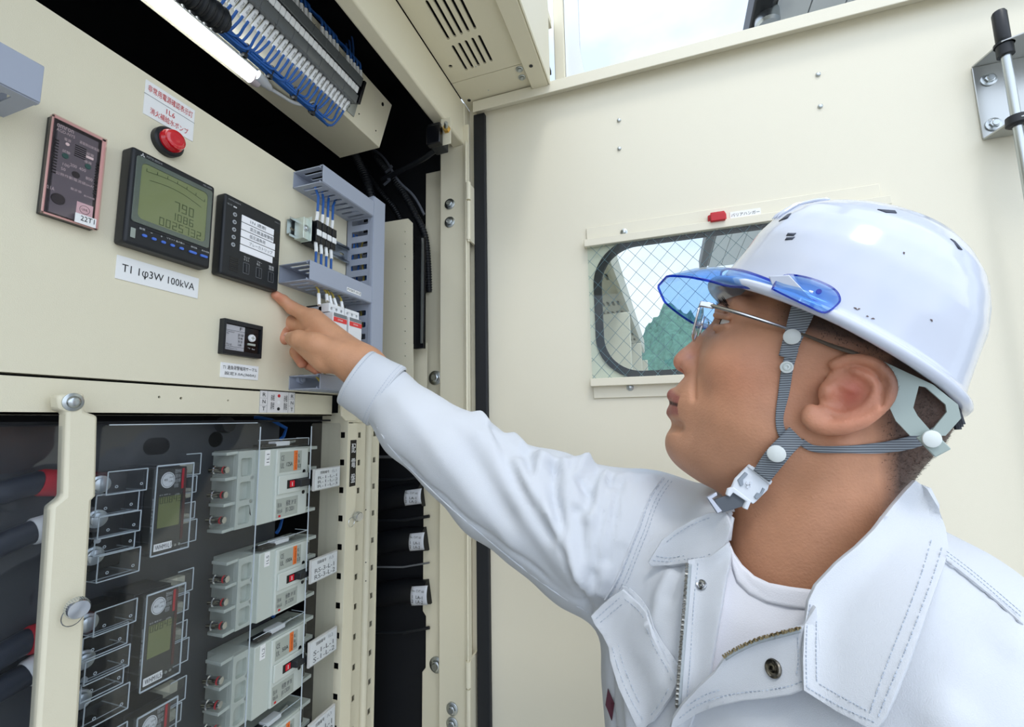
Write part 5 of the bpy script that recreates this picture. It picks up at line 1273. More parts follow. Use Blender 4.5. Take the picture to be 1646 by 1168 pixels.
mixc((60, 30, 28), .9*((np.abs(L3[:, 1]+.0455) < .0022) & (L3[:, 0] > .112) & (L3[:, 0] < .1365) & (np.abs(L3[:, 2]) < .028)).astype(float))
hairm = np.clip((-(L3[:, 0])-.040+.35*np.clip(L3[:, 1]+.03, -.2, .06))/.018, 0, 1)*np.clip((L3[:, 1]+.115)/.03, 0, 1)
hairm = np.maximum(hairm, np.clip((L3[:, 1]-.038-.15*L3[:, 0])/.012, 0, 1)*np.clip((.062-L3[:, 0])/.02, 0, 1))
mixc((52, 43, 42), .90*hairm)
sm = mat('skin', (188, 131, 98), .46, vcol=True, sub=.06, subc=(.010, .004, .002), bump=.5, bscale=420, var=.13, vscale=60)
HW = HO_+hV@HM
# hand -------------------------------------------------------------
def hp_(a, b, y): return np.array(onY(*c5(a, b), y))
tip = np.array(onX(*c5(462, 128), -.5925)); 
W = {'wr': hp_(985, 560, .600), 'wr2': hp_(1120, 640, .612), 'im': hp_(690, 272, .590), 'ip': hp_(560, 205, .577), 'id': hp_(505, 158, .566),
     'mm': hp_(640, 320, .600), 'mp': hp_(500, 284, .590), 'md': hp_(492, 345, .582), 'mt': hp_(506, 392, .579), 'fa': hp_(612, 400, .566), 'fb': hp_(765, 508, .575),
     'rm': hp_(690, 400, .618), 'rp': hp_(560, 380, .615), 'rd': hp_(575, 470, .600), 'rt': hp_(618, 540, .596),
     'pm': hp_(740, 450, .630), 'pp': hp_(650, 480, .628), 'pd': hp_(660, 550, .612), 'pt': hp_(712, 588, .604),
     'tc': hp_(860, 500, .578), 'tm': hp_(705, 425, .560), 'ti': hp_(600, 392, .553), 'tt': hp_(562, 388, .556)}
def hand_sdf(P_):
    c = lambda a, b, ra, rb: sd_cap(P_, a if not isinstance(a, str) else W[a], b if not isinstance(b, str) else W[b], ra, rb)
    d = c('wr2', 'wr', .031, .026)
    d = smin(d, c('wr', 'im', .026, .0175), .02); d = smin(d, c('wr', 'mm', .026, .017), .02)
    d = smin(d, c('wr', 'rm', .024, .015), .02); d = smin(d, c('wr', 'pm', .022, .014), .02)
    d = smin(d, c('wr', 'tc', .024, .024), .02)
    d = smin(d, c('fa', 'fb', .0170, .0240), .008)
    th = smin(c('tc', 'tm', .0240, .0175), smin(c('tm', 'ti', .0165, .0140), c('ti', 'tt', .0140, .0115), .004), .010)
    idx_ = smin(c('im', 'ip', .0140, .0108), smin(c('ip', 'id', .0104, .0090), c('id', tip, .0088, .0072), .003), .004)
    mid = smin(c('mm', 'mp', .0145, .0130), smin(c('mp', 'md', .0130, .0122), c('md', 'mt', .0120, .0100), .003), .004)
    rng = smin(c('rm', 'rp', .012, .010), smin(c('rp', 'rd', .0098, .0088), c('rd', 'rt', .0088, .0076), .003), .004)
    pin = smin(c('pm', 'pp', .011, .009), smin(c('pp', 'pd', .0088, .0078), c('pd', 'pt', .0078, .0066), .003), .004)
    d = smin(d, idx_, .006); d = smin(d, mid, .0022); d = smin(d, rng, .0020); d = smin(d, pin, .0020); d = smin(d, th, .0045)
    return d
pts_ = np.array([W[k] for k in W]+[tip])
gV, gF = nets(hand_sdf, pts_.min(0)-.04, pts_.max(0)+.04, .0016)
gV = relax(gV, gF, 1, .4)
gc = np.tile(np.array(lin((206, 152, 116))), (len(gV), 1))
def blend(c0, rgb, w): return c0*(1-w[:, None])+np.array(lin(rgb))*w[:, None]
for k, r_ in ((tip, .013), (W['mt'], .013), (W['md'], .010), (W['rt'], .014), (W['pt'], .014), (W['ip'], .009), (W['ti'], .007)): gc = blend(gc, (216, 130, 110), .6*np.exp(-((gV-k)**2).sum(1)/r_**2))
# inner arm and trunk that carry the hand and the head, all one skin
arm_pts = [W['wr2'], np.array(onY(800, 790, .645)), np.array((-.01, .64, 1.41)), np.array((.12, .55, 1.36)), np.array((.13, .54, .95))]
def inner_sdf(P_):
    d = sd_cap(P_, arm_pts[0], arm_pts[1], .027, .038); d = smin(d, sd_cap(P_, arm_pts[1], arm_pts[2], .040, .048), .02)
    d = smin(d, sd_cap(P_, arm_pts[2], arm_pts[3], .05, .08), .03); d = smin(d, sd_cap(P_, (.13, .57, 1.33), (.135, .55, .95), .085, .09), .04)
    return d
aV, aF = nets(inner_sdf, (-.50, .35, .84), (.28, .78, 1.66), .010)
bodyV = np.concatenate([HW, gV, aV]); bodyF = np.concatenate([hF_, gF+len(HW), aF+len(HW)+len(gV)])
bodyC = np.concatenate([skin, gc, np.tile(np.array(lin((206, 150, 117))), (len(aV), 1))])
body = to_obj('body', bodyV, bodyF, sm, man, bodyC)
hbvh = bvh_of(HW, hF_)
def fingernail(c, ax, up, w_, l_):
    ax = Vector(ax).normalized(); up = Vector(up); up = (up-ax*up.dot(ax)).normalized(); sd = ax.cross(up)
    rows = [[Vector(c)+ax*(l_*(i/5-.5))+sd*(w_*math.sin(a))+up*(w_*.9*(math.cos(a)-1)) for a in np.linspace(-.95, .95, 7)] for i in range(6)]
    G().grid(rows).build('fingernail', mat('nail', (222, 170, 150), .3), man, solid=.0005)
v_ = Vector(W['tt']-W['ti']); fingernail(Vector(W['tt'])+Vector((-.003, -.0075, .0075)), v_, (-.1, -.6, .8), .0062, .011)

# ------------------------------------------------------------------ eyes, glasses, hair
for s_ in (1, -1):
    c = hw(.0915, .0500, .0320*s_)
    ey = G().lathe(c-HF*.0125, HF, [(.0125-.0125*math.cos(t), .0125*math.sin(t)) for t in np.linspace(.05, math.pi-.05, 14)], 22).build('eye', mat('eye_white', (226, 220, 214), .15, coat=.5), man)
    a_ = (HF+HU*.18).normalized()
    G().lathe(c+a_*.0113, a_, [(0, .0055), (.0010, .0050), (.0014, .0)], 20).build('iris', mat('iris', (46, 28, 22), .12, coat=1), ey)
EYEB = mat('eyebrow', (52, 44, 42), .7)
gb = G(); rnd = random.Random(5)
def on_head(f_, u_, s_, off=0):
    """point on the skin seen from the side at (f,u), or from the front when asked"""
    o_ = hw(f_, u_, s_); d_ = -HS*(1 if s_ > 0 else -1)
    h = hbvh.ray_cast(o_+HS*(.2 if s_ > 0 else -.2), d_); return h
for i in range(260):
    s_ = rnd.choice((1, -1)); t = rnd.random(); S_ = .012+.036*t
    o_ = hw(.2, .0735-.010*t*t+rnd.uniform(-.003, .003), S_*s_); h = hbvh.ray_cast(o_, -HF)
    if h[0]:
        p = h[0]; dd = (HS*s_*.8+HU*.4+HF*.3).normalized()*rnd.uniform(.004, .008); w_ = HU*.00022
        gb.add([p-w_, p+w_, p+dd+HF*.0015], [(0, 1, 2)])
gb.build('eyebrows', EYEB, man, smooth=None)['kind'] = 'stuff'
hg = G(); n_h = 0
cand = np.argwhere((hairm > .25))[:, 0]; rs_ = np.random.RandomState(4)
Nn = np.zeros_like(HW); 
for a in range(4):
    e1 = HW[hF_[:, (a+1) % 4]]-HW[hF_[:, a]]; e2 = HW[hF_[:, (a-1) % 4]]-HW[hF_[:, a]]; np.add.at(Nn, hF_[:, a], np.cross(e1, e2))
Nn /= np.linalg.norm(Nn, axis=1)[:, None]+1e-12
keep = cand[(L3[cand, 1] < .085) & (L3[cand, 1] > -.11)]
vs, fs = [], []
for i in rs_.choice(keep, 30000):
    if rs_.rand() > hairm[i]: continue
    if L3[i, 0] > .02 and rs_.rand() < .6: continue
    if (L3[i, 0]+.012)**2/.03**2+(L3[i, 1])**2/.035**2 < 1 and abs(L3[i, 2]) > .066: continue
    p = HW[i]+rs_.normal(0, .0008, 3); nrm = Nn[i]; dwn = -np.array(HU)*.8-np.array(HF)*.5+rs_.normal(0, .25, 3)
    d_ = nrm*.75+dwn*.6; d_ /= np.linalg.norm(d_); L_ = rs_.uniform(.003, .0065); sd_ = np.cross(d_, nrm); sd_ /= np.linalg.norm(sd_)+1e-9
    b = len(vs); vs += [p-sd_*.00018-nrm*.0004, p+sd_*.00018-nrm*.0004, p+d_*L_]; fs.append((b, b+1, b+2))
hg.add(vs, fs); ho = hg.build('hair', mat('hair', (54, 47, 46), .6, var=.5, vscale=900), man, smooth=None); ho['kind'] = 'stuff'

SILV = mat('frame_silver', (205, 205, 208), .18, 1)
gl = thing('glasses', 'x', 'x', tuple(HO)); gl.name = 'glasses'; del gl['label']; del gl['category']; gl.parent = man; gl.location = Vector(HO)-org(man)
LENSM = thin('lens_glass', (238, 242, 244), .10)
for s_ in (1, -1):
    def lp(u_, v_): return hw(.1245-.10*abs(v_-.01)**1.0*.35, u_, s_*v_)
    o = [lp(.060, .012), lp(.062, .036), lp(.060, .060), lp(.045, .0625), lp(.030, .058), lp(.026, .040), lp(.028, .018), lp(.042, .011)]
    ol = smooth_path(o+[o[0]], 4)[:-1]
    G().prism(ol, HF*.0016).build('lens', LENSM, gl)
    G().tube([p+HF*.001 for p in ol], .0011, 8, closed=True).build('rim', SILV, gl)
    hg0 = hw(.1215, .059, s_*.0635)
    G().obox(hg0-HF*.004, (HF, HU, HS), (.0065, .0028, .0022)).build('hinge', SILV, gl, bevel=.0008)
    tp = [hg0-HF*.008, hw(.085, .054, s_*.0735), hw(.040, .046, s_*.0790), hw(.010, .039, s_*.0805), hw(-.012, .0345, s_*.080), hw(-.030, .020, s_*.076)]
    pth = smooth_path(tp, 6)
    G().tube(pth[:14], [.0023-.0009*i/13 for i in range(14)], 8).build('temple', SILV, gl)
    G().tube(pth[13:], [.0012+.0007*min(1, i/6) for i in range(len(pth)-13)], 8).build('temple_tip', mat('temple_tip', (92, 82, 72), .35), gl)
    G().lathe(hw(.118, .038, s_*.0095), HS*s_, [(-.001, .001), (0, .0042), (.0012, .0036)], 14).build('nose_pad', CLEARC, gl)
G().tube([hw(.1255, .050, -.012), hw(.1285, .053, 0), hw(.1255, .050, .012)], .0012, 8).build('bridge', SILV, gl)

# ------------------------------------------------------------------ helmet
hel = bpy.data.objects.new('helmet', None); COL.objects.link(hel); hel.parent = man; hel.location = Vector(HO)-org(man); ORG['helmet'] = Vector(HO)
HWHITE = mat('helmet_white', (206, 212, 226), .16, coat=.6, var=.012, vscale=30)
UL = [.1810, .1790, .175, .1685, .159, .147, .131, .110, .086, .066, .056]
RF = [.0, .030, .048, .065, .082, .096, .104, .109, .111, .113, .1145]
RR = [.0, .020, .036, .050, .064, .0775, .0885, .099, .107, .1135, .1175]
RS = [.0, .024, .040, .055, .070, .083, .0925, .1005, .1045, .1065, .1075]
def hpt(t, ph, off=0):
    i = min(int(t), len(UL)-2); w_ = t-i; g_ = lambda A_: A_[i]*(1-w_)+A_[i+1]*w_
    c_, s_ = math.cos(ph), math.sin(ph); a_ = g_(RF) if c_ > 0 else g_(RR); b_ = g_(RS)
    u_ = g_(UL); r_ = math.hypot(a_*c_, b_*s_)
    crest = .0035*math.exp(-((b_*s_)/.026)**4)*min(1, max(0, (u_-.085)/.03))*(1 if t > .5 else 1)
    k = 1+(off+crest*.5)/max(r_, .02)
    return (.030+a_*c_*k, u_+crest+off*.7*(1-t/10), b_*s_*k)
def hk(t, ph, off=0): return kw(*hpt(t, ph, off))
NP = 96; rows = []
ts = [0.02]+[x*.25 for x in range(1, 41)]
for t in ts: rows.append([hk(t, 2*math.pi*j/NP) for j in range(NP)])
for dr, du in ((.003, -.002), (.0075, -.004), (.0088, -.0065), (.0082, -.0105), (.0055, -.0125), (.002, -.0125), (-.002, -.0100)):
    rows.append([kw(*(lambda q_: (q_[0]+dr*math.cos(2*math.pi*j/NP), q_[1]+du+(-.004*max(0, math.cos(2*math.pi*j/NP))), q_[2]+dr*math.sin(2*math.pi*j/NP)))(hpt(10, 2*math.pi*j/NP))) for j in range(NP)])
for t in reversed(ts[8:]): rows.append([hk(t, 2*math.pi*j/NP, -.004) for j in range(NP)])
shell = G().grid(rows, closed=True).build('shell', HWHITE, hel, smooth=60)
# crest ribs and vents
for s_ in (1, -1):
    for k in range(3):
        ph0 = s_*(.16+.085*k)
        pth = [hk(t, ph0*(1 if t < 9 else 1)*(.9+.25*(t-4)/4), .0012) for t in np.linspace(3.4, 6.2, 12)]
        G().tube(pth, [.0004]+[.0017]*10+[.0004], 8).build('rib', HWHITE, hel)
VENT = mat('vent_dark', (70, 76, 92), .5)
def on_hel(u, v, off=0): return None
_me = shell.data; sbv = BVHTree.FromPolygons([tuple(v.co+Vector(org(hel))) for v in _me.vertices], [tuple(p.vertices) for p in _me.polygons])
def sh(u, v, off=.0004):
    h = sbv.ray_cast(EYE, ray(u, v).normalized()); return (h[0]+h[1]*(off if h[1].dot(EYE-h[0]) > 0 else -off)) if h[0] is not None else None
def mir(p): d_ = (p-HO).dot(HS); return p-HS*2*d_
for poly in ([(1267, 375), (1280, 375), (1276, 379), (1264, 379)], [(1265, 382), (1278, 381), (1274, 385), (1262, 386)], [(1252, 356), (1266, 345), (1272, 343), (1266, 351)], [(1410, 337), (1438, 339), (1441, 343), (1424, 342)], [(1527, 384), (1534, 388), (1546, 402), (1540, 400)]):
    P4 = [sh(*p) for p in poly]
    if any(p is None for p in P4): continue
    for s_ in (1, -1): G().add(P4 if s_ > 0 else [mir(p) for p in P4], [(0, 1, 2, 3)]).build('vent', VENT, hel, solid=.0006)
BVIS = thin('visor_blue', (205, 228, 251), .10, .03)
# visor: curved sheet held on the shell above the brim
def vis(ph, r_):   # r_ 0 inner edge, 1 outer edge
    si, co = math.sin(ph), math.cos(ph); so = .101*math.sin(ph*1.07) if abs(ph) < 1.46 else .101*si; a_ = abs(so)
    fo = float(np.interp(a_, [0, .03, .06, .08, .101], [.201, .190, .154, .122, .082])); uo = float(np.interp(a_, [0, .03, .06, .08, .101], [.016, .017, .020, .026, .047]))+.36*so*(1-(a_/.101)**2)
    fi, ui, si_ = .030+.117*co, .050+.010*co, .1115*si
    w = r_; return kw(fi*(1-w)+fo*w, ui*(1-w)+uo*w+.006*math.sin(math.pi*w)*co, si_*(1-w)+so*w)
rows = [[vis(ph, r_) for ph in np.linspace(-1.40, 1.40, 60)] for r_ in np.linspace(0, 1, 10)]
G().grid(rows).build('visor', BVIS, hel, smooth=60, solid=.0018)
VE = thin('visor_edge', (96, 140, 222), .2, .05)
G().tube([vis(ph, 1.0) for ph in np.linspace(-1.40, 1.40, 60)], .0014, 8).build('visor_edge', VE, hel)
G().tube([vis(ph, 0.02) for ph in np.linspace(-1.40, 1.40, 60)], .0012, 8).build('visor_edge', VE, hel)
# side tab of the visor, lying on the shell, with stud
for s_ in (1, -1):
    out = [sh(u, v, .0035) for u, v in ((1244, 466), (1252, 453), (1268, 445), (1298, 449), (1326, 459), (1343, 470), (1349, 483), (1341, 496), (1326, 503), (1300, 493), (1270, 479))]
    out = [o_ if s_ > 0 else mir(o_) for o_ in out if o_ is not None]
    pr = smooth_path(out+[out[0]], 4)[:-1]; cen = sum(pr, Vector())/len(pr)+HS*s_*.0015
    G().add(pr+[cen], [(i, (i+1) % len(pr), len(pr)) for i in range(len(pr))]).build('visor_tab', BVIS, hel, solid=.0016)
    G().tube(pr, .0008, 6, closed=True).build('visor_edge', VE, hel)
    st_ = sh(1316, 473, .005); st_ = st_ if s_ > 0 else mir(st_); G().lathe(st_, HS*s_, [(0, .0022), (.002, .0020)], 14).build('stud', VE, hel)
for (u, v, L_, a_) in ((1372, 494, 7, .6), (1378, 498, 5, -.4), (1400, 512, 6, .1), (1392, 508, 4, .3), (1495, 513, 5, .8), (1588, 560, 6, 1.3), (1452, 405, 4, 1.2)):
    p0_, p1_ = sh(u, v, .0003), sh(u+L_*math.cos(a_), v+L_*math.sin(a_), .0003)
    if p0_ is not None and p1_ is not None: G().tube([p0_, p0_.lerp(p1_, .5)+HU*.0004, p1_], [.0002, .0006, .0002], 5).build('scuff_mark', mat('scuff', (120, 104, 100), .8), hel)
# brim corner piece: white slanted block by the temple
for s_ in (1, -1):
    A_ = [kw(.096, .058, s_*.092), kw(.082, .064, s_*.100), kw(.050, .050, s_*.111), kw(.040, .044, s_*.112), kw(.080, .044, s_*.099)]
    G().prism(A_, HS*s_*.003).build('brim_corner', HWHITE, hel, bevel=.001)
# inner harness: grey head band, front pad and the rear plate with its opening
HGREY = mat('harness_grey', (166, 180, 176), .45)
rows = []
for u_, k in ((.075, .97), (.062, .97), (.050, .97)):
    rows.append([kw(.026+.101*k*math.cos(a), u_-.0, .087*k*math.sin(a)) for a in np.linspace(.75, 2*math.pi-.75, 60)])
G().grid(rows).build('head_band', HGREY, hel, solid=.002)
def ribbon(name, pts, m, parent, off=.0015, base=None, n=9, ridges=True, th=.0012):
    """webbing laid on the head: pts = (u,v,half width px, extra lift); finds the surface under it"""
    P2 = [Vector((p[0], p[1], p[2])) for p in pts]; lf = [p[3] if len(p) > 3 else 0 for p in pts]
    SP = smooth_path(P2, 8); LF = [x.x for x in smooth_path([Vector((l, 0, 0)) for l in lf], 8)]
    cen = []; last = None
    for p, l in zip(SP, LF):
        d_ = ray(p.x, p.y).normalized(); h = hbvh.ray_cast(EYE, d_)
        t_ = h[3] if h[0] else last
        if t_ is None: t_ = base or .5
        last = t_; cen.append((p, d_, t_-off-l))
    for _ in range(6):
        cen = [(cen[i][0], cen[i][1], (cen[max(i-1, 0)][2]+2*cen[i][2]+cen[min(i+1, len(cen)-1)][2])/4) for i in range(len(cen))]
    rows = []
    for i, (p, d_, t_) in enumerate(cen):
        a_ = cen[max(i-1, 0)][0]; b_ = cen[min(i+1, len(cen)-1)][0]; tx_, ty_ = b_.x-a_.x, b_.y-a_.y; L_ = math.hypot(tx_, ty_) or 1
        nx, ny = -ty_/L_, tx_/L_; row = []
        for k in range(n):
            w_ = (k/(n-1)*2-1)*p.z; dd = ray(p.x+nx*w_, p.y+ny*w_).normalized(); row.append(EYE+dd*t_)
        rows.append(row)
    return G().grid(rows).build(name, m, parent, smooth=60, solid=th), rows
WEB = bpy.data.materials.new('grey_webbing'); WEB.use_nodes = True; n_ = WEB.node_tree; b_ = n_.nodes['Principled BSDF']; b_.inputs['Roughness'].default_value = .7
tcn = n_.nodes.new('ShaderNodeTexCoord'); wv = n_.nodes.new('ShaderNodeTexWave'); wv.inputs['Scale'].default_value = 150; wv.bands_direction = 'Z'
rp_ = n_.nodes.new('ShaderNodeValToRGB'); rp_.color_ramp.elements[0].color = lin((92, 98, 106))+(1,); rp_.color_ramp.elements[0].position = .25; rp_.color_ramp.elements[1].color = lin((150, 158, 166))+(1,); rp_.color_ramp.elements[1].position = .6
bm_ = n_.nodes.new('ShaderNodeBump'); bm_.inputs['Strength'].default_value = .6; bm_.inputs['Distance'].default_value = .0006
n_.links.new(tcn.outputs['Object'], wv.inputs['Vector']); n_.links.new(wv.outputs['Fac'], rp_.inputs[0]); n_.links.new(rp_.outputs[0], b_.inputs['Base Color']); n_.links.new(wv.outputs['Fac'], bm_.inputs['Height']); n_.links.new(bm_.outputs[0], b_.inputs['Normal'])
ribbon('ear_strap', [(1297, 480, 19, .018), (1288, 505, 19, .012), (1275, 541, 15, .006), (1264, 575, 13, .003)], WEB, hel)
ribbon('ear_strap', [(1275, 560, 9, .004), (1266, 590, 9.5, .002), (1260, 630, 9, .001), (1253, 670, 6.5, .001), (1257, 695, 7, .001), (1271, 712, 8, .001)], WEB, hel)
ribbon('chin_strap', [(1281, 698, 17, .003), (1262, 717, 17, .004), (1246, 735, 18, .005), (1224, 765, 16, .006)], WEB, hel, off=.003)
ribbon('neck_strap', [(1288, 710, 6, .001), (1310, 721, 5.5, .001), (1360, 722, 6, .001), (1420, 719, 9, .001), (1470, 709, 10.5, .003), (1505, 693, 8, .006), (1535, 672, 6, .010)], WEB, hel)
BUT = mat('snap_white', (222, 228, 226), .3)
def snap(u, v, px, off, m=BUT, ring=False, par=None, nm='snap_button'):
    d_ = ray(u, v).normalized(); h = hbvh.ray_cast(EYE, d_); t_ = (h[3] if h[0] else .5)-off
    c_ = EYE+d_*t_; r_ = px*t_/FPX*d_.dot(_f); ax = (-d_*.75-HS*-.25).normalized() if False else (-d_+HS*.8).normalized()
    pf_ = [(0, r_), (.0012, r_), (.0020, r_*.85), (.0022, r_*.1)] if not ring else [(0, r_), (.0015, r_), (.0018, r_*.8), (.0008, r_*.55), (.0028, r_*.5), (.0030, r_*.3), (.0016, r_*.15)]
    return G().lathe(c_, ax, pf_, 26).build(nm, m, par or hel)
snap(1273, 541, 12.5, .0095); snap(1264.5, 590, 9.5, .0055, ring=True); snap(1248, 729, 13.5, .0100)
# buckle: body with side prongs, open slot and the end loop
def plane_at(u, v, t_): d_ = ray(u, v).normalized(); return EYE+d_*t_
bc = hbvh.ray_cast(EYE, ray(1208, 780).normalized()); bt = (bc[3] if bc[0] else .47)-.010
bt = min(bt, .52)
def bk(poly, z=0): return [plane_at(u, v, bt-z) for u, v in poly]
def bpoly(name, poly, th, m, z=0, bevel=.0008): 
    P_ = bk(poly, z); return G().prism(P_, -_f*th).build(name, m, hel, bevel=bevel)
BK = mat('buckle_white', (226, 232, 240), .35)
bpoly('buckle', [(1180, 768), (1203, 745), (1236, 771), (1232, 786), (1212, 806), (1208, 809), (1174, 782)], .0028, BK)
bpoly('buckle', [(1199, 749), (1206, 747), (1238, 771), (1234, 778)], .0045, BK, .001)
bpoly('buckle', [(1168, 784), (1176, 781), (1205, 803), (1199, 818), (1192, 815), (1197, 804), (1176, 790), (1171, 797), (1165, 794)], .0035, BK)
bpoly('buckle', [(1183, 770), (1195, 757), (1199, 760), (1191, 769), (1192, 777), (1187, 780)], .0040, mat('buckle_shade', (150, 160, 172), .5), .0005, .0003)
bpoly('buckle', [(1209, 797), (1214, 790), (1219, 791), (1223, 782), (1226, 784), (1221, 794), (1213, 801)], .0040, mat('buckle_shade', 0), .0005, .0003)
g_ = bk([(1197, 775), (1203, 780), (1203, 770), (1209, 786)], .0032)
G().obox(plane_at(1204, 779, bt-.0032), (_r*.8-_u*.6, _r*.6+_u*.8, _f), (.0035, .0009, .0006)).obox(plane_at(1204, 779, bt-.0032), (_r*.6+_u*.8, _r*.8-_u*.6, _f), (.0035, .0009, .0006)).build('buckle_cross', BK, hel)
bpoly('chin_strap', [(1186, 781), (1200, 800), (1196, 812), (1160, 823), (1147, 802), (1170, 795)], .0015, mat('web_dark', (92, 98, 106), .8), -.001, .0003)
bpoly('strap_end', [(1133, 797), (1150, 789), (1152, 795), (1143, 800), (1160, 820), (1151, 824)], .0030, mat('loop_metal', (176, 180, 190), .3, .7), 0)
# rear plate of the harness (flat sheet behind the ear with an opening)
pn = 0.084
def rp(u, v, s_=pn): p = onP(u, v, HO+HS*s_, hn); return p
outer = [(1408, 575), (1440, 590), (1500, 618), (1540, 650), (1545, 672), (1520, 700), (1463, 700), (1440, 676), (1430, 655), (1432, 620)]
inner = [(1477, 620), (1488, 622), (1520, 650), (1522, 662), (1497, 693), (1475, 668), (1468, 655)]
e_x = HF; e_y = HU; o0_ = rp(1480, 650)
to2 = lambda q_: ((q_-o0_).dot(e_x), (q_-o0_).dot(e_y))
Mh = Matrix(((e_x.x, e_y.x, HS.x, o0_.x), (e_x.y, e_y.y, HS.y, o0_.y), (e_x.z, e_y.z, HS.z, o0_.z), (0, 0, 0, 1)))
plate('rear_plate', [[to2(rp(*p)) for p in outer], [to2(rp(*p)) for p in inner]], .0022, Mh, HGREY, hel)
c_ = rp(1497, 705, .087); G().lathe(c_, (HS+ -HF*.3), [(0, .0065), (.0012, .0065), (.002, .005)], 20).build('snap_button', BUT, hel)
c_ = rp(1500, 712, .083); G().obox(c_, (HF+HU*.8, HU-HF*.8, HS), (.009, .006, .0012)).build('strap_end', HGREY, hel, bevel=.0008)
for k in range(3): G().cyl(rp(1528+4*k, 640+6*k, .045), rp(1540+3*k, 690-4*k, .045), .0025, 8).build('band_ratchet', mat('ratchet_dark', (40, 44, 52), .5), hel)
# ================================================================== work jacket
from mathutils.geometry import delaunay_2d_cdt
JK = mat('jacket_cloth', (206, 210, 216), .8, bump=.35, bscale=1400, twill=900)
STC = mat('stitching', (176, 186, 200), .8)
TB = np.array((.115, .54)); tl_ = np.array((.786, -.618)); tc_ = np.array((-.618, -.786))
def px3(u, v, y): return np.array(onY(u, v, y))
ARM = [((573, 607), .588, .0400), ((622, 636), .602, .0440), ((668, 684), .606, .0545), ((742, 735), .612, .0640), ((803, 787), .620, .0715), ((879, 822), .628, .0830), ((950, 862), .634, .0930), ((1020, 872), .640, .0960)]
AP = [(px3(*a, y), r) for a, y, r in ARM]
def jac_sdf(P_):
    d = None
    for (a, ra), (b, rb) in zip(AP, AP[1:]):
        e = sd_cap(P_, a, b, ra, rb); d = e if d is None else smin(d, e, .012)
    # open end of the cuff
    q0 = P_[..., :2]-TB; pl, pc = q0@tl_, q0@tc_; z = P_[..., 2]; z = z-.024*np.clip((pl-.04)/.09, 0, 1)
    a = np.interp(z, [.85, 1.0, 1.25, 1.30, 1.345, 1.40, 1.44, 1.475], [.215, .21, .222, .222, .202, .152, .100, .078])
    b = np.interp(z, [.85, 1.0, 1.25, 1.32, 1.38, 1.43, 1.475], [.145, .145, .155, .148, .122, .088, .075])
    t_ = (np.sqrt(np.sqrt((pl/a)**4+(pc/b)**4+1.15*(pl/a*pc/b)**2))-1)*np.minimum(a, b); t_ = smax(t_, z-1.462, .01); t_ = smax(t_, .88-z, .01)
    t_ = smin(t_, sd_cap(P_, (.060, .60, 1.415), (-.005, .640, 1.405), .052, .060), .04)
    ls = sd_cap(P_, (.245, .435, 1.285), (.33, .375, 1.06), .062, .055); ls = smin(ls, sd_cap(P_, (.33, .375, 1.06), (.31, .27, .86), .052, .045), .02)
    t_ = smin(t_, ls, .035)
    return smin(d, t_, .035)
jV, jF = nets(jac_sdf, (-.50, .20, .84), (.46, .80, 1.70), .0048)
jV = relax(jV, jF, 2, .5)
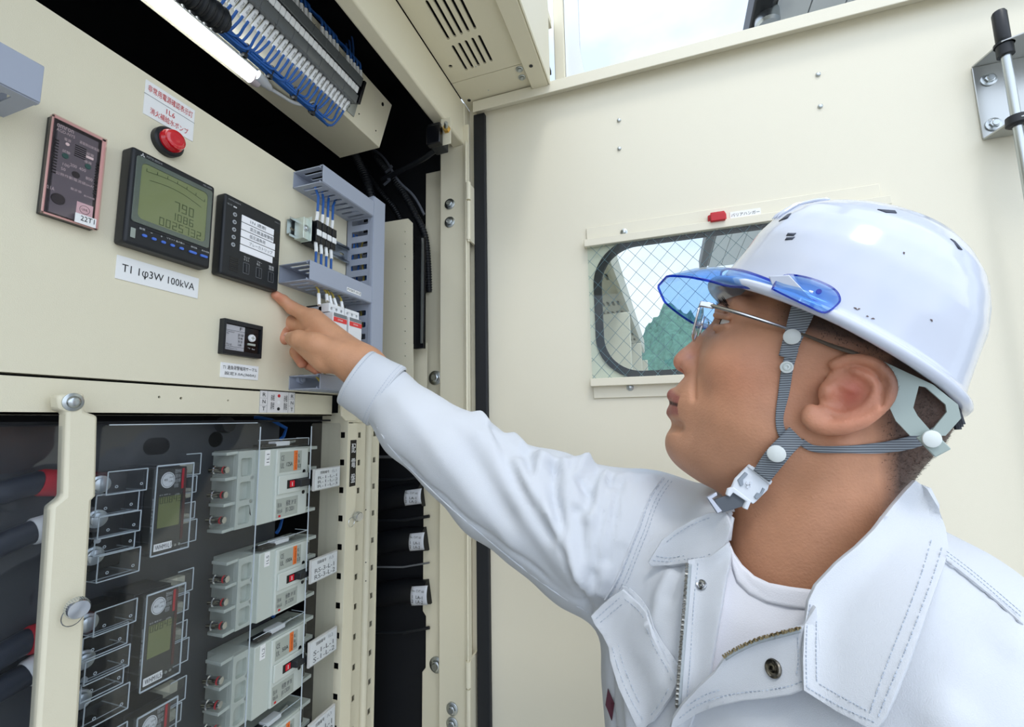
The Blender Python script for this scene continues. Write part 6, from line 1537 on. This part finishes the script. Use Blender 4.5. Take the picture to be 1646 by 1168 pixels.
# the sleeve opens at the wrist, under the cuff band
ax_ = AP[0][0]-AP[1][0]; ax_ /= np.linalg.norm(ax_)
cut0 = AP[0][0]-ax_*.020
def vnorm(V, F):
    N_ = np.zeros_like(V)
    for a in range(4):
        e1 = V[F[:, (a+1) % 4]]-V[F[:, a]]; e2 = V[F[:, (a-1) % 4]]-V[F[:, a]]; np.add.at(N_, F[:, a], np.cross(e1, e2))
    return N_/(np.linalg.norm(N_, axis=1)[:, None]+1e-12)
b0 = bvh_of(jV, jF)
def hit(b, u, v): h = b.ray_cast(EYE, ray(u, v).normalized()); return h[0]
folds = [ ([(824, 704), (836, 716)], 6, 12), ([(868, 732), (880, 738)], 6, 10), ([(925, 744), (945, 748)], 6, 14), ([(1000, 765), (1050, 768)], 3, 10), ([(848, 728), (852, 740)], -4, 8), ([(892, 748), (897, 762)], -5, 7), ([(980, 766), (985, 780)], -5, 8), ([(738, 642), (744, 652)], 4, 14), ([(760, 660), (790, 684)], 2, 10), # polyline in the picture, height in mm, width in mm
    ([(770, 668), (800, 720), (840, 775), (885, 840), (930, 915)], 5.5, 11), ([(829, 702), (835, 745), (862, 800), (900, 860), (945, 950)], 5.5, 9),
    ([(790, 690), (815, 745), (850, 800), (890, 860)], -5, 8), ([(741, 640), (770, 700), (820, 790), (870, 860), (920, 930)], 4, 14),
    ([(700, 630), (730, 690), (780, 760), (820, 830)], -2.5, 16), ([(640, 640), (700, 720), (760, 800), (820, 870)], 2.5, 16),
    ([(868, 740), (862, 770), (880, 820), (915, 880), (940, 940)], 5, 8), ([(852, 750), (872, 815), (905, 880)], -5, 6), ([(905, 745), (908, 800), (920, 860), (935, 930)], 6, 9), ([(890, 750), (893, 800), (908, 870), (935, 940)], -6, 6),
    ([(940, 745), (922, 775), (928, 810), (945, 830)], 6, 9), ([(930, 775), (950, 800), (945, 825), (932, 822)], -5, 7), ([(975, 762), (960, 800), (952, 840), (950, 900)], 6, 9), ([(962, 758), (950, 790)], -4, 6),
    ([(990, 770), (975, 820), (968, 880), (965, 950)], 4.5, 7), ([(982, 770), (965, 830), (958, 900)], -4, 5), ([(1010, 768), (1000, 810), (990, 860), (975, 930)], 3.5, 6), ([(1000, 775), (988, 830), (975, 900)], -3.5, 5), ([(1030, 775), (1015, 820), (1005, 870)], 2.5, 6),
    ([(953, 1003), (935, 940), (912, 890)], -5, 6), ([(1110, 960), (1085, 1010), (1070, 1080)], -3.5, 10), ([(1075, 930), (1060, 960), (1055, 1000)], 3, 10), ([(1090, 915), (1075, 960)], -3, 7),
    ([(600, 685), (660, 750), (750, 835), (850, 905), (945, 975)], -2.5, 4), ([(1640, 1010), (1570, 1090), (1520, 1160)], 3.5, 16), ([(1600, 1060), (1560, 1120)], -3, 12), ([(980, 1060), (985, 1160)], -4, 8), ([(1010, 1100), (1015, 1168)], 4, 8)]
jN = vnorm(jV, jF); disp = np.zeros(len(jV))
camv = np.array(EYE); front = ((jV-camv)*jN).sum(1) < .002
for pl_, hgt, wd in folds:
    P3 = [hit(b0, *p) for p in pl_]
    P3 = [np.array(p) for p in P3 if p is not None]
    if len(P3) < 2: continue
    dd = np.full(len(jV), 9.)
    for k, (a, b) in enumerate(zip(P3, P3[1:])):
        dd = np.minimum(dd, sd_cap(jV, a, b, 0, 0))
    disp += 1.6*hgt*.001*np.exp(-(dd/(wd*.00085))**2)
rsn = np.random.RandomState(2)
for k in range(26):      # slow uneven drape
    c = np.array((rsn.uniform(-.4, .4), rsn.uniform(.3, .7), rsn.uniform(.9, 1.5))); disp += rsn.uniform(-.0016, .0016)*np.exp(-(((jV-c)@np.array([[1, .3, 0], [0, 1, .2], [.2, 0, .6]]))**2).sum(1)/.045**2)
# cuff band is a little thicker than the sleeve
sA = (jV-AP[0][0])@(-ax_); disp += 0*np.where((sA < .054) & (sA > -.05), .0018, 0)*(np.linalg.norm(jV-AP[0][0], axis=1) < .12)
jV = jV+jN*disp[:, None]; jV = relax(jV, jF, 1, .35)
jb = bvh_of(jV, jF)
cenF = jV[jF].mean(1)
near_w = np.linalg.norm(cenF-AP[0][0], axis=1) < .12
keepF = ~(((cenF-cut0)@ax_ > 0) & near_w)
def inpoly(u, v, poly):
    r_ = np.zeros(len(u), bool); n = len(poly)
    for i in range(n):
        x1, y1 = poly[i]; x2, y2 = poly[(i+1) % n]; c = ((y1 > v) != (y2 > v)); r_ ^= c & (u < (x2-x1)*(v-y1)/((y2-y1) if y2 != y1 else 1e-9)+x1)
    return r_
Rm = np.array([_r, _u, _f])
cc_ = (cenF-camv)@Rm.T; U_ = 823+FPX*cc_[:, 0]/cc_[:, 2]; V_ = 584-FPX*cc_[:, 1]/cc_[:, 2]
OPEN = [(1176, 840), (1160, 950), (1148, 1010), (1138, 1085), (1200, 1060), (1290, 1030), (1330, 965), (1368, 918), (1420, 868), (1470, 806), (1490, 745), (1180, 760)]
nF = np.cross(jV[jF[:, 1]]-jV[jF[:, 0]], jV[jF[:, 3]]-jV[jF[:, 0]])
keepF &= ~(inpoly(U_, V_, OPEN))
keepF &= ~((cenF[:, 2] > 1.425) & (np.hypot(cenF[:, 0]-.155, cenF[:, 1]-.53) < .066))
jac = to_obj('jacket', jV, jF[keepF], JK, man, solid=.0025)
allb = [jb, hbvh]
def depth_first(u, v, extra=()):
    d_ = ray(u, v).normalized(); best = None
    for b in list(allb)+list(extra):
        h = b.ray_cast(EYE, d_)
        if h[0] is not None: t_ = h[3]*d_.dot(_f); best = t_ if best is None else min(best, t_)
    return best
class Sheet:
    """cloth sheet laid over what lies under it; lift may depend on the place (u,v)"""
    def __init__(s, poly, lift, step=8, smooth=26, depth=None, sm=3):
        s.poly = [(p.x, p.y) for p in smooth_path([Vector((a, b, 0)) for a, b in poly+[poly[0]]], 1)][:-1]
        # densify the outline
        out = []
        for i in range(len(poly)):
            a, b = poly[i], poly[(i+1) % len(poly)]; n = max(1, int(math.hypot(b[0]-a[0], b[1]-a[1])/step))
            out += [(a[0]+(b[0]-a[0])*k/n, a[1]+(b[1]-a[1])*k/n) for k in range(n)]
        A_ = np.array(out); x0, y0 = A_.min(0); x1, y1 = A_.max(0)
        gx, gy = np.meshgrid(np.arange(x0+step/2, x1, step), np.arange(y0+step/2, y1, step)); gx, gy = gx.ravel(), gy.ravel()
        m = inpoly(gx, gy, out)
        for i in range(len(out)): m &= np.hypot(gx-out[i][0], gy-out[i][1]) > step*.45
        P2 = [Vector(p) for p in out]+[Vector((a, b)) for a, b in zip(gx[m], gy[m])]
        vs, es, fs, *_ = delaunay_2d_cdt(P2, [], [list(range(len(out)))], 1, 1e-4)
        s.p2 = np.array([(v.x, v.y) for v in vs]); s.f = fs
        D_ = [(depth or depth_first)(u, v) for u, v in s.p2]
        ok = np.array([d is not None for d in D_]); Dv = np.array([d if d is not None else 0 for d in D_])
        for i in np.argwhere(~ok)[:, 0]:
            w = 1/(((s.p2[ok]-s.p2[i])**2).sum(1)+1)**1.5; Dv[i] = (w*Dv[ok]).sum()/w.sum()
        W_ = np.exp(-((s.p2[:, None]-s.p2[None])**2).sum(-1)/smooth**2)
        Ds = Dv.copy()
        for _ in range(sm): Ds = np.minimum((W_*Ds[None]).sum(1)/W_.sum(1), Dv)
        s.d = Ds-np.array([lift(u, v) if callable(lift) else lift for u, v in s.p2])
    def at(s, u, v, off=0):
        w = 1/(((s.p2-np.array((u, v)))**2).sum(1)+.5)**2; d = (w*s.d).sum()/w.sum()-off
        return EYE+ray(u, v)*d
    def mesh(s, name, m, parent, th=.003, label=None):
        V = [EYE+ray(u, v)*d for (u, v), d in zip(s.p2, s.d)]
        g = G(); g.v = V; g.f = [tuple(f) for f in s.f]
        me_o = g.build(name, m, parent, label, smooth=70)
        md = me_o.modifiers.new('solid', 'SOLIDIFY'); md.thickness = th; md.offset = -1
        bv = me_o.modifiers.new('bevel', 'BEVEL'); bv.width = th*.35; bv.segments = 2; bv.limit_method = 'ANGLE'; bv.angle_limit = R(60)
        s.o = me_o; return me_o
    def stitch(s, line, dash=4.2, gap=2.6, r_=.00033, off=.0003, m=STC):
        g = G(); L_ = [Vector((a, b, 0)) for a, b in line]; L_ = smooth_path(L_, 8) if len(L_) > 2 else L_
        pos = 0; seg = []; acc = [0]
        for a, b in zip(L_, L_[1:]): acc.append(acc[-1]+(b-a).length)
        def P(t_):
            i = max(0, min(len(L_)-2, int(np.searchsorted(acc, t_))-1)); w = (t_-acc[i])/max(acc[i+1]-acc[i], 1e-6); q_ = L_[i].lerp(L_[i+1], w); return q_
        while pos+dash < acc[-1]:
            a, b = P(pos), P(pos+dash); g.tube([s.at(a.x, a.y, off), s.at(b.x, b.y, off)], r_, 5); pos += dash+gap
        return g
def seams(sheet, lines, parent, name='stitching', **k):
    g = G()
    for l in lines:
        q_ = sheet.stitch(l, **k); b = len(g.v); g.v += q_.v; g.f += [tuple(b+i for i in f) for f in q_.f]
    return g.build(name, STC, parent, smooth=None)
# near collar
def cl(u, v): return .004+.008*max(0, min(1, (v-860)/260))+.004*max(0, min(1, (900-v)/120))
COL_N = [(1472, 772), (1490, 785), (1508, 815), (1520, 848), (1525, 880), (1519, 905), (1502, 950), (1484, 1000), (1462, 1060), (1440, 1110), (1424, 1150), (1412, 1168), (1395, 1169), (1345, 1143), (1292, 1109), (1291, 1060), (1293, 1010), (1300, 965), (1312, 940), (1345, 905), (1378, 878), (1406, 850), (1436, 812), (1455, 790)]
S1 = Sheet(COL_N, cl, 9, 30); c1 = S1.mesh('collar', JK, jac, .0038)
inn = [(1514, 880), (1500, 925), (1478, 985), (1455, 1045), (1430, 1105), (1410, 1155)]
inn2 = [(1497, 868), (1480, 925), (1458, 985), (1436, 1040), (1415, 1095), (1397, 1148)]
seams(S1, [inn, inn2, [(1405, 1160), (1350, 1135), (1297, 1104)], [(1392, 1141), (1350, 1118), (1314, 1097)], [(1297, 1104), (1296, 1050), (1298, 1000), (1303, 968)], [(1313, 1095), (1312, 1040), (1313, 985)]], c1)
# far collar
COL_F = [(1166, 822), (1140, 824), (1112, 836), (1085, 852), (1064, 868), (1052, 888), (1042, 904), (1046, 910), (1075, 908), (1105, 904), (1130, 901), (1150, 893), (1162, 880), (1170, 862), (1174, 845)]
S2 = Sheet(COL_F, lambda u, v: .006, 8, 24); c2_ = S2.mesh('collar', JK, jac, .0035)
seams(S2, [[(1140, 832), (1112, 843), (1086, 859), (1068, 874)], [(1050, 900), (1075, 902), (1105, 898), (1128, 895), (1146, 888)], [(1055, 893), (1075, 896), (1104, 892)]], c2_)
# T-shirt inside the opening
def tdepth(u, v):
    d_ = ray(u, v).normalized(); k = d_.dot(_f); h = jb.ray_cast(EYE, d_); h2 = hbvh.ray_cast(EYE, d_)
    a = h[3]*k+.008 if h[0] is not None else None; b = h2[3]*k-.0025 if h2[0] is not None else None
    v_ = [x for x in (a, b) if x is not None]; return min(v_) if v_ else None
TS = mat('tshirt_cloth', (228, 228, 234), .85, bump=.3, bscale=900)
TPOLY = [(1168, 866), (1178, 888), (1192, 908), (1212, 926), (1236, 937), (1268, 943), (1306, 948), (1345, 950), (1350, 1000), (1320, 1060), (1250, 1100), (1140, 1150), (1120, 1110), (1130, 1040), (1142, 960), (1155, 890)]
S3 = Sheet(TPOLY, 0, 9, 20, tdepth); ts_ = S3.mesh('tshirt', TS, man, .0025)
nb_ = G().grid([[S3.at(u+dx*k, v+dy*k, .0012*math.sin(math.pi*min(1, k*1.02))) for (u, v), (dx, dy) in zip([(1170, 868), (1179, 888), (1193, 908), (1213, 926), (1237, 937), (1269, 943), (1307, 948), (1340, 951)], [(6, 24), (-1, 28), (-8, 28), (-9, 29), (-5, 32), (-2, 33), (0, 34), (0, 34)])] for k in np.linspace(0, 1, 6)])
nb_.build('neckband', TS, ts_, smooth=70, solid=.0015)
# placket on his right with the zip
PLR = [(1106, 900), (1140, 895), (1172, 872), (1176, 890), (1166, 930), (1157, 985), (1149, 1030), (1140, 1085), (1120, 1130), (1108, 1170), (1082, 1172), (1088, 1120), (1094, 1050), (1101, 970)]
S4 = Sheet(PLR, .0030, 8, 20); p4 = S4.mesh('placket', JK, jac, .003)
seams(S4, [[(1122, 905), (1116, 960), (1112, 1020), (1108, 1080), (1102, 1140)], ], p4)
ZIN = mat('zip_metal', (158, 156, 148), .35, .9); TAPE = mat('zip_tape', (168, 176, 180), .8)
def zipper(sheet, line, par, off, w=3.4, m=ZIN, side=1):
    L_ = smooth_path([Vector((a, b, 0)) for a, b in line], 8); acc = [0]
    for a, b in zip(L_, L_[1:]): acc.append(acc[-1]+(b-a).length)
    g = G(); tp = G(); pos = 0; k = 0; r1, r2 = [], []
    while pos < acc[-1]:
        i = max(0, min(len(L_)-2, int(np.searchsorted(acc, pos))-1)); a, b = L_[i], L_[i+1]; q_ = a.lerp(b, (pos-acc[i])/max(acc[i+1]-acc[i], 1e-6)); t_ = (b-a).normalized(); n_ = Vector((-t_.y, t_.x, 0))*side
        c = sheet.at(q_.x, q_.y, off+.0008); c2v = sheet.at(q_.x+n_.x*w, q_.y+n_.y*w, off+.0008); tt = sheet.at(q_.x+t_.x, q_.y+t_.y, off+.0008)-c
        g.obox(c.lerp(c2v, .5), (c2v-c, tt, (c2v-c).cross(tt)), ((c2v-c).length*.62, .0007, .0009))
        r1.append(sheet.at(q_.x-n_.x*6, q_.y-n_.y*6, off)); r2.append(sheet.at(q_.x+n_.x*1.5, q_.y+n_.y*1.5, off)); pos += 4.1; k += 1
    z = tp.grid([r1, r2]).build('zip_tape', TAPE, par, solid=.0008); g.build('zip_teeth', m, par)['kind'] = 'stuff'
zipper(S4, [(1106, 906), (1103, 950), (1099, 1000), (1095, 1050), (1092, 1090), (1089, 1135)], jac, .0010, side=1)
def popper(sheet, u, v, px_, par, m, lab=None, socket=True):
    c = sheet.at(u, v, .0004); e1 = sheet.at(u+6, v)-sheet.at(u-6, v); e2 = sheet.at(u, v-6)-sheet.at(u, v+6); n_ = e1.cross(e2).normalized()
    if n_.dot(EYE-c) < 0: n_ = -n_
    r_ = px_*((c-EYE).dot(_f))/FPX
    G().lathe(c, n_, [(0, r_), (.0012, r_), (.0020, r_*.86), (.0012, r_*.62), (.0012, r_*.45), (.0024, r_*.40), (.0026, r_*.22), (.0008, r_*.16)], 26).build('snap_button', m, par)
popper(S4, 1128, 940, 8.5, jac, mat('nickel', (170, 172, 174), .25, 1))
# folded placket on his left
PLL = [(1312, 975), (1292, 1006), (1262, 1014), (1232, 1022), (1200, 1036), (1166, 1056), (1148, 1082), (1122, 1106), (1098, 1132), (1082, 1156), (1078, 1172), (1100, 1160), (1118, 1148), (1150, 1134), (1190, 1125), (1230, 1121), (1268, 1115), (1300, 1102), (1320, 1060)]
S5 = Sheet(PLL, lambda u, v: .006+.006*max(0, min(1, (u-1100)/150)), 8, 26); p5 = S5.mesh('placket', JK, jac, .0035)
seams(S5, [[(1092, 1154), (1120, 1134), (1150, 1122), (1190, 1113), (1230, 1109), (1265, 1103), (1290, 1094)], [(1282, 1024), (1283, 1060), (1280, 1085)], [(1104, 1134), (1135, 1116), (1160, 1108)]], p5)
zipper(S5, [(1164, 1056), (1180, 1046), (1200, 1036), (1222, 1027), (1248, 1020), (1272, 1014), (1288, 1010)], jac, .0012, w=3.2, m=mat('zip_brass', (160, 146, 112), .35, .9), side=-1)
popper(S5, 1243.5, 1074, 14, jac, mat('dark_nickel', (112, 108, 100), .25, 1))
# pocket flap and its pocket, label
PF = [(950, 990), (962, 978), (980, 962), (1000, 948), (1012, 958), (1026, 970), (1038, 984), (1044, 1006), (1048, 1022), (1060, 1044), (1072, 1064), (1084, 1084), (1088, 1096), (1078, 1118), (1062, 1140), (1046, 1160), (1036, 1170), (1024, 1170), (1010, 1140), (994, 1105), (981, 1062), (978, 1040), (968, 1020), (956, 1004)]
S6 = Sheet(PF, .007, 8, 26); p6 = S6.mesh('pocket_flap', JK, jac, .0045)
seams(S6, [[(958, 994), (978, 976), (999, 958)], [(965, 1000), (985, 983), (1004, 967)], [(984, 1040), (990, 1062), (1003, 1100), (1020, 1135), (1036, 1160)], [(994, 1035), (1000, 1062), (1013, 1097), (1028, 1130)], [(1003, 962), (1020, 975), (1033, 990), (1040, 1012), (1052, 1040), (1072, 1075), (1080, 1095)], [(1078, 1100), (1062, 1128), (1044, 1152)]], p6)
PS = [(1000, 940), (1014, 945), (1030, 960), (1044, 980), (1052, 1008), (1066, 1032), (1086, 1060), (1096, 1074), (1090, 1092), (1070, 1066), (1050, 1032), (1040, 1000), (1026, 975), (1004, 958)]
S7 = Sheet(PS, .0012, 8, 10, None, 1); p7 = S7.mesh('chest_seam', JK, jac, .0012)
seams(S7, [[(1004, 948), (1020, 956), (1034, 972), (1046, 1002), (1060, 1034), (1090, 1072)], [(1010, 944), (1028, 960), (1042, 984), (1052, 1016), (1072, 1046), (1092, 1070)]], p7)
LB = [(977, 1105), (988, 1130), (984, 1158), (973, 1132)]
S8 = Sheet(LB, .0035, 5, 12); l8 = S8.mesh('side_label', mat('label_maroon', (84, 34, 50), .6), jac, .001)
# seams on the body: armhole, shoulder yoke, sleeve and cuff
SB = Sheet([(930, 720), (1090, 740), (1110, 900), (1000, 1010), (930, 990)], 0.0004, 10, 8, lambda u, v: (lambda h: h[3]*ray(u, v).normalized().dot(_f) if h[0] is not None else None)(jb.ray_cast(EYE, ray(u, v).normalized())), 1)
arm_seam = [(1068, 768), (1052, 790), (1040, 815), (1030, 845), (1018, 875), (1008, 900), (998, 925), (985, 950), (975, 965)]
def ridge_line(sheet, line, r_, name, par, m=JK):
    P = [sheet.at(p.x, p.y, 0) for p in smooth_path([Vector((a, b, 0)) for a, b in line], 6)]; return G().tube(P, r_, 6).build(name, m, par)
seams(SB, [arm_seam, [(a+7, b+3) for a, b in arm_seam], [(a+12, b+5) for a, b in arm_seam]], jac, off=.0006)
ridge_line(SB, [(a-3, b-1) for a, b in arm_seam], .0011, 'arm_seam', jac)
jd = lambda u, v: (lambda h: h[3]*ray(u, v).normalized().dot(_f) if h[0] is not None else None)(jb.ray_cast(EYE, ray(u, v).normalized()))
SC = Sheet([(540, 640), (600, 560), (780, 690), (960, 1000), (900, 1000), (740, 850), (600, 690)], 0.0004, 12, 8, jd, 1)
cA, cB = px3(571.5, 605.5, .581), px3(623, 637, .603); ca = (cB-cA)/np.linalg.norm(cB-cA)
vv = np.array(_u-_f*_u.dot(_f)); e1_ = np.cross(ca, np.array(_f)); e1_ /= np.linalg.norm(e1_); e2_ = np.cross(ca, e1_)
def cuffp(t_, a, ex=0): c = cA*(1-t_)+cB*t_; r_ = .0468+(.0522-.0468)*t_+ex; return Vector(c+e1_*math.cos(a)*r_+e2_*math.sin(a)*r_*.92)
rows = [[cuffp(t_, 2*math.pi*j/64, ex) for j in range(64)] for t_, ex in [(.9, -.006), (.3, -.0045), (.02, -.0040), (-.01, -.002), (.0, .0002), (.03, .0012), (.12, .0008), (.3, .0012), (.55, .0005), (.8, .0012), (.97, .0014), (1.0, .0004), (1.02, -.003)]]
cuf = G().grid(rows, closed=True).build('cuff', JK, jac, smooth=70)
g = G()
for t_ in (.10, .86, .95):
    for j in range(0, 150, 2): g.tube([cuffp(t_, 2*math.pi*j/150, .0016), cuffp(t_, 2*math.pi*(j+1.1)/150, .0016)], .00033, 4)
g.build('stitching', STC, cuf, smooth=None)
ridge_line(SC, [(606, 686), (630, 722), (670, 764), (720, 812), (770, 855), (830, 905), (890, 950), (946, 985)], .0009, 'sleeve_seam', jac)
SD = Sheet([(1500, 875), (1646, 972), (1646, 1050), (1505, 950)], 0.0004, 10, 18, jd, 3)
seams(SD, [[(1522, 886), (1560, 915), (1600, 948), (1643, 985)], [(1522, 892), (1560, 921), (1600, 955), (1643, 992)]], jac, off=.0006)
ridge_line(SD, [(1520, 899), (1560, 930), (1600, 963), (1643, 1002)], .0012, 'shoulder_seam', jac)
# lower body, out of the picture
TR = mat('trouser_cloth', (206, 212, 222), .85, bump=.3, bscale=900)
def leg_sdf(P_):
    L_ = []
    for s_ in (-1, 1):
        hx = np.array((.115, .54))+tl_*s_*.095
        a = np.array((hx[0], hx[1], .90)); k_ = np.array((hx[0]-.02, hx[1]-.02, .50)); f_ = np.array((hx[0], hx[1], .10))
        L_.append(smin(sd_cap(P_, a, k_, .098, .072), sd_cap(P_, k_, f_, .070, .062), .03))
    d = smin(L_[0], L_[1], .015); q0 = P_[..., :2]-TB; e = (np.sqrt(((q0@tl_)/.185)**2+((q0@tc_)/.13)**2)-1)*.13
    return smin(d, smax(smax(e, P_[..., 2]-.98, .01), .86-P_[..., 2], .03), .04)
tV, tF = nets(leg_sdf, (-.18, .28, .03), (.40, .80, 1.01), .012)
to_obj('trousers', tV, tF, TR, man)
for s_ in (-1, 1):
    hx = np.array((.115, .54))+tl_*s_*.095; toe = tc_*.16
    sf = lambda P_: smax(smin(sd_ell(P_, np.array((hx[0]+toe[0]*.45, hx[1]+toe[1]*.45, .02)), np.array((.11, .11, .055))), sd_cap(P_, (hx[0], hx[1], .06), (hx[0]+toe[0], hx[1]+toe[1], .03), .05, .035), .02), .001-P_[..., 2], .002)
    sf2 = lambda P_: smax(smin(sd_cap(P_, (hx[0]-toe[0]*.3, hx[1]-toe[1]*.3, .045), (hx[0]+toe[0], hx[1]+toe[1], .032), .046, .036), sd_cap(P_, (hx[0], hx[1], .05), (hx[0], hx[1], .12), .05, .05), .03), .001-P_[..., 2], .002)
    sV, sF = nets(sf2, (hx[0]-.22, hx[1]-.24, -.01), (hx[0]+.2, hx[1]+.2, .19), .008); to_obj('shoe', sV, sF, RUBBER, man)
